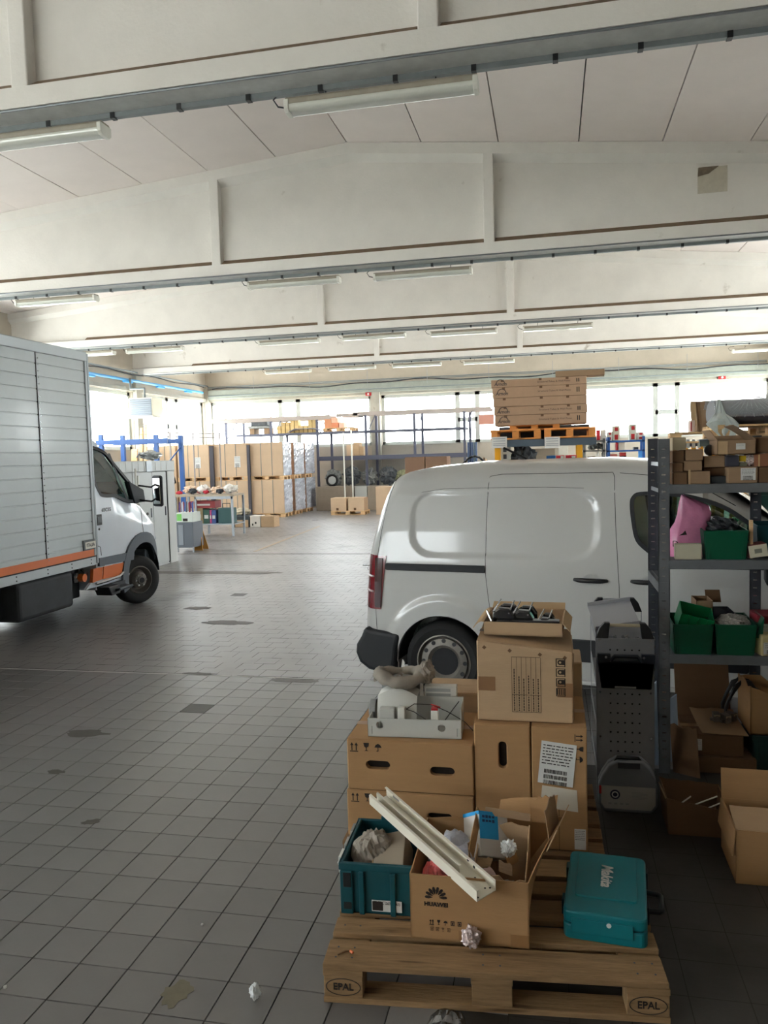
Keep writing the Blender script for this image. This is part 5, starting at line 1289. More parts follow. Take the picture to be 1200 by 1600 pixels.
# ================================================================== SHELVING AT RIGHT AND ITS CONTENTS
SX0, SX1, SY0, SY1 = .615, 1.30, 4.83, 5.33
rk = thing('shelving_unit', 'grey slotted metal shelving unit filled with boxes and green bins at the right', 'shelving', (0, 0, 0))
def upright(x, y, top, m, holes=True):
    b = MB(); b.box(x, x+.065, y, y+.004, 0, top); b.box(x+.061, x+.065, y, y+.04, 0, top); b.box(x, x+.004, y, y+.012, 0, top); o = b.build('upright', m, rk)
    if holes:
        k = 0; h = MB(); z = .10
        while z < top-.03: h.cbox((x+.030, y-.0006, z), (.022, .0016, .007)); z += .05
        h.build('punched_slots', CHROME if True else m, o, kind='stuff')
    return o
SLOTM = mat('slot_light', (150, 152, 150), .5)
for (x, y, tp_, m) in ((SX0, SY0, 2.01, GREYM), (SX0+.0, SY1, 2.02, RACKD), (SX1-.065, SY0, 2.01, GREYM), (SX1-.065, SY1, 2.02, RACKD)): upright(x, y, tp_, m)
SH = (1.740, 1.294, .729)
for z in SH:
    MB().box(SX0+.06, SX1, SY0+.004, SY1, z-.006, z).build('shelf', GREYM, rk)
    MB().box(SX0+.06, SX1, SY0-.004, SY0+.002, z-.053, z).build('shelf_lip', GREYM, rk, bevel=.003); MB().box(SX0+.06, SX1, SY1-.002, SY1+.004, z-.053, z).build('shelf_lip', RACKD, rk, bevel=.003)
for z in (1.86, 1.15, 1.70): MB().box(SX0+.02, SX0+.024, SY0, SY1, z-.012, z+.012).build('side_brace', GALV, rk)
MB().box(SX0+.0, SX0+.06, SY0-.002, SY1, 1.10, 1.16).build('side_plate', GREYM, rk)
def pxw(x0, x1, yt, yb, Y):
    a = atY(x0, yb, Y); b = atY(x1, yb, Y); c = atY((x0+x1)/2, yt, Y); d = atY((x0+x1)/2, yb, Y)
    return a.x, b.x-a.x, d.z, c.z-d.z
def pxcarton(label, x0, x1, yt, yb, Y, d, m=CARD, base=None, group=None, **k):
    x, w_, z, h = pxw(x0, x1, yt, yb, Y)
    if base is not None:
        if not isinstance(base, float): base = TOPZ[base.name]
        h += z-base; z = base
    r_ = carton(label, (x, Y, z), k.pop('rotz', 0), w_, d, max(.02, h), m, group, **k); TOPZ[r_.name] = z+max(.02, h)+.005; return r_
TOPZ = {}; S1, S2, S3 = SH
Yc = 4.86
a1 = pxcarton('small brown carton at lower left corner of the top shelf', 1050.7, 1074, 738.7, 757, Yc, .28, CARDB, S1)
a2 = pxcarton('brown carton with pale torn edge, second along the bottom of the top shelf', 1076.5, 1110, 737, 757, Yc, .30, CARDD, S1)
MB().box(-.004, .008, -.004, 0, 0, .085).build('torn_edge', CARDP, a2)
a3 = pxcarton('dark grey low box between brown cartons on the top shelf', 1111, 1136, 745, 757, Yc+.06, .2, mat('dark_grey_card', (66, 72, 76), .8), S1, notape=True)
a4 = pxcarton('brown carton with round white label on the bottom of the top shelf', 1137.5, 1184, 730, 757, Yc, .30, CARDD, S1)
label_on(a4, T(.068, -.003, .018), .08, .07, lines=5, bars=True, seed=3)
a5 = pxcarton('dark brown carton at right end of the bottom row on the top shelf', 1185, 1225, 730, 757, Yc+.01, .3, CARDB, S1)
zt1 = S1+.073
b1 = pxcarton('flat brown carton on the lower left carton of the top shelf', 1050.7, 1067, 724, 738, Yc+.01, .26, CARDB, a1)
b2 = pxcarton('wide flat brown carton resting on two cartons of the top shelf', 1068, 1097, 720.7, 737, Yc+.02, .26, CARDD, a2)
b3 = pxcarton('low brown carton behind the dark grey box on the top shelf', 1099, 1136, 731, 744, Yc+.10, .15, CARDB, a3)
c1 = pxcarton('brown carton with dark edges in third layer at left of the top shelf', 1050.7, 1069, 704.7, 724, Yc+.02, .24, CARDB, b1)
c2 = pxcarton('taller plain brown carton in the third layer of the top shelf', 1071, 1098.5, 702.7, 720.5, Yc+.02, .25, CARDD, b2)
c3 = pxcarton('brown carton holding a round dark disc, middle of the top shelf', 1100, 1133, 713, 731, Yc+.06, .22, CARDD, b3, notape=True)
x, w_, z, h = pxw(1105, 1120, 706, 713, Yc+.1); t = thing('dark_disc', 'round dark disc standing in a brown carton on the top shelf', 'disc', (x, Yc+.18, TOPZ[c3.name]+.031)); MB().lathe([(.03, -.01), (.034, 0), (.03, .01)], 20, M=T(.03, 0, .0) @ Matrix.Rotation(pi/2, 4, 'X') @ T(0, 0.0, 0)).build('disc', BLACKP, t)
t.location.z += .0
d1 = pxcarton('pale beige carton at the top left corner of the shelving', 1050.7, 1072, 684, 704, Yc+.03, .25, mat('beige_card', (176, 162, 134), .85, var=.05), c1)
e1 = pxcarton('dark blue grey box in the middle of the top shelf', 1134, 1155, 712, 729, Yc+.03, .2, mat('slate_card', (60, 60, 70), .8), a4, notape=True)
e3 = pxcarton('small grey green carton under the yellow box on the top shelf', 1155.5, 1167, 722.5, 729, Yc+.04, .15, mat('grey_green_card', (110, 112, 90), .8), a4, notape=True, topdetail=False)
e2 = pxcarton('small yellow box beside the dark box on the top shelf', 1155, 1166, 712, 722, Yc+.05, .12, mat('yellow_card', (224, 190, 40), .6), e3, notape=True, topdetail=False)
c = atY(1172, 722, Yc+.06); crumple('clear bag of white and red parts on the top shelf', (c.x, c.y, TOPZ[a4.name]), .028, mat('bag_of_parts', (190, 176, 170), .3, var=.6, scale=90), 'parts_bag', 'bag', 31, (1, 1, 1.1), .3)
f1 = open_box('open brown carton with raised flap and white label high on the shelving', (pxw(1121, 1174, 690, 712, Yc)[0], Yc, TOPZ[e1.name]), 0, .21, .24, .085, CARDD, seed=4, flaps=((3, .09, (-.2, .3, .35)), (1, .17, (-1, .0, .9), dict(curl=.15)), (2, .1, (0, .7, .2))))
label_on(f1, T(.10, -.003, .03), .05, .036, lines=3, bars=False, seed=6)
MB().box(.003, .055, -.003, 0, .005, .08).build('pale_patch', CARDP, f1)
f3 = pxcarton('reddish brown taped carton at right in the middle layer of the top shelf', 1179, 1225, 709, 730, Yc+.02, .26, mat('red_card', (142, 92, 66), .8, var=.06), a5)
f2 = pxcarton('dark brown carton at the top right end of the shelving', 1177, 1225, 683, 708, Yc+.03, .26, CARDB, f3)
MB().box(.02, .028, -.002, 0, 0, .07).build('tape_strip', TAPEC, f3)

# second shelf
x, w_, z, h = pxw(1049, 1107, 776, 875, Yc+.1)
t = thing('pink_bag', 'pink translucent plastic bag standing on the second shelf', 'bag', (x, Yc+.05, S2+.001))
prof = [(0, 0, .215), (.08, .0, .215), (.16, .0, .21), (.22, .015, .20), (.28, .05, .185), (.31, .075, .17), (.335, .06, .10), (.365, .04, .065)]
P = []
for i, (z, xa, xb) in enumerate([(0, .0, .21), (.05, -.005, .215), (.10, -.005, .20), (.16, .0, .205), (.21, .03, .225), (.26, .045, .235), (.30, .05, .225), (.335, .055, .15), (.37, .065, .078)]):
    row = []; n = 32
    for j in range(n):
        a = 2*pi*j/n; cxm = (xa+xb)/2; rx = (xb-xa)/2; ry = .085*(1-.75*z/.37)
        q = 1+.16*noise.noise((cos(a)*3, sin(a)*3, z*16)); row.append((cxm+rx*cos(a)*(1+.03*q), .11+ry*sin(a)*q, z+.012*noise.noise((a*2, z*10, 5))*(i > 3)))
    P.append(row)
PB = MB(); PB.grid(P, closed_v=True); PB.build('bag_film', PINKB, t, smooth=True)
text('D', .05, T(.018, .018, .085) @ FRONT, INK, 'print', t, bold=.0); m_ = MB(); m_.prism([(.04, .135), (.085, .14), (.075, .165), (.06, .148)], 'y', .02, .022); m_.build('printed_mark', INK, t)
crumple('', (.10, .11, .0), .075, mat('dark_pink_parts', (150, 70, 110), .6, var=.3), 'bag_contents', seed=17, parent=t, sq=(1.1, .7, 1.1), amp=.2)
g1 = pxcarton('cream white carton in front of the pink bag on the second shelf', 1055, 1097, 850.5, 876, Yc-.01, .05, mat('cream_card', (186, 182, 160), .8, var=.06), S2+.001, notape=True)
def bin_(label, x0, x1, yt, yb, Y, d, base, m=GREENP, group=None, th=.006, contents=True, tf=.012):
    x, w_, z, h = pxw(x0, x1, yt, yb, Y); h += z-base; t = thing('green_bin', label, 'bin', (x, Y, base), 0, group)
    P = []
    A = [(0, 0), (w_, 0), (w_, d), (0, d)]; Bm = [(tf, tf), (w_-tf, tf), (w_-tf, d-tf), (tf, d-tf)]; b = MB(); H = [h, h, h*1.08, h*1.08]
    for i in range(4):
        j = (i+1) % 4; b.slab([[Vector((*Bm[i], 0)), Vector((*A[i], H[i]))], [Vector((*Bm[j], 0)), Vector((*A[j], H[j]))]], th)
    b.box(tf, w_-tf, tf, d-tf, 0, .006); b.build('shell', m, t)
    MB().box(-.004, w_+.004, -.006, .004, h-.012, h+.002).build('front_rim', m, t, bevel=.002)
    for q in (-.004, w_-.002): MB().add([(q, 0, h-.01), (q+.006, 0, h-.01), (q+.006, d, H[2]-.01), (q, d, H[2]-.01), (q, 0, h+.002), (q+.006, 0, h+.002), (q+.006, d, H[2]+.002), (q, d, H[2]+.002)], [(0, 3, 2, 1), (4, 5, 6, 7), (0, 1, 5, 4), (1, 2, 6, 5), (2, 3, 7, 6), (3, 0, 4, 7)]).build('side_rim', m, t)
    for q in (.12, .88): MB().box(w_*q-.006, w_*q+.006, -.002+tf*.3, .006, .01, h-.02).build('rib', m, t, bevel=.002)
    return t, w_, d, h
gb1 = bin_('large green plastic bin on the second shelf right of the pink bag', 1101, 1168, 829.5, 876, Yc, .30, S2+.001)
c = gb1[0].location
t = thing('mixed_parts', 'dark metal and cloth parts heaped in the large green bin of the second shelf', 'parts', (c.x+.12, c.y+.16, c.z+.11)); crumple('', (0, 0, 0), .09, mat('dark_parts', (44, 48, 52), .6, var=.5, scale=30), 'heap', seed=41, parent=t, sq=(1, 1, .65), amp=.35, n=18)
crumple('', (-.05, .02, .09), .03, mat('glitter_parts', (180, 184, 186), .3, .6, var=.7, scale=120), 'bright_parts', seed=42, parent=t, sq=(1.6, 1, .6), amp=.5)
MB().tube([(.07, 0, .02), (.08, .02, .12), (.10, .02, .10)], .012, 6).build('green_tube', GREENL, t)
x, w_, z, h = pxw(1171, 1176, 808, 860, Yc+.05); t = thing('wood_batten', 'short upright wooden batten right of the green bin on the second shelf', 'batten', (x, Yc+.04, S2+.001)); MB().box(0, w_, 0, .03, 0, h+.03).build('batten', WOODL, t, bevel=.002)
x, w_, z, h = pxw(1172, 1198, 858, 874, Yc); t = thing('labelled_box', 'small tilted box with white label on the second shelf', 'box', (x, Yc-.0, S2+.004)); M_ = EUL(0, radians(-9), 0); m_ = MB(); m_.box(0, .10, 0, .12, 0.002, .075, M=M_); m_.build('body', mat('dull_red_card', (110, 46, 46), .8), t); m_ = MB(); m_.box(0.0, .10, -.002, 0, .002, .073, M=M_); m_.build('paper_label', mat('cream_card', (186, 182, 160), .8), t)
t.location.z += .002
m_ = MB(); m_.box(.03, .07, -.003, -.001, .025, .05, M=M_); m_.build('printing', mat('faint_print', (120, 122, 110), .8), t)
gb2 = bin_('dark green bin cut by the right frame edge on the second shelf', 1184, 1240, 822, 858, Yc+.16, .2, S2+.001, TEALD)
# lower green bins
gb3 = bin_('left green bin on the third shelf, holding a second bin', 1053, 1113.5, 976.7, 1024, Yc-.02, .30, S3+.001)
gb4 = bin_('right green bin on the third shelf, half full of small parts', 1119, 1181, 976.7, 1024, Yc-.02, .30, S3+.001)
c = gb3[0].location; t = thing('green_bin', 'small bright green bin lying tilted inside the left green bin', 'bin', (c.x+.02, c.y+.06, c.z+.13)); M_ = EUL(radians(18), radians(14), 0)
m_ = MB(); m_.box(0, .19, 0, .004, .0, .12, M=M_); m_.box(0, .19, .16, .164, 0, .12, M=M_); m_.box(0, .004, 0, .164, 0, .12, M=M_); m_.box(.186, .19, 0, .164, 0, .12, M=M_); m_.box(0, .19, 0, .164, 0, .004, M=M_); m_.build('shell', GREENL, t)
for q in (.05, .10, .15): m_ = MB(); m_.box(q, q+.006, -.005, 0, .0, .12, M=M_); m_.build('rib', GREENL, t)
c = gb4[0].location; crumple('', (0, 0, 0), .01, BLACKP, seed=1) if False else None
t = thing('small_parts', 'layer of pale small parts in the right green bin', 'parts', (c.x+.12, c.y+.15, c.z+.10)); crumple('', (0, 0, 0), .10, mat('pale_small_parts', (150, 146, 140), .5, var=.6, scale=80), 'heap', seed=44, parent=t, sq=(1, 1.2, .55), amp=.2, n=18)
MB().prism([(.10, .0), (.14, .10), (.15, .12), (.14, .0)], 'y', -.12, .1).build('green_divider', GREENP, t)
x, w_, z, h = pxw(1088, 1114, 939, 957, Yc+.2); open_box('small open carton behind the green bins on the third shelf', (x, Yc+.2, S3+.001), 0, w_, .18, z+h-S3, CARDD, seed=6)
x, w_, z, h = pxw(1116, 1151, 950, 974, Yc+.18); t = open_box('dark open box with raised brown flap behind the right green bin', (x, Yc+.2, S3+.001), radians(3), w_, .18, z+h-S3-.03, mat('dark_slate', (40, 42, 56), .7), seed=7, tops=(.03, -.01, 0, 0)); flap(t, (.0, .18, .24), (.09, .18, .24), .08, (-.1, .1, 1), CARDB, seed=3)
t = carton('dark red box at the right end of the third shelf', (pxw(1182, 1200, 973, 1000, Yc+.1)[0], Yc+.08, S3+.001), 0, .3, .2, .215, mat('dark_red_card', (124, 20, 40), .6), notape=True)
label_on(t, T(.02, -.002, .12), .08, .05, PAPER, lines=2, bars=False, seed=4)
t = carton('yellowish printed carton at right end in front on the third shelf', (pxw(1190, 1200, 995, 1024, Yc-.02)[0], Yc-.02, S3+.001), radians(14), .2, .09, .12, mat('yellow_print_card', (204, 190, 140), .7, var=.1), notape=True)
label_on(t, T(.01, -.002, .01), .12, .07, lines=3, seed=5)
# blue/black rear items seen under the third shelf
# items standing on the floor inside the rack
x, w_, z, h = pxw(1072, 1166, 1151, 1184, 4.86); q1 = carton('low brown carton with small white label under the shelving', (x, 4.90, .098), 0, w_*.99, .34, .125, CARDB); label_on(q1, T(.012, -.002, .03), .085, .07, lines=3, bars=False, seed=2)
flap(q1, (0, .33, .13), (.33, .33, .13), .44, (-.03, .12, 1), CARDB, seed=2, curl=.0, name='raised_flap')
flap(q1, (.10, .0, .14), (.36, .0, .132), .30, (-.10, 1, .12), CARDD, torn=.2, seed=5, name='loose_flap', curl=-.1)
x, w_, z, h = pxw(1094, 1186, 1184, 1216, 4.82); r1 = carton('wide low brown carton on the floor under the labelled carton', (x, 4.87, 0), 0, w_, .36, .095, CARDB)
MB().box(-.03, -.01, 0, .01, .01, .10).build('white_tab', PAPER, r1)
flap_t = thing('torn_cardboard', 'dark torn cardboard sheet leaning at the front upright of the shelving', 'cardboard', (.70, 4.86, 0)); flap(flap_t, (.0, 0, 0), (.14, -.08, .0), .27, (-.05, .18, 1), CARDB, torn=.5, seed=9, name='sheet', curl=-.1)
for k, (dx, dy, lb) in enumerate(((.22, .12, 'dull metal fitting on the left of the loose cardboard flap'), (.27, .10, 'dull square metal fitting in the middle of the loose flap'), (.31, .14, 'dull metal fitting with bright edge on right of the loose flap'))):
    t = thing('metal_fitting', lb, 'fitting', (q1.location.x+dx-.02, q1.location.y+dy, .275), .4*k); m_ = MB(); m_.box(-.02, .02, -.03, .03, 0, .05); m_.box(-.035, .035, -.012, .012, 0, .02); m_.cyl((0, -.034, .028), (0, .034, .028), .012, n=12); m_.build('bracket', mat('dull_metal', (112, 104, 96), .5, .5), t, bevel=.003); m_ = MB(); m_.box(-.018, .018, -.032, -.028, .034, .046); m_.build('bright_edge', mat('brass_edge', (170, 156, 130), .4, .4), t)
x, w_, z, h = pxw(1179, 1215, 1155, 1206, 4.88); t = thing('green_crate', 'dark green plastic crate on the floor at the right end under the shelving', 'crate', (x, 4.90, 0)); MB().box(0, .35, 0, .32, 0, .235).build('shell', mat('dark_green_plastic', (26, 58, 54), .5), t, bevel=.01)
for k in range(3): MB().box(.03+.09*k, .05+.09*k, -.008, 0, .02, .21).build('rib', mat('dark_green_plastic', (26, 58, 54), .5), t, bevel=.003)
MB().box(-.008, .358, -.008, .0, .205, .235).build('rim', mat('dark_green_plastic', (26, 58, 54), .5), t, bevel=.003)
t = open_box('open brown carton standing on the dark green crate under the shelving', (x-.02, 4.90, .237), 0, .36, .32, .24, CARD, seed=8, torn=.2, tops=(.06, -.03, 0, .06), flaps=())
# long dark bundle at back of the rack
t = thing('cable_coil', 'black cable coil behind the cartons on the floor of the shelving', 'cable coil', (1.17, 5.18, 0)); m_ = MB(); P = []
for k in range(90): a = k*.42; P.append((.12*cos(a), .05*sin(a*.5), .28+.20*sin(a)+.02*sin(k*1.7)))
m_.tube(P, .010, 6); m_.build('loops', BLACKP, t, smooth=True); m_ = MB(); m_.box(-.1, .1, .0, .1, 0, .12); m_.build('plug_box', BLACKP, t, bevel=.01)
# pale sheets leaning between the rack and the tool cart
for k, (xx, yy, h, lb) in enumerate(((.56, 4.95, .50, 'pale blue panel standing left of the front upright'), (.69, 5.02, .40, 'pale blue panel standing right of the front upright'))):
    t = thing('panel_sheet', lb, 'panel', (xx, yy, 0)); m_ = MB(); m_.add([(0, 0, 0), (.07, 0, 0), (.07, .02, 0), (0, .02, 0), (0, .10, h*.85), (.07, .10, h), (.07, .12, h), (0, .12, h*.85)], [(0, 3, 2, 1), (4, 5, 6, 7), (0, 1, 5, 4), (1, 2, 6, 5), (2, 3, 7, 6), (3, 0, 4, 7)]); m_.build('sheet', mat('pale_blue_sheet', (150, 166, 186), .6), t)
# ---- open cartons on floor in front
R1 = open_box('open brown carton on the floor in front of the shelving', (.548, 4.035, 0), radians(0), .30, .27, .175, CARDB, taper=.012, tops=(.02, -.035, 0, .02), torn=.1, seed=13, flaps=())
flap(R1, (0, .0, .19), (.0, .1, .19), .05, (-.5, .3, 1), CARDD, torn=.4, seed=4, name='torn_flap')
for k, (x0, y0, x1, y1, lb) in enumerate(((.06, .03, .13, .08, 'left thin white tube in the open brown floor carton'), (.12, .03, .26, .10, 'long thin white tube in the open brown floor carton'), (.20, .02, .27, .03, 'short thin white tube at the front of the brown floor carton'))):
    t = thing('white_tube', lb, 'tube', (.548, 4.035, .10)); MB().tube([(x0, y0, .045), (x1, y1, .075)], .0035, 6).build('tube', WHITEP, t)
R2 = open_box('big brown carton with raised back flap at the right frame edge', (.787, 3.62, 0), radians(-1), .42, .34, .245, CARD, taper=.0, seed=14, torn=.0, tops=(0, -.01, 0, .0), flaps=((2, .145, (0, .12, 1), dict(m=CARD)), (3, .12, (-.1, 0, -1), dict(m=CARD))))
flap(R2, (.0, .005, .25), (.42, .005, .238), .20, (.04, 1, .03), CARDL, seed=15, curl=-.08, torn=.1, name='top_flap')
# ================================================================== BACKGROUND
def zat(px, py, Y): return atY(px, py, Y).z
def pbox(label, cat, name, x0, x1, yt, yb, Y, d, m, base=None, bevel=.01, group=None):
    x, w_, z, h = pxw(x0, x1, yt, yb, Y)
    if base is not None: h += z-base; z = base
    t = thing(name, label, cat, (x, Y, z), 0, group); MB().box(0, w_, 0, d, 0, h).build('body', m, t, bevel=bevel); return t, w_, h
GW = mat('pale_grey_metal', (188, 192, 192), .5, .1, var=.04, scale=4); GW2 = mat('pale_metal_frame', (206, 208, 206), .5)
BLUER = mat('blue_rack_steel', (44, 92, 160), .45, var=.05); YEL = mat('yellow_rack_steel', (236, 168, 24), .45, var=.04)
PCARD = mat('pale_cardboard', (204, 176, 146), .85, var=.06, scale=2); PCARD2 = mat('pink_brown_cardboard', (176, 140, 116), .85, var=.06, scale=2)  # far boxes: washed-out look of window haze put into the pale colour
DARKM = mat('dark_machine_metal', (84, 88, 92), .6, .3, var=.3, scale=8); GRM = mat('grey_machine_metal', (128, 130, 128), .5, .4, var=.35, scale=9)
# ---- tall cabinets on the left, doors facing the aisle
CX_ = -7.28
def cy_(px, py): return atX(px, py, CX_).y
y_end = cy_(278, 867); y_start = y_end-3.2
cab = thing('metal_cabinet_row', 'tall pale grey metal cabinets behind the truck nose', 'cabinet', (CX_, y_start, 0))
ln = y_end-y_start; cbh = 1.80
MB().box(-.6, -.02, 0, ln, .0, cbh).build('carcass', GW, cab, bevel=.006)
ed = [0, .9, 1.62, cy_(240, 800)-y_start, cy_(262, 800)-y_start]
ed = sorted(ed)
for a, b in zip(ed, ed[1:]):
    if b-a > .1: d_o = MB().box(-.02, .0, a+.008, b-.008, .05, cbh-.01).build('door', GW, cab, bevel=.004); MB().box(0, .012, b-.10, b-.075, .95, 1.12).build('door_handle', RACKD, d_o)
MB().box(-.02, .0, ed[-1]+.05, ln, .0, cbh).build('end_panel', GW2, cab, bevel=.004); MB().box(-.02, -.012, ed[-1]-.0, ed[-1]+.05, 0.03, cbh).build('dark_gap', SEAL, cab)
fs_ = thing('ribbed_fascia', 'long ribbed grey metal cover lying on top of the cabinets', 'cover', (CX_, y_start, cbh+.001)); MB().box(-.55, .03, 0, ln-.03, 0, .20).build('cover', GW, fs_, bevel=.01)
for k in range(14): MB().box(.03, .036, .1+.21*k, .12+.21*k, .02, .18).build('rib', GW2, fs_)
MB().box(.03, .045, ln-1.15, ln-.95, .0, .2).build('clip', GALV, fs_)
c = atX(284, 728, CX_+.0); crumple('silvery foil duct ends on the right end of the cabinet top', (CX_-.25, y_end-.45, cbh+.203), .14, mat('foil_duct', (176, 180, 182), .3, .7, var=.4, scale=12), 'foil_duct', 'duct', 51, (1.2, 2., .6), .4)
t = thing('dark_clamp', 'dark clamp hanging at the cabinet end', 'clamp', (CX_-.15, y_end+.01, 1.55)); MB().tube([(0, 0, .2), (.05, .1, .15), (.0, .25, .1), (.05, .2, 0)], .03, 6).build('arm', BLACKP, t); MB().box(-.02, .10, 0, .06, .16, .24).build('jaw', BLACKP, t, bevel=.01)
for k, (px, py, l) in enumerate(((207, 737, 'left'), (211, 748, 'right'))):
    c = atX(px, py, CX_+.05); t = thing('white_stick', l+' short white stick leaning by the truck windscreen and cabinet', 'stick', (CX_+.08, c.y, 0)); MB().tube([(0, -.05, 0), (0, .05, c.z+.05)], .018, 6).build('stick', WHITEP, t)
# ---- small grey cart with a box of tubes
Yk = atZ(290, 863).y; x, w_, z, h = pxw(277, 303, 815, 862, Yk); t = thing('grey_cart', 'small grey cart with a window panel next to the cabinets', 'cart', (x, Yk, 0)); MB().box(0, w_, 0, .5, .10, h).build('body', mat('cart_dark', (92, 98, 106), .5, .2), t, bevel=.01); MB().box(.05, .17, -.01, 0, .16, h-.06).build('front_panel', mat('cart_panel', (128, 134, 142), .4), t, bevel=.004)
for q in (0, w_-.03): MB().box(q, q+.03, 0, .03, 0, .12).build('leg', GALV, t)
kz = h; x1, w1, z1, h1 = pxw(276, 301, 799, 814, Yk); t = thing('white_carton', 'white and green box full of tubes on the grey cart', 'box', (x1, Yk, kz+.001)); MB().box(0, w1, 0, .4, 0, h1).build('body', mat('white_green_box', (206, 214, 206), .6), t, bevel=.004); MB().box(.01, .12, -.004, 0, .03, h1-.03).build('green_print', mat('green_print', (120, 196, 96), .6), t); MB().box(.15, .26, -.004, 0, .02, .08).build('dark_slot', INK, t)
rr = random.Random(12)
for k in range(9):
    cc = [(86, 50, 120), (150, 40, 44), (196, 198, 206), (60, 80, 150), (90, 96, 110)][k % 5]; t = thing('cartridge', ['purple', 'red', 'white', 'blue', 'grey'][k % 5]+' cartridge tube, '+['far left', 'second', 'third', 'fourth', 'middle', 'sixth', 'seventh', 'eighth', 'far right'][k]+' in the white box on the cart', 'tube', (x1+.03+k*w1/9.6, Yk+.1+.1*(k % 2), kz+h1+.002)); m_ = MB(); m_.tube([(0, 0, 0), (.02*rr.uniform(-1, 1), .02, .2), (.02*rr.uniform(-1, 1), .02, .23)], [.018, .018, .006], 8); m_.build('tube', mat('tube_%d' % (k % 5), cc, .5), t)
c = atZ(309, 860); t = thing('ochre_sign', 'ochre yellow folding floor stand beside the grey cart', 'sign', (c.x, c.y, 0)); m_ = MB(); m_.add([(-.10, 0, 0), (.12, 0, 0), (.02, .12, .62), (-.07, .12, .62), (-.10, .02, 0), (.12, .02, 0), (.02, .14, .62), (-.07, .14, .62)], [(0, 3, 2, 1), (4, 5, 6, 7), (0, 1, 5, 4), (1, 2, 6, 5), (2, 3, 7, 6), (3, 0, 4, 7)]); m_.build('front_leaf', mat('ochre_plastic', (206, 150, 66), .5), t); m_ = MB(); m_.add([(-.10, .32, 0), (.12, .32, 0), (.02, .15, .62), (-.07, .15, .62), (-.10, .30, 0), (.12, .30, 0), (.02, .14, .61), (-.07, .14, .61)], [(0, 3, 2, 1), (4, 5, 6, 7), (0, 1, 5, 4), (1, 2, 6, 5), (2, 3, 7, 6), (3, 0, 4, 7)]); m_.build('rear_leaf', mat('ochre_plastic', (206, 150, 66), .5), t)
# ---- workbench with clutter
Yb = 19.0; x, w_, z, h = pxw(272, 366, 772, 834, Yb); bt = zat(320, 773, Yb); wb = thing('workbench', 'metal workbench cluttered with parts in front of the wrapped pallets', 'workbench', (x, Yb, 0))
MB().box(0, w_, 0, .8, bt-.05, bt).build('bench_top', mat('bench_top', (168, 154, 134), .7, var=.1), wb)
for xx in (.05, .62, w_-.06):
    for yy in (0, .75): MB().box(xx, xx+.05, yy, yy+.05, 0, bt-.05).build('leg', GALV, wb)
MB().box(.3, w_, .05, .78, .30, .33).build('lower_shelf', GALV, wb); MB().box(.62, w_, -.0, .02, bt-.12, bt-.05).build('front_rail', GALV, wb)
items = [((196, 40, 60), .10, 'red'), ((228, 224, 218), .16, 'white'), ((210, 110, 120), .12, 'pink'), ((46, 50, 56), .12, 'black'), ((224, 196, 170), .14, 'beige'), ((196, 200, 204), .10, 'grey')]
spots_ = ['at the left end', 'left of the middle', 'left in front', 'just left of centre', 'in the centre', 'right of centre', 'behind the centre', 'near the right post', 'towards the right end', 'at the right end', 'at the back left', 'at the back right']
for k in range(12):
    cc, r, nm = items[k % 6]; xx = x+.08+(w_-.16)*((k*5) % 12)/12.; crumple('%s bundle on the cluttered workbench, %s' % (nm, spots_[(k*5) % 12]), (xx, Yb+.25+.25*((k*7) % 3)/2., bt+.001), r*rr.uniform(.55, .9), mat('bench_'+nm, cc, .7, var=.2, scale=20), 'bench_clutter', 'parts', 60+k, (1.4, 1, .8), .5, 10)
for (x0, x1, yt, yb, cc, lb, nm) in ((298, 336, 783, 794, (140, 44, 48), 'dark red drawer box under the workbench top', 'drawer_box'), (302, 318, 794, 818, (150, 130, 96), 'ochre panel box under the left of the workbench', 'storage_box'), (318, 328, 796, 817, (30, 70, 56), 'dark green binder box on the lower bench shelf', 'binder_box'), (328, 331, 797, 816, (170, 60, 110), 'narrow magenta folder on the lower bench shelf', 'folder'), (331, 338, 797, 815, (52, 74, 128), 'blue folder box on the lower bench shelf', 'folder')):
    zz = zat((x0+x1)/2, yb, Yb+.15); t, a, b = pbox(lb, 'box', nm, x0, x1, yt, yb, Yb+.12, .4, mat(nm+str(x0), cc, .6), base=(.331 if yb > 800 else None)); MB().box(a*.2, a*.8, -.01, 0, b*.35, b*.6).build('front_label', mat('bin_label', (190, 190, 184), .7), t)
t, a, b = pbox('dark green toolbox with a wire handle under the bench, right side', 'toolbox', 'toolbox', 341, 362, 794, 808, Yb+.1, .35, mat('dark_green_tool', (28, 72, 72), .5), base=.331); MB().tube([(a*.25, .1, b), (a*.25, .1, b+.12), (a*.8, .1, b+.12), (a*.8, .1, b)], .012, 6).build('handle', BLACKP, t)
# ---- crates and boxes on the floor in front of pallets
Yq = atZ(385, 824).y
t, a, b = pbox('dark crate with loose sheets on top beside the workbench', 'crate', 'dark_crate', 362, 390, 806, 824, Yq, .6, mat('crate_dark', (48, 54, 58), .6), base=0); MB().box(.12, a-.03, -.02, 0, .01, .22).build('card_front', CARDL, t)
crumple('pale cloth heap on the dark crate', (t.location.x+.25, Yq+.3, b+.002), .2, mat('pale_cloth', (196, 184, 160), .9, var=.1), 'cloth_heap', 'cloth', 77, (1.3, 1, .5), .3)
t, a, b = pbox('white box with dark marks on the floor, middle of three', 'box', 'white_box', 391, 407, 806, 824, Yq, .4, mat('white_box_card', (214, 206, 196), .7), base=0); MB().box(.06, .10, -.004, 0, .05, .11).build('dark_mark', INK, t); MB().box(.15, .20, -.004, 0, .1, .16).build('dark_mark', INK, t)
carton('open topped brown carton on the floor right of the white box', (pxw(408, 429, 806, 823, Yq)[0], Yq, 0), radians(-3), pxw(408, 429, 806, 823, Yq)[1], .4, pxw(408, 429, 806, 823, Yq)[3], CARDL)
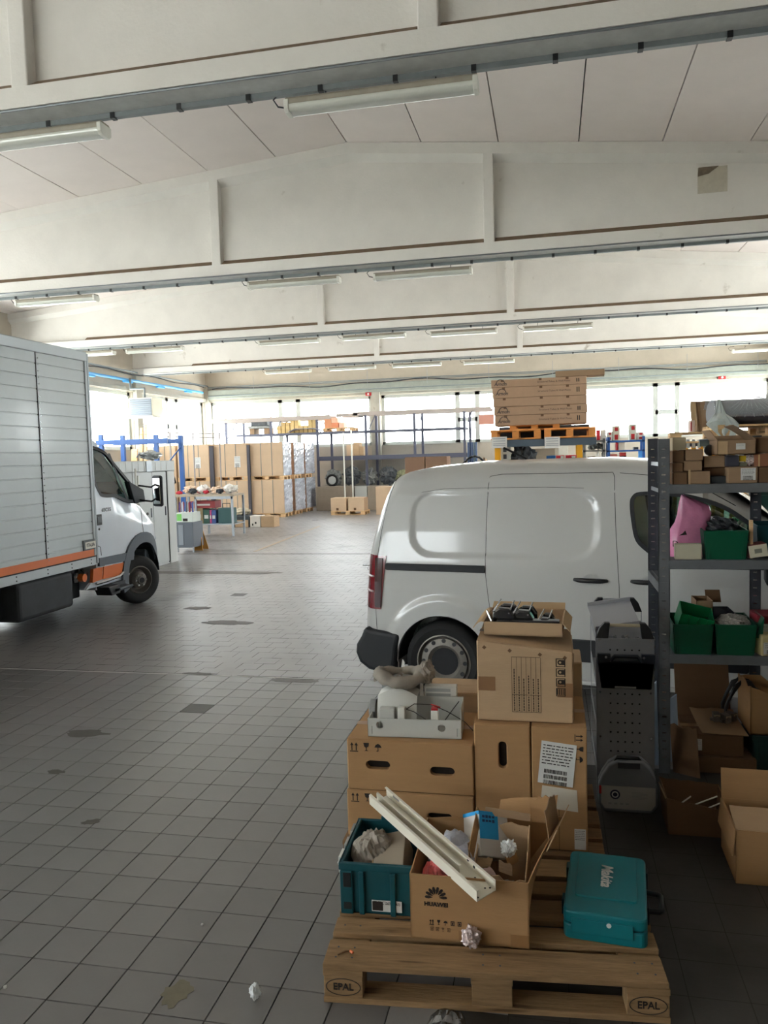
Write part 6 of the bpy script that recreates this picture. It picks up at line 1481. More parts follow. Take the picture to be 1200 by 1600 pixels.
# ---- stacked wrapped pallet boxes
Yp = 25.3; Z0, Z1, Z2, Z3 = .145, 1.28, 1.425, 2.56
def strap_box(label, x, y, z, w_, d, h, m, straps=2, film=None, group=None):
    t = thing('pallet_box', label, 'box', (x, y, z), 0, group); MB().box(0, w_, 0, d, 0, h).build('body', m, t, bevel=.012)
    for k in range(straps): q = w_*(k+1)/(straps+1.); MB().box(q-.012, q+.012, -.004, d+.004, 0, h+.004).build('strap', mat('strap_grey', (110, 116, 110), .5), t)
    if film:
        P = []
        for i in range(14):
            P.append([(w_+.012+.02*noise.noise((i*1.1, j*.9, x+z)), d*i/13., h*j/17.) for j in range(18)])
        MB().slab(P, .006).build('stretch_film', film, t)
        P = [[(w_*i/9., -.012-.02*noise.noise((i*1.3, j*.9, x+z+9)), h*j/11.) for j in range(12)] for i in range(10)]
    return t
FILMW = mat('stretch_film', (186, 190, 200), .12, var=.35, scale=3, stretch=(1, .6, 3), bump=1.0, bscale=5, spec=1.0)
def xat(px, Y=Yp, py=750): return atY(px, py, Y).x
cols_ = [(252, 276, 'leftmost stack'), (279, 328, 'stack with the left white label'), (336, 387, 'stack with the second white label'), (392, 443, 'rightmost stack, edge wrapped in shiny film')]
palp = pallet('lower pallet of the far box row, stack with the left white label', (xat(252), Yp, 0), 0, 1.2, .8, WOODL)
for k, (a, b, nm) in enumerate(cols_):
    xa, xb = xat(a), xat(b); w_ = xb-xa; last = k == 3
    if k == 0: xa = xb-.62; w_ = .62
    p = palp if k == 1 else (dup(palp, (xb-1.2, Yp, 0), 0, 'lower pallet of the far box row, '+nm) if k else None)
    if k == 1: palp.location = (xb-1.2, Yp, 0)
    q = None if k == 0 else dup(palp, (xb-1.2, Yp, Z1), 0, 'upper pallet between two large boxes, '+nm)
    lo = strap_box('lower large cardboard pallet box, '+nm, xa, Yp, Z0 if k else 0, w_, .85, (Z1-Z0 if k else Z2)-.001, PCARD, 2, FILMW if last else None)
    hi = strap_box('upper large cardboard pallet box, '+nm, xa, Yp, Z2, w_, .85, Z3-Z2, PCARD, 2, FILMW if last else None)
    if k in (1, 2): lx = w_*(.55 if k == 1 else .62); label_on(hi, T(lx, -.012, Z3-Z2-.82), .22, .38, lines=4, seed=k)
    if k == 3:
        for px_ in (.12, .78):
            pass
for k, (y0, nm) in enumerate(((Yp+1.15, 'second row'), (Yp+2.45, 'third row'))):
    xb = xat(443); w_ = 1.1
    dup(palp, (xb-1.2, y0, 0), 0, 'lower pallet of the film wrapped stack, '+nm+' behind the rightmost stack'); dup(palp, (xb-1.2, y0, Z1), 0, 'upper pallet of the film wrapped stack, '+nm+' behind the rightmost stack')
    strap_box('lower film wrapped pallet box, '+nm+' behind the rightmost stack', xb-w_, y0, Z0, w_, 1.15, Z1-Z0-.001, PCARD2, 1, FILMW); strap_box('upper film wrapped pallet box, '+nm+' behind the rightmost stack', xb-w_, y0, Z2, w_, 1.15, Z3-Z2, PCARD2, 1, FILMW)
for k, (a, b, lb) in enumerate(((329, 335, 'dark post between the second and third box stack'), (387.5, 391.5, 'dark post between the third and fourth box stack'))):
    xa, xb = xat(a, Yp-.1), xat(b, Yp-.1); t = thing('dark_post', lb, 'post', (xa, Yp-.12, 0)); MB().box(0, xb-xa, 0, .08, 0, 2.5).build('post', mat('post_dark', (66, 64, 72), .6), t)
# ---- long steel racks along the back wall
Yr = 28.95; RK = mat('rack_purple_grey', (86, 88, 104), .5, .4); RKP = mat('rack_pinkish', (166, 156, 150), .6)
lv = [zat(450, 677, Yr), zat(600, 711, Yr), zat(450, 651, Yr)]
rack = thing('long_rack', 'long steel storage rack standing before the far windows', 'rack', (0, Yr, 0))
for k, px_ in enumerate((352, 366, 422, 435, 494, 506, 570, 578.5, 646, 652.5, 724, 729)):
    xx = xat(px_, Yr, 690); b = MB(); b.box(xx, xx+.09, (k % 2)*.9, (k % 2)*.9+.07, 0, lv[2]+.02); u = b.build('upright', RK, rack)
    if k % 2 == 0: MB().tube([(xx+.04, .04, lv[0]-.2), (xx+.30, .9, lv[0]+.75)], .022, 5).build('brace', RK, rack)
for a, b, z, m, th_ in ((370, 728, lv[0], RK, .07), (497, 728, lv[1], RK, .16), (325, 517, lv[2], RKP, .16), (527, 560, lv[2]+.03, RKP, .12), (553, 768, lv[2]+.07, RKP, .13)):
    for yy in (0, .9): MB().box(xat(a, Yr, 690), xat(b, Yr, 690), yy-.03, yy+.03, z-th_, z).build('beam', m, rack)
for a, b, z in ((370, 728, lv[0]), (497, 728, lv[1])): MB().box(xat(a, Yr, 690), xat(b, Yr, 690), .0, .9, z-.02, z+.004).build('deck', RK, rack)
z0 = lv[0]+.006
t, a, b = pbox('grey machine with pipes on the upper rack level', 'machine', 'machine', 387, 421, 668, 672, Yr+.05, .7, GRM, None); t.location.z = z0+.22
MB().box(.1, a-.12, .1, .6, b, b+.22).build('motor', DARKM, t, bevel=.03); MB().cyl((.0, .2, b*.5), (a, .2, b*.5), .07, n=10).build('pipe', GRM, t)
for q in (.05, a-.25): MB().box(q, q+.2, .05, .6, -.22, 0).build('support', CARDD, t)
rr = random.Random(21); names = ['bottom', 'second', 'third', 'fourth', 'fifth']
first = None
for ci, (xa, n) in enumerate(((432, 2), (439, 3), (446, 3), (453, 4), (460, 4), (467, 2), (474, 2), (481, 4), (488, 4), (433, 1))):
    for r in range(n):
        xx = xat(xa, Yr, 670); yy = Yr+.05+(.4 if ci == 9 else 0); lb = '%s small carton, %s column of the carton pile on the upper rack' % (names[r], ['the first', 'the second', 'the third', 'the fourth', 'the fifth', 'the low sixth', 'the low seventh', 'the eighth', 'the last', 'the hidden rear'][ci])
        if first is None:
            first = carton(lb, (xx, yy, z0), 0, .15, .3, .135, mat('kraft_far', (206, 178, 124), .85, var=.08, objvar=.12), 'small cartons piled on the upper rack level')
        else: dup(first, (xx, yy, z0+r*.1385), rr.uniform(-.04, .04), lb)
for k, (a, b, yt, cc) in enumerate(((506, 517, 664, (214, 150, 112)), (517, 527, 663, (226, 186, 160)), (517, 528, 671, (216, 140, 104)), (529, 537, 671, (226, 190, 170)))):
    base = z0+.14 if k < 3 else z0+.14
    if k == 1: base = z0+.335
    if k == 2: base = z0+.14
    h_ = .19; x_, w_, _, _ = pxw(a, b, yt, yt+8, Yr); carton(['left', 'upper right', 'lower right', 'far right'][k]+' pinkish carton on the pallet of the upper rack level', (x_, Yr+.1, base), 0, w_*.98, .5, h_ if k else .36, mat('pinkish_card%d' % k, cc, .85))
dup(palp, (xat(504, Yr, 670), Yr+.05, z0), 0, 'pallet under pinkish cartons on the upper rack level')
P = [[(xat(452, Yr, 670)+1.35*i/9., Yr-.12+.5*j/5., .02+.09*abs(noise.noise((i*.8, j*.9, 4)))+.11*sin(pi*i/9.)) for j in range(6)] for i in range(10)]
o = MB().slab([[(p[0]-xat(452, Yr, 670), p[1]-Yr, p[2]-.0) for p in r] for r in P], .01).build('tarpaulin', mat('blue_tarp', (150, 158, 180), .4, var=.3, scale=6), None, loc=(xat(452, Yr, 670), Yr-.12, z0+.001)); tag(o, 'crumpled pale blue tarpaulin hanging over the rack edge', 'tarpaulin')
z1_ = lv[1]+.006
for k, (a, b, h_, lb) in enumerate(((541, 552, .42, 'plain brown carton, left on the lower rack level'), (552, 561, .50, 'stacked brown carton beside the column on the lower rack level'), (561, 568, .34, 'right brown carton on the lower rack level'))):
    x_, w_, _, _ = pxw(a, b, 695, 709, Yr); carton(lb, (x_, Yr+.05, z1_), 0, w_*.97, .5, h_, CARDL if k else PCARD)
# junk below the rack: machine parts
for k, (px_, py_, r, m, lb) in enumerate(((515, 745, .5, GRM, 'grey heap of machine parts with pipes under the rack, left'), (545, 742, .55, DARKM, 'dark heap of machine parts under the rack, centre'), (572, 738, .5, GRM, 'grey heap of cables and valves under the rack, right of the white poles'), (602, 735, .55, DARKM, 'dark heap of parts under the rack, left of the van roof'), (625, 728, .45, mat('olive_parts', (146, 148, 116), .7, var=.4, scale=10), 'olive coil heap under the rack, at the rear of the van roof'))):
    c = atY(px_, py_, Yr-.3); crumple(lb, (c.x, Yr+.25, .85), r*.62, m, 'parts_heap', 'parts', 80+k, (.95, .6, .95), .45, 16, freq=3.4)
px0 = xat(498, Yr, 780); MB().box(px0, px0+4.2, -.2, .85, .76, .845).build('lower_deck', RK, rack)
for q in (.05, 1.4, 2.8, 4.05): MB().box(px0+q, px0+q+.1, -.15, -.05, 0, .76).build('deck_leg', RK, rack)
MB().box(xat(749, Yr, 650), xat(772, Yr, 650), -.2, .1, zat(760, 663, Yr), zat(760, 648, Yr)).build('cardboard_wrap', mat('pink_card', (196, 140, 124), .8), rack)
for k, (a, b, yt, lb) in enumerate(((498, 556, 757, 'wide grey brown carton row on the floor under the platform'), (558, 577, 760, 'grey machine cabinet with pipes under the platform'), (578, 606, 760, 'brown carton under the platform, next to the van'))):
    x_, w_, _, h_ = pxw(a, b, yt, 798, Yr-.5); t = carton(lb, (x_, Yr-.75, 0), 0, w_*.98, .45, min(h_, .9), mat('dusty_card', (150, 138, 124), .85, var=.08) if k != 1 else mat('grey_cab', (178, 180, 176), .6), notape=True)
c = atY(518, 733, Yr-.2); t = thing('spare_wheel', 'small spoked wheel standing among machine parts under the rack', 'wheel', (c.x, Yr-.16, .851)); m_ = MB(); M_ = T(0, 0, .26) @ Matrix.Rotation(pi/2, 4, 'X'); m_.tube([(.2*cos(2*pi*j/20), .2*sin(2*pi*j/20), 0) for j in range(20)], .045, 8, closed=True, M=M_); m_.build('tyre', TYRE, t, smooth=True); m_ = MB(); m_.lathe([(.0, -.02), (.15, -.02), (.15, .02), (0, .02)], 16, M=M_, cap=False); m_.build('hub', GW, t)
t.location.z = .865
for k, (px_, yt) in enumerate(((536, 676), (548.5, 672))):
    Yk_ = Yr-.95; c = atY(px_, yt, Yk_); t = thing('white_pole', ['left', 'right'][k]+' thin white pole standing in front of the rack', 'pole', (c.x, Yk_, 0)); MB().cyl((0, 0, 0), (0, 0, c.z), .03, n=8).build('pole', WHITEP, t); MB().cyl((0, 0, 0), (0, 0, .04), .12, n=12).build('foot', GALV, t)
# cartons on low pallet in front
Yl = 25.9
pl2 = dup(palp, (xat(517, Yl, 800), Yl, 0), 0, 'low pallet carrying two brown cartons in front of the rack')
for k, (a, b, lb) in enumerate(((517, 541, 'left brown carton on the low pallet by the rack'), (544, 569, 'right brown carton on the low pallet by the rack'))):
    x_, w_, _, _ = pxw(a, b, 783, 804, Yl); t = carton(lb, (x_, Yl+.03, .146), 0, w_, .6, .44, PCARD); MB().box(w_*.35, w_*.5, -.006, 0, .02, .10).build('print', CARDB, t)
x_, w_, _, _ = pxw(588, 612, 764, 806, Yl); carton('tall brown carton half hidden by the van rear', (x_, Yl, 0), 0, w_, .6, .95, PCARD)
# floor chalk line
c0 = atZ(500, 822); c1 = atZ(398, 862); t = tag(MB().add([(c0.x-.04, c0.y, .0), (c0.x+.04, c0.y, .0), (c1.x+.04, c1.y, .0), (c1.x-.04, c1.y, .0), (c0.x-.04, c0.y, .002), (c0.x+.04, c0.y, .002), (c1.x+.04, c1.y, .002), (c1.x-.04, c1.y, .002)], [(0, 3, 2, 1), (4, 5, 6, 7), (0, 1, 5, 4), (1, 2, 6, 5), (2, 3, 7, 6), (3, 0, 4, 7)]).build('floor_line', mat('worn_line', (176, 160, 138), .6), None, loc=(0, 0, .003)), 'worn pale painted line on the floor of the far aisle', 'line')
# ---- blue rack on the left by the windows
Yb2 = 20.5; brk = thing('blue_rack', 'blue steel rack frame by the left windows above the cabinets', 'rack', (0, Yb2, 0)); zb = zat(210, 688, Yb2)
for px_, dy in ((243, 0), (259, .9), (157, 0), (165, .9)): xx = xat(px_, Yb2, 700); MB().box(xx-.06, xx+.06, dy, dy+.1, 0, zat(px_, 679, Yb2)).build('upright', BLUER, brk)
for dy in (0, .9): MB().box(xat(150, Yb2, 690), xat(262, Yb2, 690), dy-.03, dy+.03, zb-.10, zb+.03).build('beam', BLUER, brk)
MB().tube([(xat(243, Yb2, 700), .05, 1.6), (xat(259, Yb2, 700), .9, 2.4)], .02, 5).build('brace', BLUER, brk); MB().tube([(xat(212, Yb2, 712), .05, zat(212, 715, Yb2)), (xat(216, Yb2, 712), .05, zat(216, 709, Yb2)), (xat(240, Yb2, 712), .05, zat(240, 711, Yb2))], .02, 5).build('bent_tube', RK, brk)
ck = thing('pipe_rack', 'thin brown pipe frame left of the box stacks', 'rack', (0, 22.5, 0))
for px_ in (266, 302, 343): xx = xat(px_, 22.5, 690); MB().tube([(xx, 0, 0), (xx, 0, zat(px_, 676, 22.5))], .022, 6).build('pipe_post', RKP, ck)
for yy in (677, 683): MB().tube([(xat(262, 22.5, yy), 0, zat(262, yy-1, 22.5)), (xat(345, 22.5, yy), 0, zat(345, yy+1, 22.5))], .018, 6).build('pipe_rail', RKP, ck)
# timber leaning by the left windows
for k, (a, b, yt, lb) in enumerate(((196, 205, 702, 'wide'), (211, 215, 668, 'narrow pale'), (218, 222, 662, 'tall thin'))):
    x_, w_, _, _ = pxw(a, b, yt, 720, 23.2); t = thing('leaning_board', lb+' board leaning by the left wall column', 'board', (x_, 23.3, 0)); MB().prism([(0, 0), (.05, 0), (.35, zat(a, yt, 23.2)), (.30, zat(a, yt, 23.2))], 'x', 0, w_).build('board', WOODL, t)

# ---- yellow racking with orange pallets and long cartons, behind the van
Yy = 17.0; zb = zat(850, 684, Yy); yr = thing('yellow_rack', 'yellow pallet racking carrying the stack of long cartons', 'rack', (0, Yy, 0))
for px_ in (777, 906):
    for dy in (0, 1.0): xx = xat(px_, Yy, 700); u = MB().box(xx-.055, xx+.055, dy, dy+.07, 0, zb-.05).build('upright', YEL, yr)
for px_ in (888, 895): xx = xat(px_, Yy+2, 700); 
for dy in (0, 1.0): MB().box(xat(770, Yy, 690), xat(932, Yy, 690), dy-.03, dy+.03, zb-.17, zb-.03).build('beam', mat('grey_blue_beam', (84, 98, 110), .5, .3), yr)
MB().box(xat(770, Yy, 690), xat(932, Yy, 690), 0, 1.0, zb-.03, zb-.02).build('deck', RK, yr)
MB().box(xat(770, Yy, 690), xat(932, Yy, 690), 1.0, 1.5, zb-.03, zb-.02).build('deck', RK, yr)
wp = xat(846, Yy, 680)-xat(768, Yy, 680)
opal = pallet('left orange wooden pallet under the long cartons', (xat(767, Yy, 680), Yy-.05, zb-.018), 0, wp, 1.0, WOODO)
opal.scale = (1, 1, 1.45)
opal2 = dup(opal, (xat(850.5, Yy, 680), Yy-.05, zb-.012), 0, 'right orange wooden pallet under the long cartons')
for k, (a, b) in enumerate(((768, 792), (851, 875))):
    x_, w_, z_, h_ = pxw(a, b, 682.5, 700, Yy-.12); t = thing('paper_notice', ['left', 'right'][k]+' white printed notice hanging under the orange pallets', 'notice', (x_, Yy-.052, z_)); MB().box(0, w_, -.004, 0, 0, h_).build('sheet', PAPER, t); m_ = MB(); [m_.box(w_*.1, w_*.9, -.006, -.004, h_*q, h_*q+.012) for q in (.2, .35, .6, .8)]; m_.build('printing', mat('grey_print', (140, 146, 154), .8), t, kind='stuff')
t = thing('grey_crate', 'long dark grey crate behind the orange pallets on the yellow rack', 'crate', (xat(775, Yy, 680), Yy+1.02, zb-.015)); MB().box(0, xat(925, Yy, 680)-xat(775, Yy, 680), 0, .4, 0, .30).build('shell', RACKD, t, bevel=.01)
yy_ = Yy+.0; Lx = xat(771, Yy, 640); x_end = xat(918, Yy, 640)
zb2 = zb+.13; LC = mat('long_carton_card', (168, 138, 112), .85, var=.05, objvar=.06)
t = dup(opal, (xat(796, Yy, 670), Yy+.05, zb2+.002), 0, 'narrow pallet between orange pallets and long cartons')
rows_ = [(667, 651.5, 773, 917), (651, 638, 772, 918), (637.5, 624.5, 771, 917), (624, 608, 770, 917), (607.5, 596, 768, 917)]
t.scale = (1, 1, .6); t.location.z = zb+.195; zz = zb+.195+.088; nms = ['lowest', 'second lowest', 'middle', 'second highest', 'top']
for k, (yb_, yt, a, b) in enumerate(rows_):
    xa, xb = xat(a, Yy, 640), xat(b, Yy, 640); h_ = (yb_-yt)/1220.*Yy*1.02
    t = thing('long_carton', nms[k]+' of five long brown cartons stacked on the yellow rack', 'box', (xa, Yy, zz)); MB().box(0, xb-xa, 0, .85, 0, h_-.004).build('body', LC, t, bevel=.01); w_ = xb-xa
    if k != 2:
        text('Arnon', .10, T(w_*.10, -.002, h_*.40) @ FRONT, mat('print_grey', (84, 74, 68), .8), 'brand_print', t, bold=.003, shear=.2)
        m_ = MB(); m_.tube([(w_*.10+.09*cos(pi*j/10), -.002, h_*.45+.09*sin(pi*j/10)) for j in range(11)], .008, 4); m_.build('arc_logo', mat('print_grey', (84, 74, 68), .8), t)
        text('Structural Tubes & Wall Plates', .055, T(w_*.66, -.002, h_*.5) @ FRONT, mat('print_grey', (84, 74, 68), .8), 'text_print', t)
        m_ = MB()
        for q in (.895, .915): m_.box(w_*q, w_*q+.02, -.003, 0, h_*.3, h_*.75)
        m_.build('arrow_marks', INK, t, kind='stuff')
    for q in (.12, .52, .8): MB().box(w_*q-.03, w_*q+.03, -.003, 0, h_-.05, h_-.004).build('tape', CARDB, t)
    zz += h_
xa = xat(868, Yy, 600); t = carton('short brown carton lying across the top right of the long cartons', (xa, Yy+.02, zz+.002), radians(-2), 1.0, .4, .12, CARDD)
# things under the racking
t, a, b = pbox('white cabinet with two square sockets beside the yellow post', 'cabinet', 'socket_cabinet', 783, 798, 686, 730, Yy+.15, .3, mat('cab_white', (196, 200, 196), .5), base=0)
for q in (702.5, 713.5): z_ = zat(790, q, Yy+.1); MB().box(a*.25, a*.6, -.01, 0, z_-.05, z_+.05).build('socket', RACKD, t, bevel=.003)
crumple('dark heap of hoses and machine parts under the yellow racking', (xat(815, Yy, 710), Yy+.45, 1.40), .30, DARKM, 'parts_heap', 'parts', 91, (.9, .8, 1.), .55, 16, freq=3.6); t, a, b = pbox('dark bench carrying hoses under the yellow racking', 'bench', 'parts_bench', 798, 840, 728, 745, Yy+.1, .9, RACKD, base=0); t.scale = (1, 1, 1)
bh = b
t, a, b = pbox('large beige panel leaning under the yellow racking', 'panel', 'beige_panel', 819, 868, 701, 740, Yy+.95, .04, mat('beige_panel', (196, 180, 156), .8, var=.06), base=0)
for k, (a_, b_, c_, lb) in enumerate(((869, 882, (206, 30, 50), 'left red and white box on the grey units'), (884, 902, (200, 36, 54), 'right red and white box on the grey units'))):
    Yg = 12.0
# grey units just behind the van
Yg = 12.0; zg = zat(900, 723, Yg)
for k, (a_, b_) in enumerate(((867, 898), (899.5, 945))):
    t, a, b = pbox(['left', 'right'][k]+' grey cabinet top showing above the van roof', 'cabinet', 'grey_cabinet', a_, b_, 723, 760, Yg, .5, mat('unit_grey', (158, 162, 160), .5), base=0, bevel=.008); MB().box(.02, a-.02, -.008, 0, b-.3, b-.04).build('drawer_front', mat('unit_grey2', (170, 174, 170), .5), t)
for k, (a_, b_, lb) in enumerate(((869, 882, 'left'), (884, 901, 'right'))):
    x_, w_, z_, h_ = pxw(a_, b_, 711, 722.5, Yg+.1); t = thing('red_box', lb+' red and white box standing on the grey cabinets', 'box', (x_, Yg+.1, zg+.004)); MB().box(0, w_, 0, .2, 0, h_).build('body', mat('red_pack', (206, 36, 56), .5), t, bevel=.003); MB().box(w_*.55, w_*.9, -.002, 0, .0, h_*.9).build('white_side', PAPER, t); MB().box(w_*.1, w_*.45, -.002, 0, h_*.35, h_*.55).build('white_print', PAPER, t)
x_, w_, z_, h_ = pxw(860, 867, 712, 724, Yg+.2); t = thing('blue_vise', 'small blue vise left of the red boxes', 'vise', (x_-.02, Yg+.25, 0)); MB().box(-.02, .12, 0, .2, 0, z_+.0).build('pedestal', BLUER, t); MB().box(-.04, .10, -.05, .2, z_, z_+.12).build('jaws', mat('blue_tool', (30, 96, 156), .4), t, bevel=.01)
# ---- blue and grey shelves with packets
Ys = 19.0
def shelf_unit(label, x0, x1, m, levels, Y, top):
    t = thing('shelf_rack', label, 'shelving', (xat(x0, Y, 700), Y, 0)); w_ = xat(x1, Y, 700)-xat(x0, Y, 700)
    for q in (0, w_-.06):
        for dy in (0, .45): MB().box(q, q+.06, dy, dy+.05, 0, zat(x0, top, Y)).build('upright', m, t)
    for yy in levels: z_ = zat((x0+x1)/2, yy, Y); MB().box(0, w_, 0, .5, z_-.04, z_).build('shelf', m, t)
    return t, w_
su, sw = shelf_unit('blue steel shelving with red and white packets', 949, 1008, BLUER, (688, 703, 720), Ys, 683)
su2, sw2 = shelf_unit('grey steel shelving with small metal parts left of the blue shelving', 911, 946, GRM, (688, 703, 720), Ys, 686)
def zlev(x0, x1, yy): return zat((x0+x1)/2, yy, Ys)
pk = [(933, 938, 672, 688, (206, 40, 54), 0, 'solid red packet'), (939.5, 947, 672, 688, (220, 216, 206), 0, 'cream packet with thin red edge'), (950, 957, 674, 688, (214, 208, 196), 1, 'cream packet with red foot above the blue post'), (958, 969, 665, 688, (206, 204, 186), 1, 'tall cream packet with red band'), (984, 995, 663.5, 688, (200, 204, 192), 1, 'tallest grey white packet with two red squares'), (996.5, 1007, 676, 688, (214, 208, 200), 1, 'short cream packet at the right end'), (920, 926, 681, 688, (218, 210, 202), 1, 'small packet beside the orange pallet')]
for a_, b_, yt, yb_, cc, red, lb in pk:
    left = a_ < 948; x_, w_, z_, h_ = pxw(a_, b_, yt, yb_, Ys); z_ = (zlev(911, 946, 688) if left else zlev(949, 1008, 688))+.002; t = thing('packet', lb+' on top of the shelving', 'packet', (x_, Ys+.08, z_)); MB().box(0, w_, 0, .3, 0, h_).build('body', mat('pack_%d' % a_, cc, .6), t, bevel=.004)
    if red: MB().box(w_*.25, w_*.75, -.004, 0, .02, h_*.4).build('red_print', RED, t); MB().box(w_*.3, w_*.75, -.004, 0, h_*.65, h_*.9).build('red_print', RED, t)
z_ = zlev(949, 1008, 703)+.002
for a_, b_, yt, cc, lb in ((963, 966, 691, (200, 40, 50), 'thin red packet on the middle blue shelf'), (967, 977, 691, (214, 206, 190), 'cream packet on the middle blue shelf'), (991, 998, 699, (50, 56, 64), 'dark low part on the middle blue shelf')):
    x_, w_, _, h_ = pxw(a_, b_, yt, 703, Ys); t = thing('packet', lb, 'packet', (x_, Ys+.06, z_)); MB().box(0, w_, 0, .3, 0, h_).build('body', mat('packb_%d' % a_, cc, .6), t, bevel=.004)
z_ = zlev(949, 1008, 720)+.002
for a_, b_, yt, cc, lb in ((952, 965, 709, (200, 120, 110), 'red and white striped packet on the lower blue shelf'), (969, 979, 707, (176, 50, 46), 'red hand tool on the lower blue shelf'), (981, 992, 715, (60, 70, 84), 'dark low tray on the lower blue shelf')):
    x_, w_, _, h_ = pxw(a_, b_, yt, 720, Ys); t = thing('packet', lb, 'packet', (x_, Ys+.06, z_)); MB().box(0, w_, 0, .3, 0, h_).build('body', mat('packc_%d' % a_, cc, .6), t, bevel=.01); MB().box(0, w_, -.003, 0, h_*.4, h_*.6).build('stripe', PAPER if a_ < 960 else INK, t)
x_, w_, _, _ = pxw(997, 1003, 705, 735, Ys); t = thing('blue_board', 'bright blue board standing at the right of the blue shelving', 'panel', (x_, Ys-.08, 0)); MB().box(0, w_, 0, .05, 0, zat(1000, 705, Ys)).build('board', mat('bright_blue_board', (70, 140, 214), .5), t)
zl2 = zlev(911, 946, 703)+.002; zl3 = zlev(911, 946, 720)+.002
for k in range(8):
    x_ = xat(921+3.1*k, Ys, 700); o = crumple(['bright', 'dull', 'dark', 'pale'][k % 4]+' bundle of small metal parts, '+['first', 'second', 'third', 'fourth', 'fifth', 'sixth', 'seventh', 'last'][k]+' along the middle grey shelf', (x_, Ys+.15, zl2), .06+.015*(k % 2), mat('part_pile%d' % (k % 2), ((150, 154, 146), (110, 116, 116))[k % 2], .5, .4, var=.5, scale=20), 'metal_parts', 'parts', 100+k, (.7, 1, 1.), .5, 8)
t = thing('spray_bottle', 'white spray bottle standing on the lower grey shelf', 'bottle', (xat(934.5, Ys, 712), Ys+.05, zl3)); MB().lathe([(.045, 0), (.05, .04), (.045, .14), (.02, .18), (.018, .2)], 12).build('bottle', WHITEP, t); MB().box(-.035, .02, -.015, .015, .2, .235).build('spray_head', WHITEP, t)
x_, w_, _, h_ = pxw(919, 930, 712, 720, Ys); t = carton('small brown box on the lower grey shelf', (x_, Ys+.05, zl3), 0, w_, .25, .10, CARDB)
# blue bundle of tubes, tall cartons behind the van
t = thing('blue_tubes', 'bundle of dark blue tubes standing behind the van roof', 'tubes', (xat(738, 22., 705), 22.0, 0))
for k in range(5): MB().cyl((-.11+.055*k, .04*(k % 2), 0), (-.11+.055*k, .04*(k % 2), zat(738, 691, 22.)), .028, n=8).build('tube', [mat('tube_navy', (44, 70, 110), .4), mat('tube_steel', (120, 140, 156), .4)][k == 3], t)
for k, (a_, b_) in enumerate(((633, 664), (665, 699))):
    x_, w_, _, _ = pxw(a_, b_, 713, 735, 14.); carton(['left', 'right'][k]+' tall brown carton showing above the rear of the van roof', (x_, 14.0, 0), 0, w_*.99, .5, zat(665, 714, 14.), PCARD2)
t = thing('black_hose', 'black hose hoop lying on cartons behind the van roof', 'hose', (xat(738, 14., 722), 14.4, 0)); MB().tube([(-.2+.02*k, .05*sin(k), 1.80+.12*sin(pi*k/20.)) for k in range(21)], .02, 6).build('hoop', BLACKP, t, smooth=True); MB().box(-.25, .25, -.1, .2, 0, 1.8).build('cabinet_top', mat('unit_grey', (158, 162, 160), .5), t)
x_, w_, _, _ = pxw(774, 782, 710, 730, 20.); t = thing('wood_offcuts', 'bundle of upright wood offcuts left of the yellow post', 'wood', (xat(752, 20., 710), 20., 0))
for k in range(5): MB().box(.05*k, .05*k+.035, 0, .05, 0, 1.75+.12*((k*3) % 4)/3.).build('stick', [WOODL, CARDB][k % 2], t)

# ---- yellow racking at the right with pallets and a foil roll
Yz = 9.6; zr = zat(1150, 682, Yz); yr2 = thing('yellow_rack', 'yellow pallet racking at the right carrying the wrapped grey roll', 'rack', (0, Yz, 0))
for px_ in (1176,):
    for dy in (0, 1.0): xx = xat(px_, Yz, 700); MB().box(xx-.028, xx+.028, dy, dy+.06, 0, zr-.04).build('upright', YEL, yr2)
for px_, yd in ((1128, 2.4), (1116, 3.2), (1096, 3.2), (1084, 3.2), (1072, 3.2), (1157, 2.6), (1186, 2.6)): xx = xat(px_, Yz+yd, 700); MB().box(xx-.03, xx+.03, yd, yd+.07, 0, zat(px_, 690, Yz+yd)).build('upright', YEL, yr2)
for dy in (0, 1.0): MB().box(xat(1118, Yz, 690), xat(1300, Yz, 690), dy-.03, dy+.03, zr-.10, zr-.02).build('beam', mat('grey_beam', (120, 128, 126), .5, .3), yr2)
MB().box(xat(1118, Yz, 690), xat(1300, Yz, 690), 0, 1.0, zr-.02, zr-.01).build('deck', RK, yr2)
fp1 = pallet('fresh wooden pallet under the film wrapped grey roll', (xat(1122, Yz, 680), Yz+.0, zr-.008), radians(2), 1.2, .8, WOODL)
fp2 = dup(fp1, (xat(1046, Yz+1.4, 685), Yz+1.35, zat(1090, 692, Yz+1.4)), radians(-6), 'fresh wooden pallet below the brown paper box, left of the wrapped roll')
t = thing('pallet_stand', 'grey steel stand under the left fresh pallet', 'stand', (xat(1048, Yz+1.4, 690), Yz+1.5, 0)); hh = zat(1090, 692, Yz+1.4)-.003
for q in (.05, .6, 1.1): MB().box(q, q+.06, .1, .16, 0, hh-.04).build('leg', mat('ochre_leg', (176, 128, 66), .6), t); 
MB().box(0, 1.2, .05, .6, hh-.04, hh).build('top', RK, t)
for k in range(4):
    x_, w_, z_, h_ = pxw(1073+8.7*k, 1078+8.7*k, 686+.5*k, 700, Yz+1.4); t = thing('hanging_tag', ['first', 'second', 'third', 'fourth'][k]+' from left of four white price tags hung under the left fresh pallet', 'tag', (x_, Yz+1.42, z_)); MB().box(0, w_, 0, .004, 0, h_).build('tag', PAPER, t); MB().box(0, w_, -.004, 0, h_*.6, h_*.9).build('print', mat('tag_print', (170, 180, 190), .7), t)
rz_ = zr+.138
t = thing('wrapped_roll', 'large grey roll wrapped in clear film on the fresh pallets', 'roll', (xat(1120, Yz, 640), Yz+.35, rz_)); rl = .30
m_ = MB(); P = []
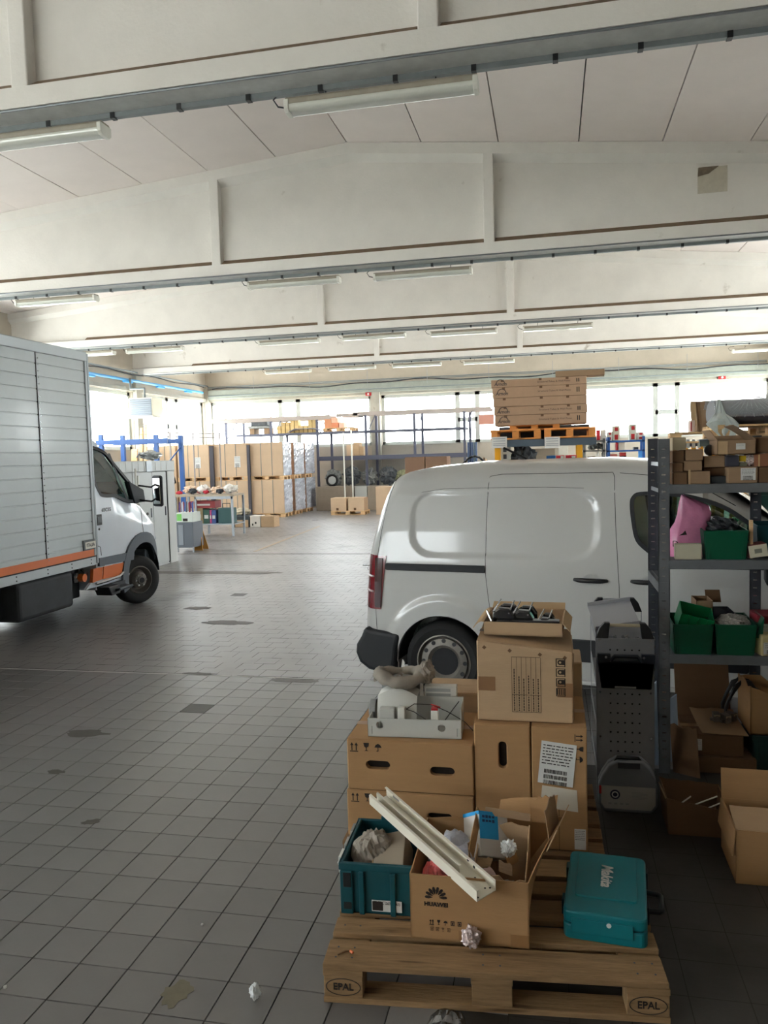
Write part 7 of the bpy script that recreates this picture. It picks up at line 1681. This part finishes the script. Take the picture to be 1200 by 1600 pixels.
for i in range(24):
    row = []
    for j in range(28): a = 2*pi*j/28; q = 1+.05*noise.noise((i*.5, cos(a)*2, sin(a)*2)); row.append((1.25*i/23., rl*q*cos(a)*1.0, rl*.5+rl*.5*q*sin(a)))
    P.append(row)
m_.grid(P, closed_v=True); m_.build('grey_roll', mat('grey_felt', (92, 94, 104), .35, var=.15, scale=5, bump=.4, bscale=8, stretch=(3, 1, 1)), t, smooth=True)
m_ = MB(); m_.lathe([(.0, 0), (rl, 0)], 28, M=T(0, 0, rl*.5) @ Matrix.Rotation(-pi/2, 4, 'Y') @ Matrix.Diagonal((.5, 1, 1, 1)), cap=False); m_.build('roll_end', mat('grey_felt_end', (110, 110, 116), .6), t)
FC = mat('clear_wrap', (226, 232, 236), .18, alpha=.30, bump=.8, bscale=9, spec=1.)
P = [[(1.25*i/15.-.02, -(rl+.02)*cos(pi*j/14.-.3)*1.02, rl*.5+(rl+.015)*.64*sin(pi*j/14.-.3)+.012*noise.noise((i*1.5, j*1.3, 2))) for j in range(15)] for i in range(16)]
MB().slab(P, .002).build('film_cover', FC, t, smooth=True)
m_ = MB()
for k in range(12):
    a0 = .4; x1 = 1.25*k/12.; m_.tube([(.35+.012*k, -rl*.55, rl*.5+rl*.56), (.35+(x1-.35)*.5, -rl*.98, rl*.5+.05), (x1, -rl*.95, .08)], .0035, 4)
m_.build('film_folds', mat('film_crease', (222, 226, 232), .2, alpha=.7), t, kind='stuff')
# hanging film tail
P = []
for i in range(14):
    u = i/13.; row = []
    for j in range(16):
        v = j/15.; wl = interp([(0, .03), (.35, .10), (.62, .30), (1, .06)], v); cx__ = interp([(0, .02), (.6, .06), (1, .10)], v)
        row.append((cx__-wl*.62+wl*1.25*u, -rl-.05+.03*noise.noise((u*5, v*5, 1)), .29-.50*v+.05*(1-u)*v+.03*noise.noise((u*6, v*3, 4))))
    P.append(row)
MB().slab(P, .002).build('film_tail', mat('milky_film', (226, 234, 232), .3, alpha=.8, bump=.8, bscale=8), t)
x_, w_, z_, h_ = pxw(1086, 1113, 627, 676, Yz+1.5); z2 = fp2.location.z+.146; t = thing('paper_sack_box', 'worn brown cardboard box with curled edge left of the wrapped roll', 'box', (x_, Yz+1.45, z2)); hh = z_+h_-z2
P = [[(w_*(u/8.)*(.82+.18*v/6.)+.04*(1-v/6.), .03*sin(u*1.1), hh*v/6.) for v in range(7)] for u in range(9)]; MB().slab(P, -.01).build('front_panel', CARDD, t); MB().box(.04, w_*.8, .06, .4, 0, hh*.85).build('body', CARDD, t, bevel=.02); m_ = MB(); flap(t, (0, 0, hh*.2), (0, 0, hh), .07, (-.9, .2, .1), CARDP, torn=.5, seed=3, name='curled_edge')
x_, w_, z_, h_ = pxw(1081, 1088, 660, 676, Yz+1.3); t = thing('white_box', 'small white and red box left of the worn cardboard box', 'box', (x_, Yz+1.4, z2)); MB().box(0, w_, 0, .2, 0, h_+.02).build('body', mat('white_red_box', (222, 196, 186), .6), t, bevel=.004); MB().box(0, w_*.3, -.003, 0, .01, h_).build('red_edge', RED, t)
x_, w_, z_, h_ = pxw(1160, 1172, 676, 686, Yz+2); t = thing('white_packet', 'white packets on the far right shelf between yellow posts', 'packet', (x_, Yz+2.2, 0)); MB().box(0, w_, 0, .2, 0, z_+h_).build('stack', mat('white_card', (206, 202, 196), .7), t)
t = thing('green_cabinet', 'dark green cabinet at the right edge behind the van windscreen', 'cabinet', (xat(1189, Yz-.6, 780), Yz-.4, 0)); MB().box(0, .8, 0, .35, 0, 1.46).build('carcass', mat('dark_green_cab', (30, 68, 68), .5), t, bevel=.01)
for k in range(4): MB().box(.02+.19*k, .17+.19*k, -.01, 0, .05, 1.42).build('door_panel', mat('dark_green_cab2', (36, 80, 78), .45), t, bevel=.004)
x_, w_, z_, h_ = pxw(1192, 1206, 811, 820, Yz-.5); MB().box(-.02, .14, -.03, -.012, 1.12, 1.2).build('red_plate', RED, t)
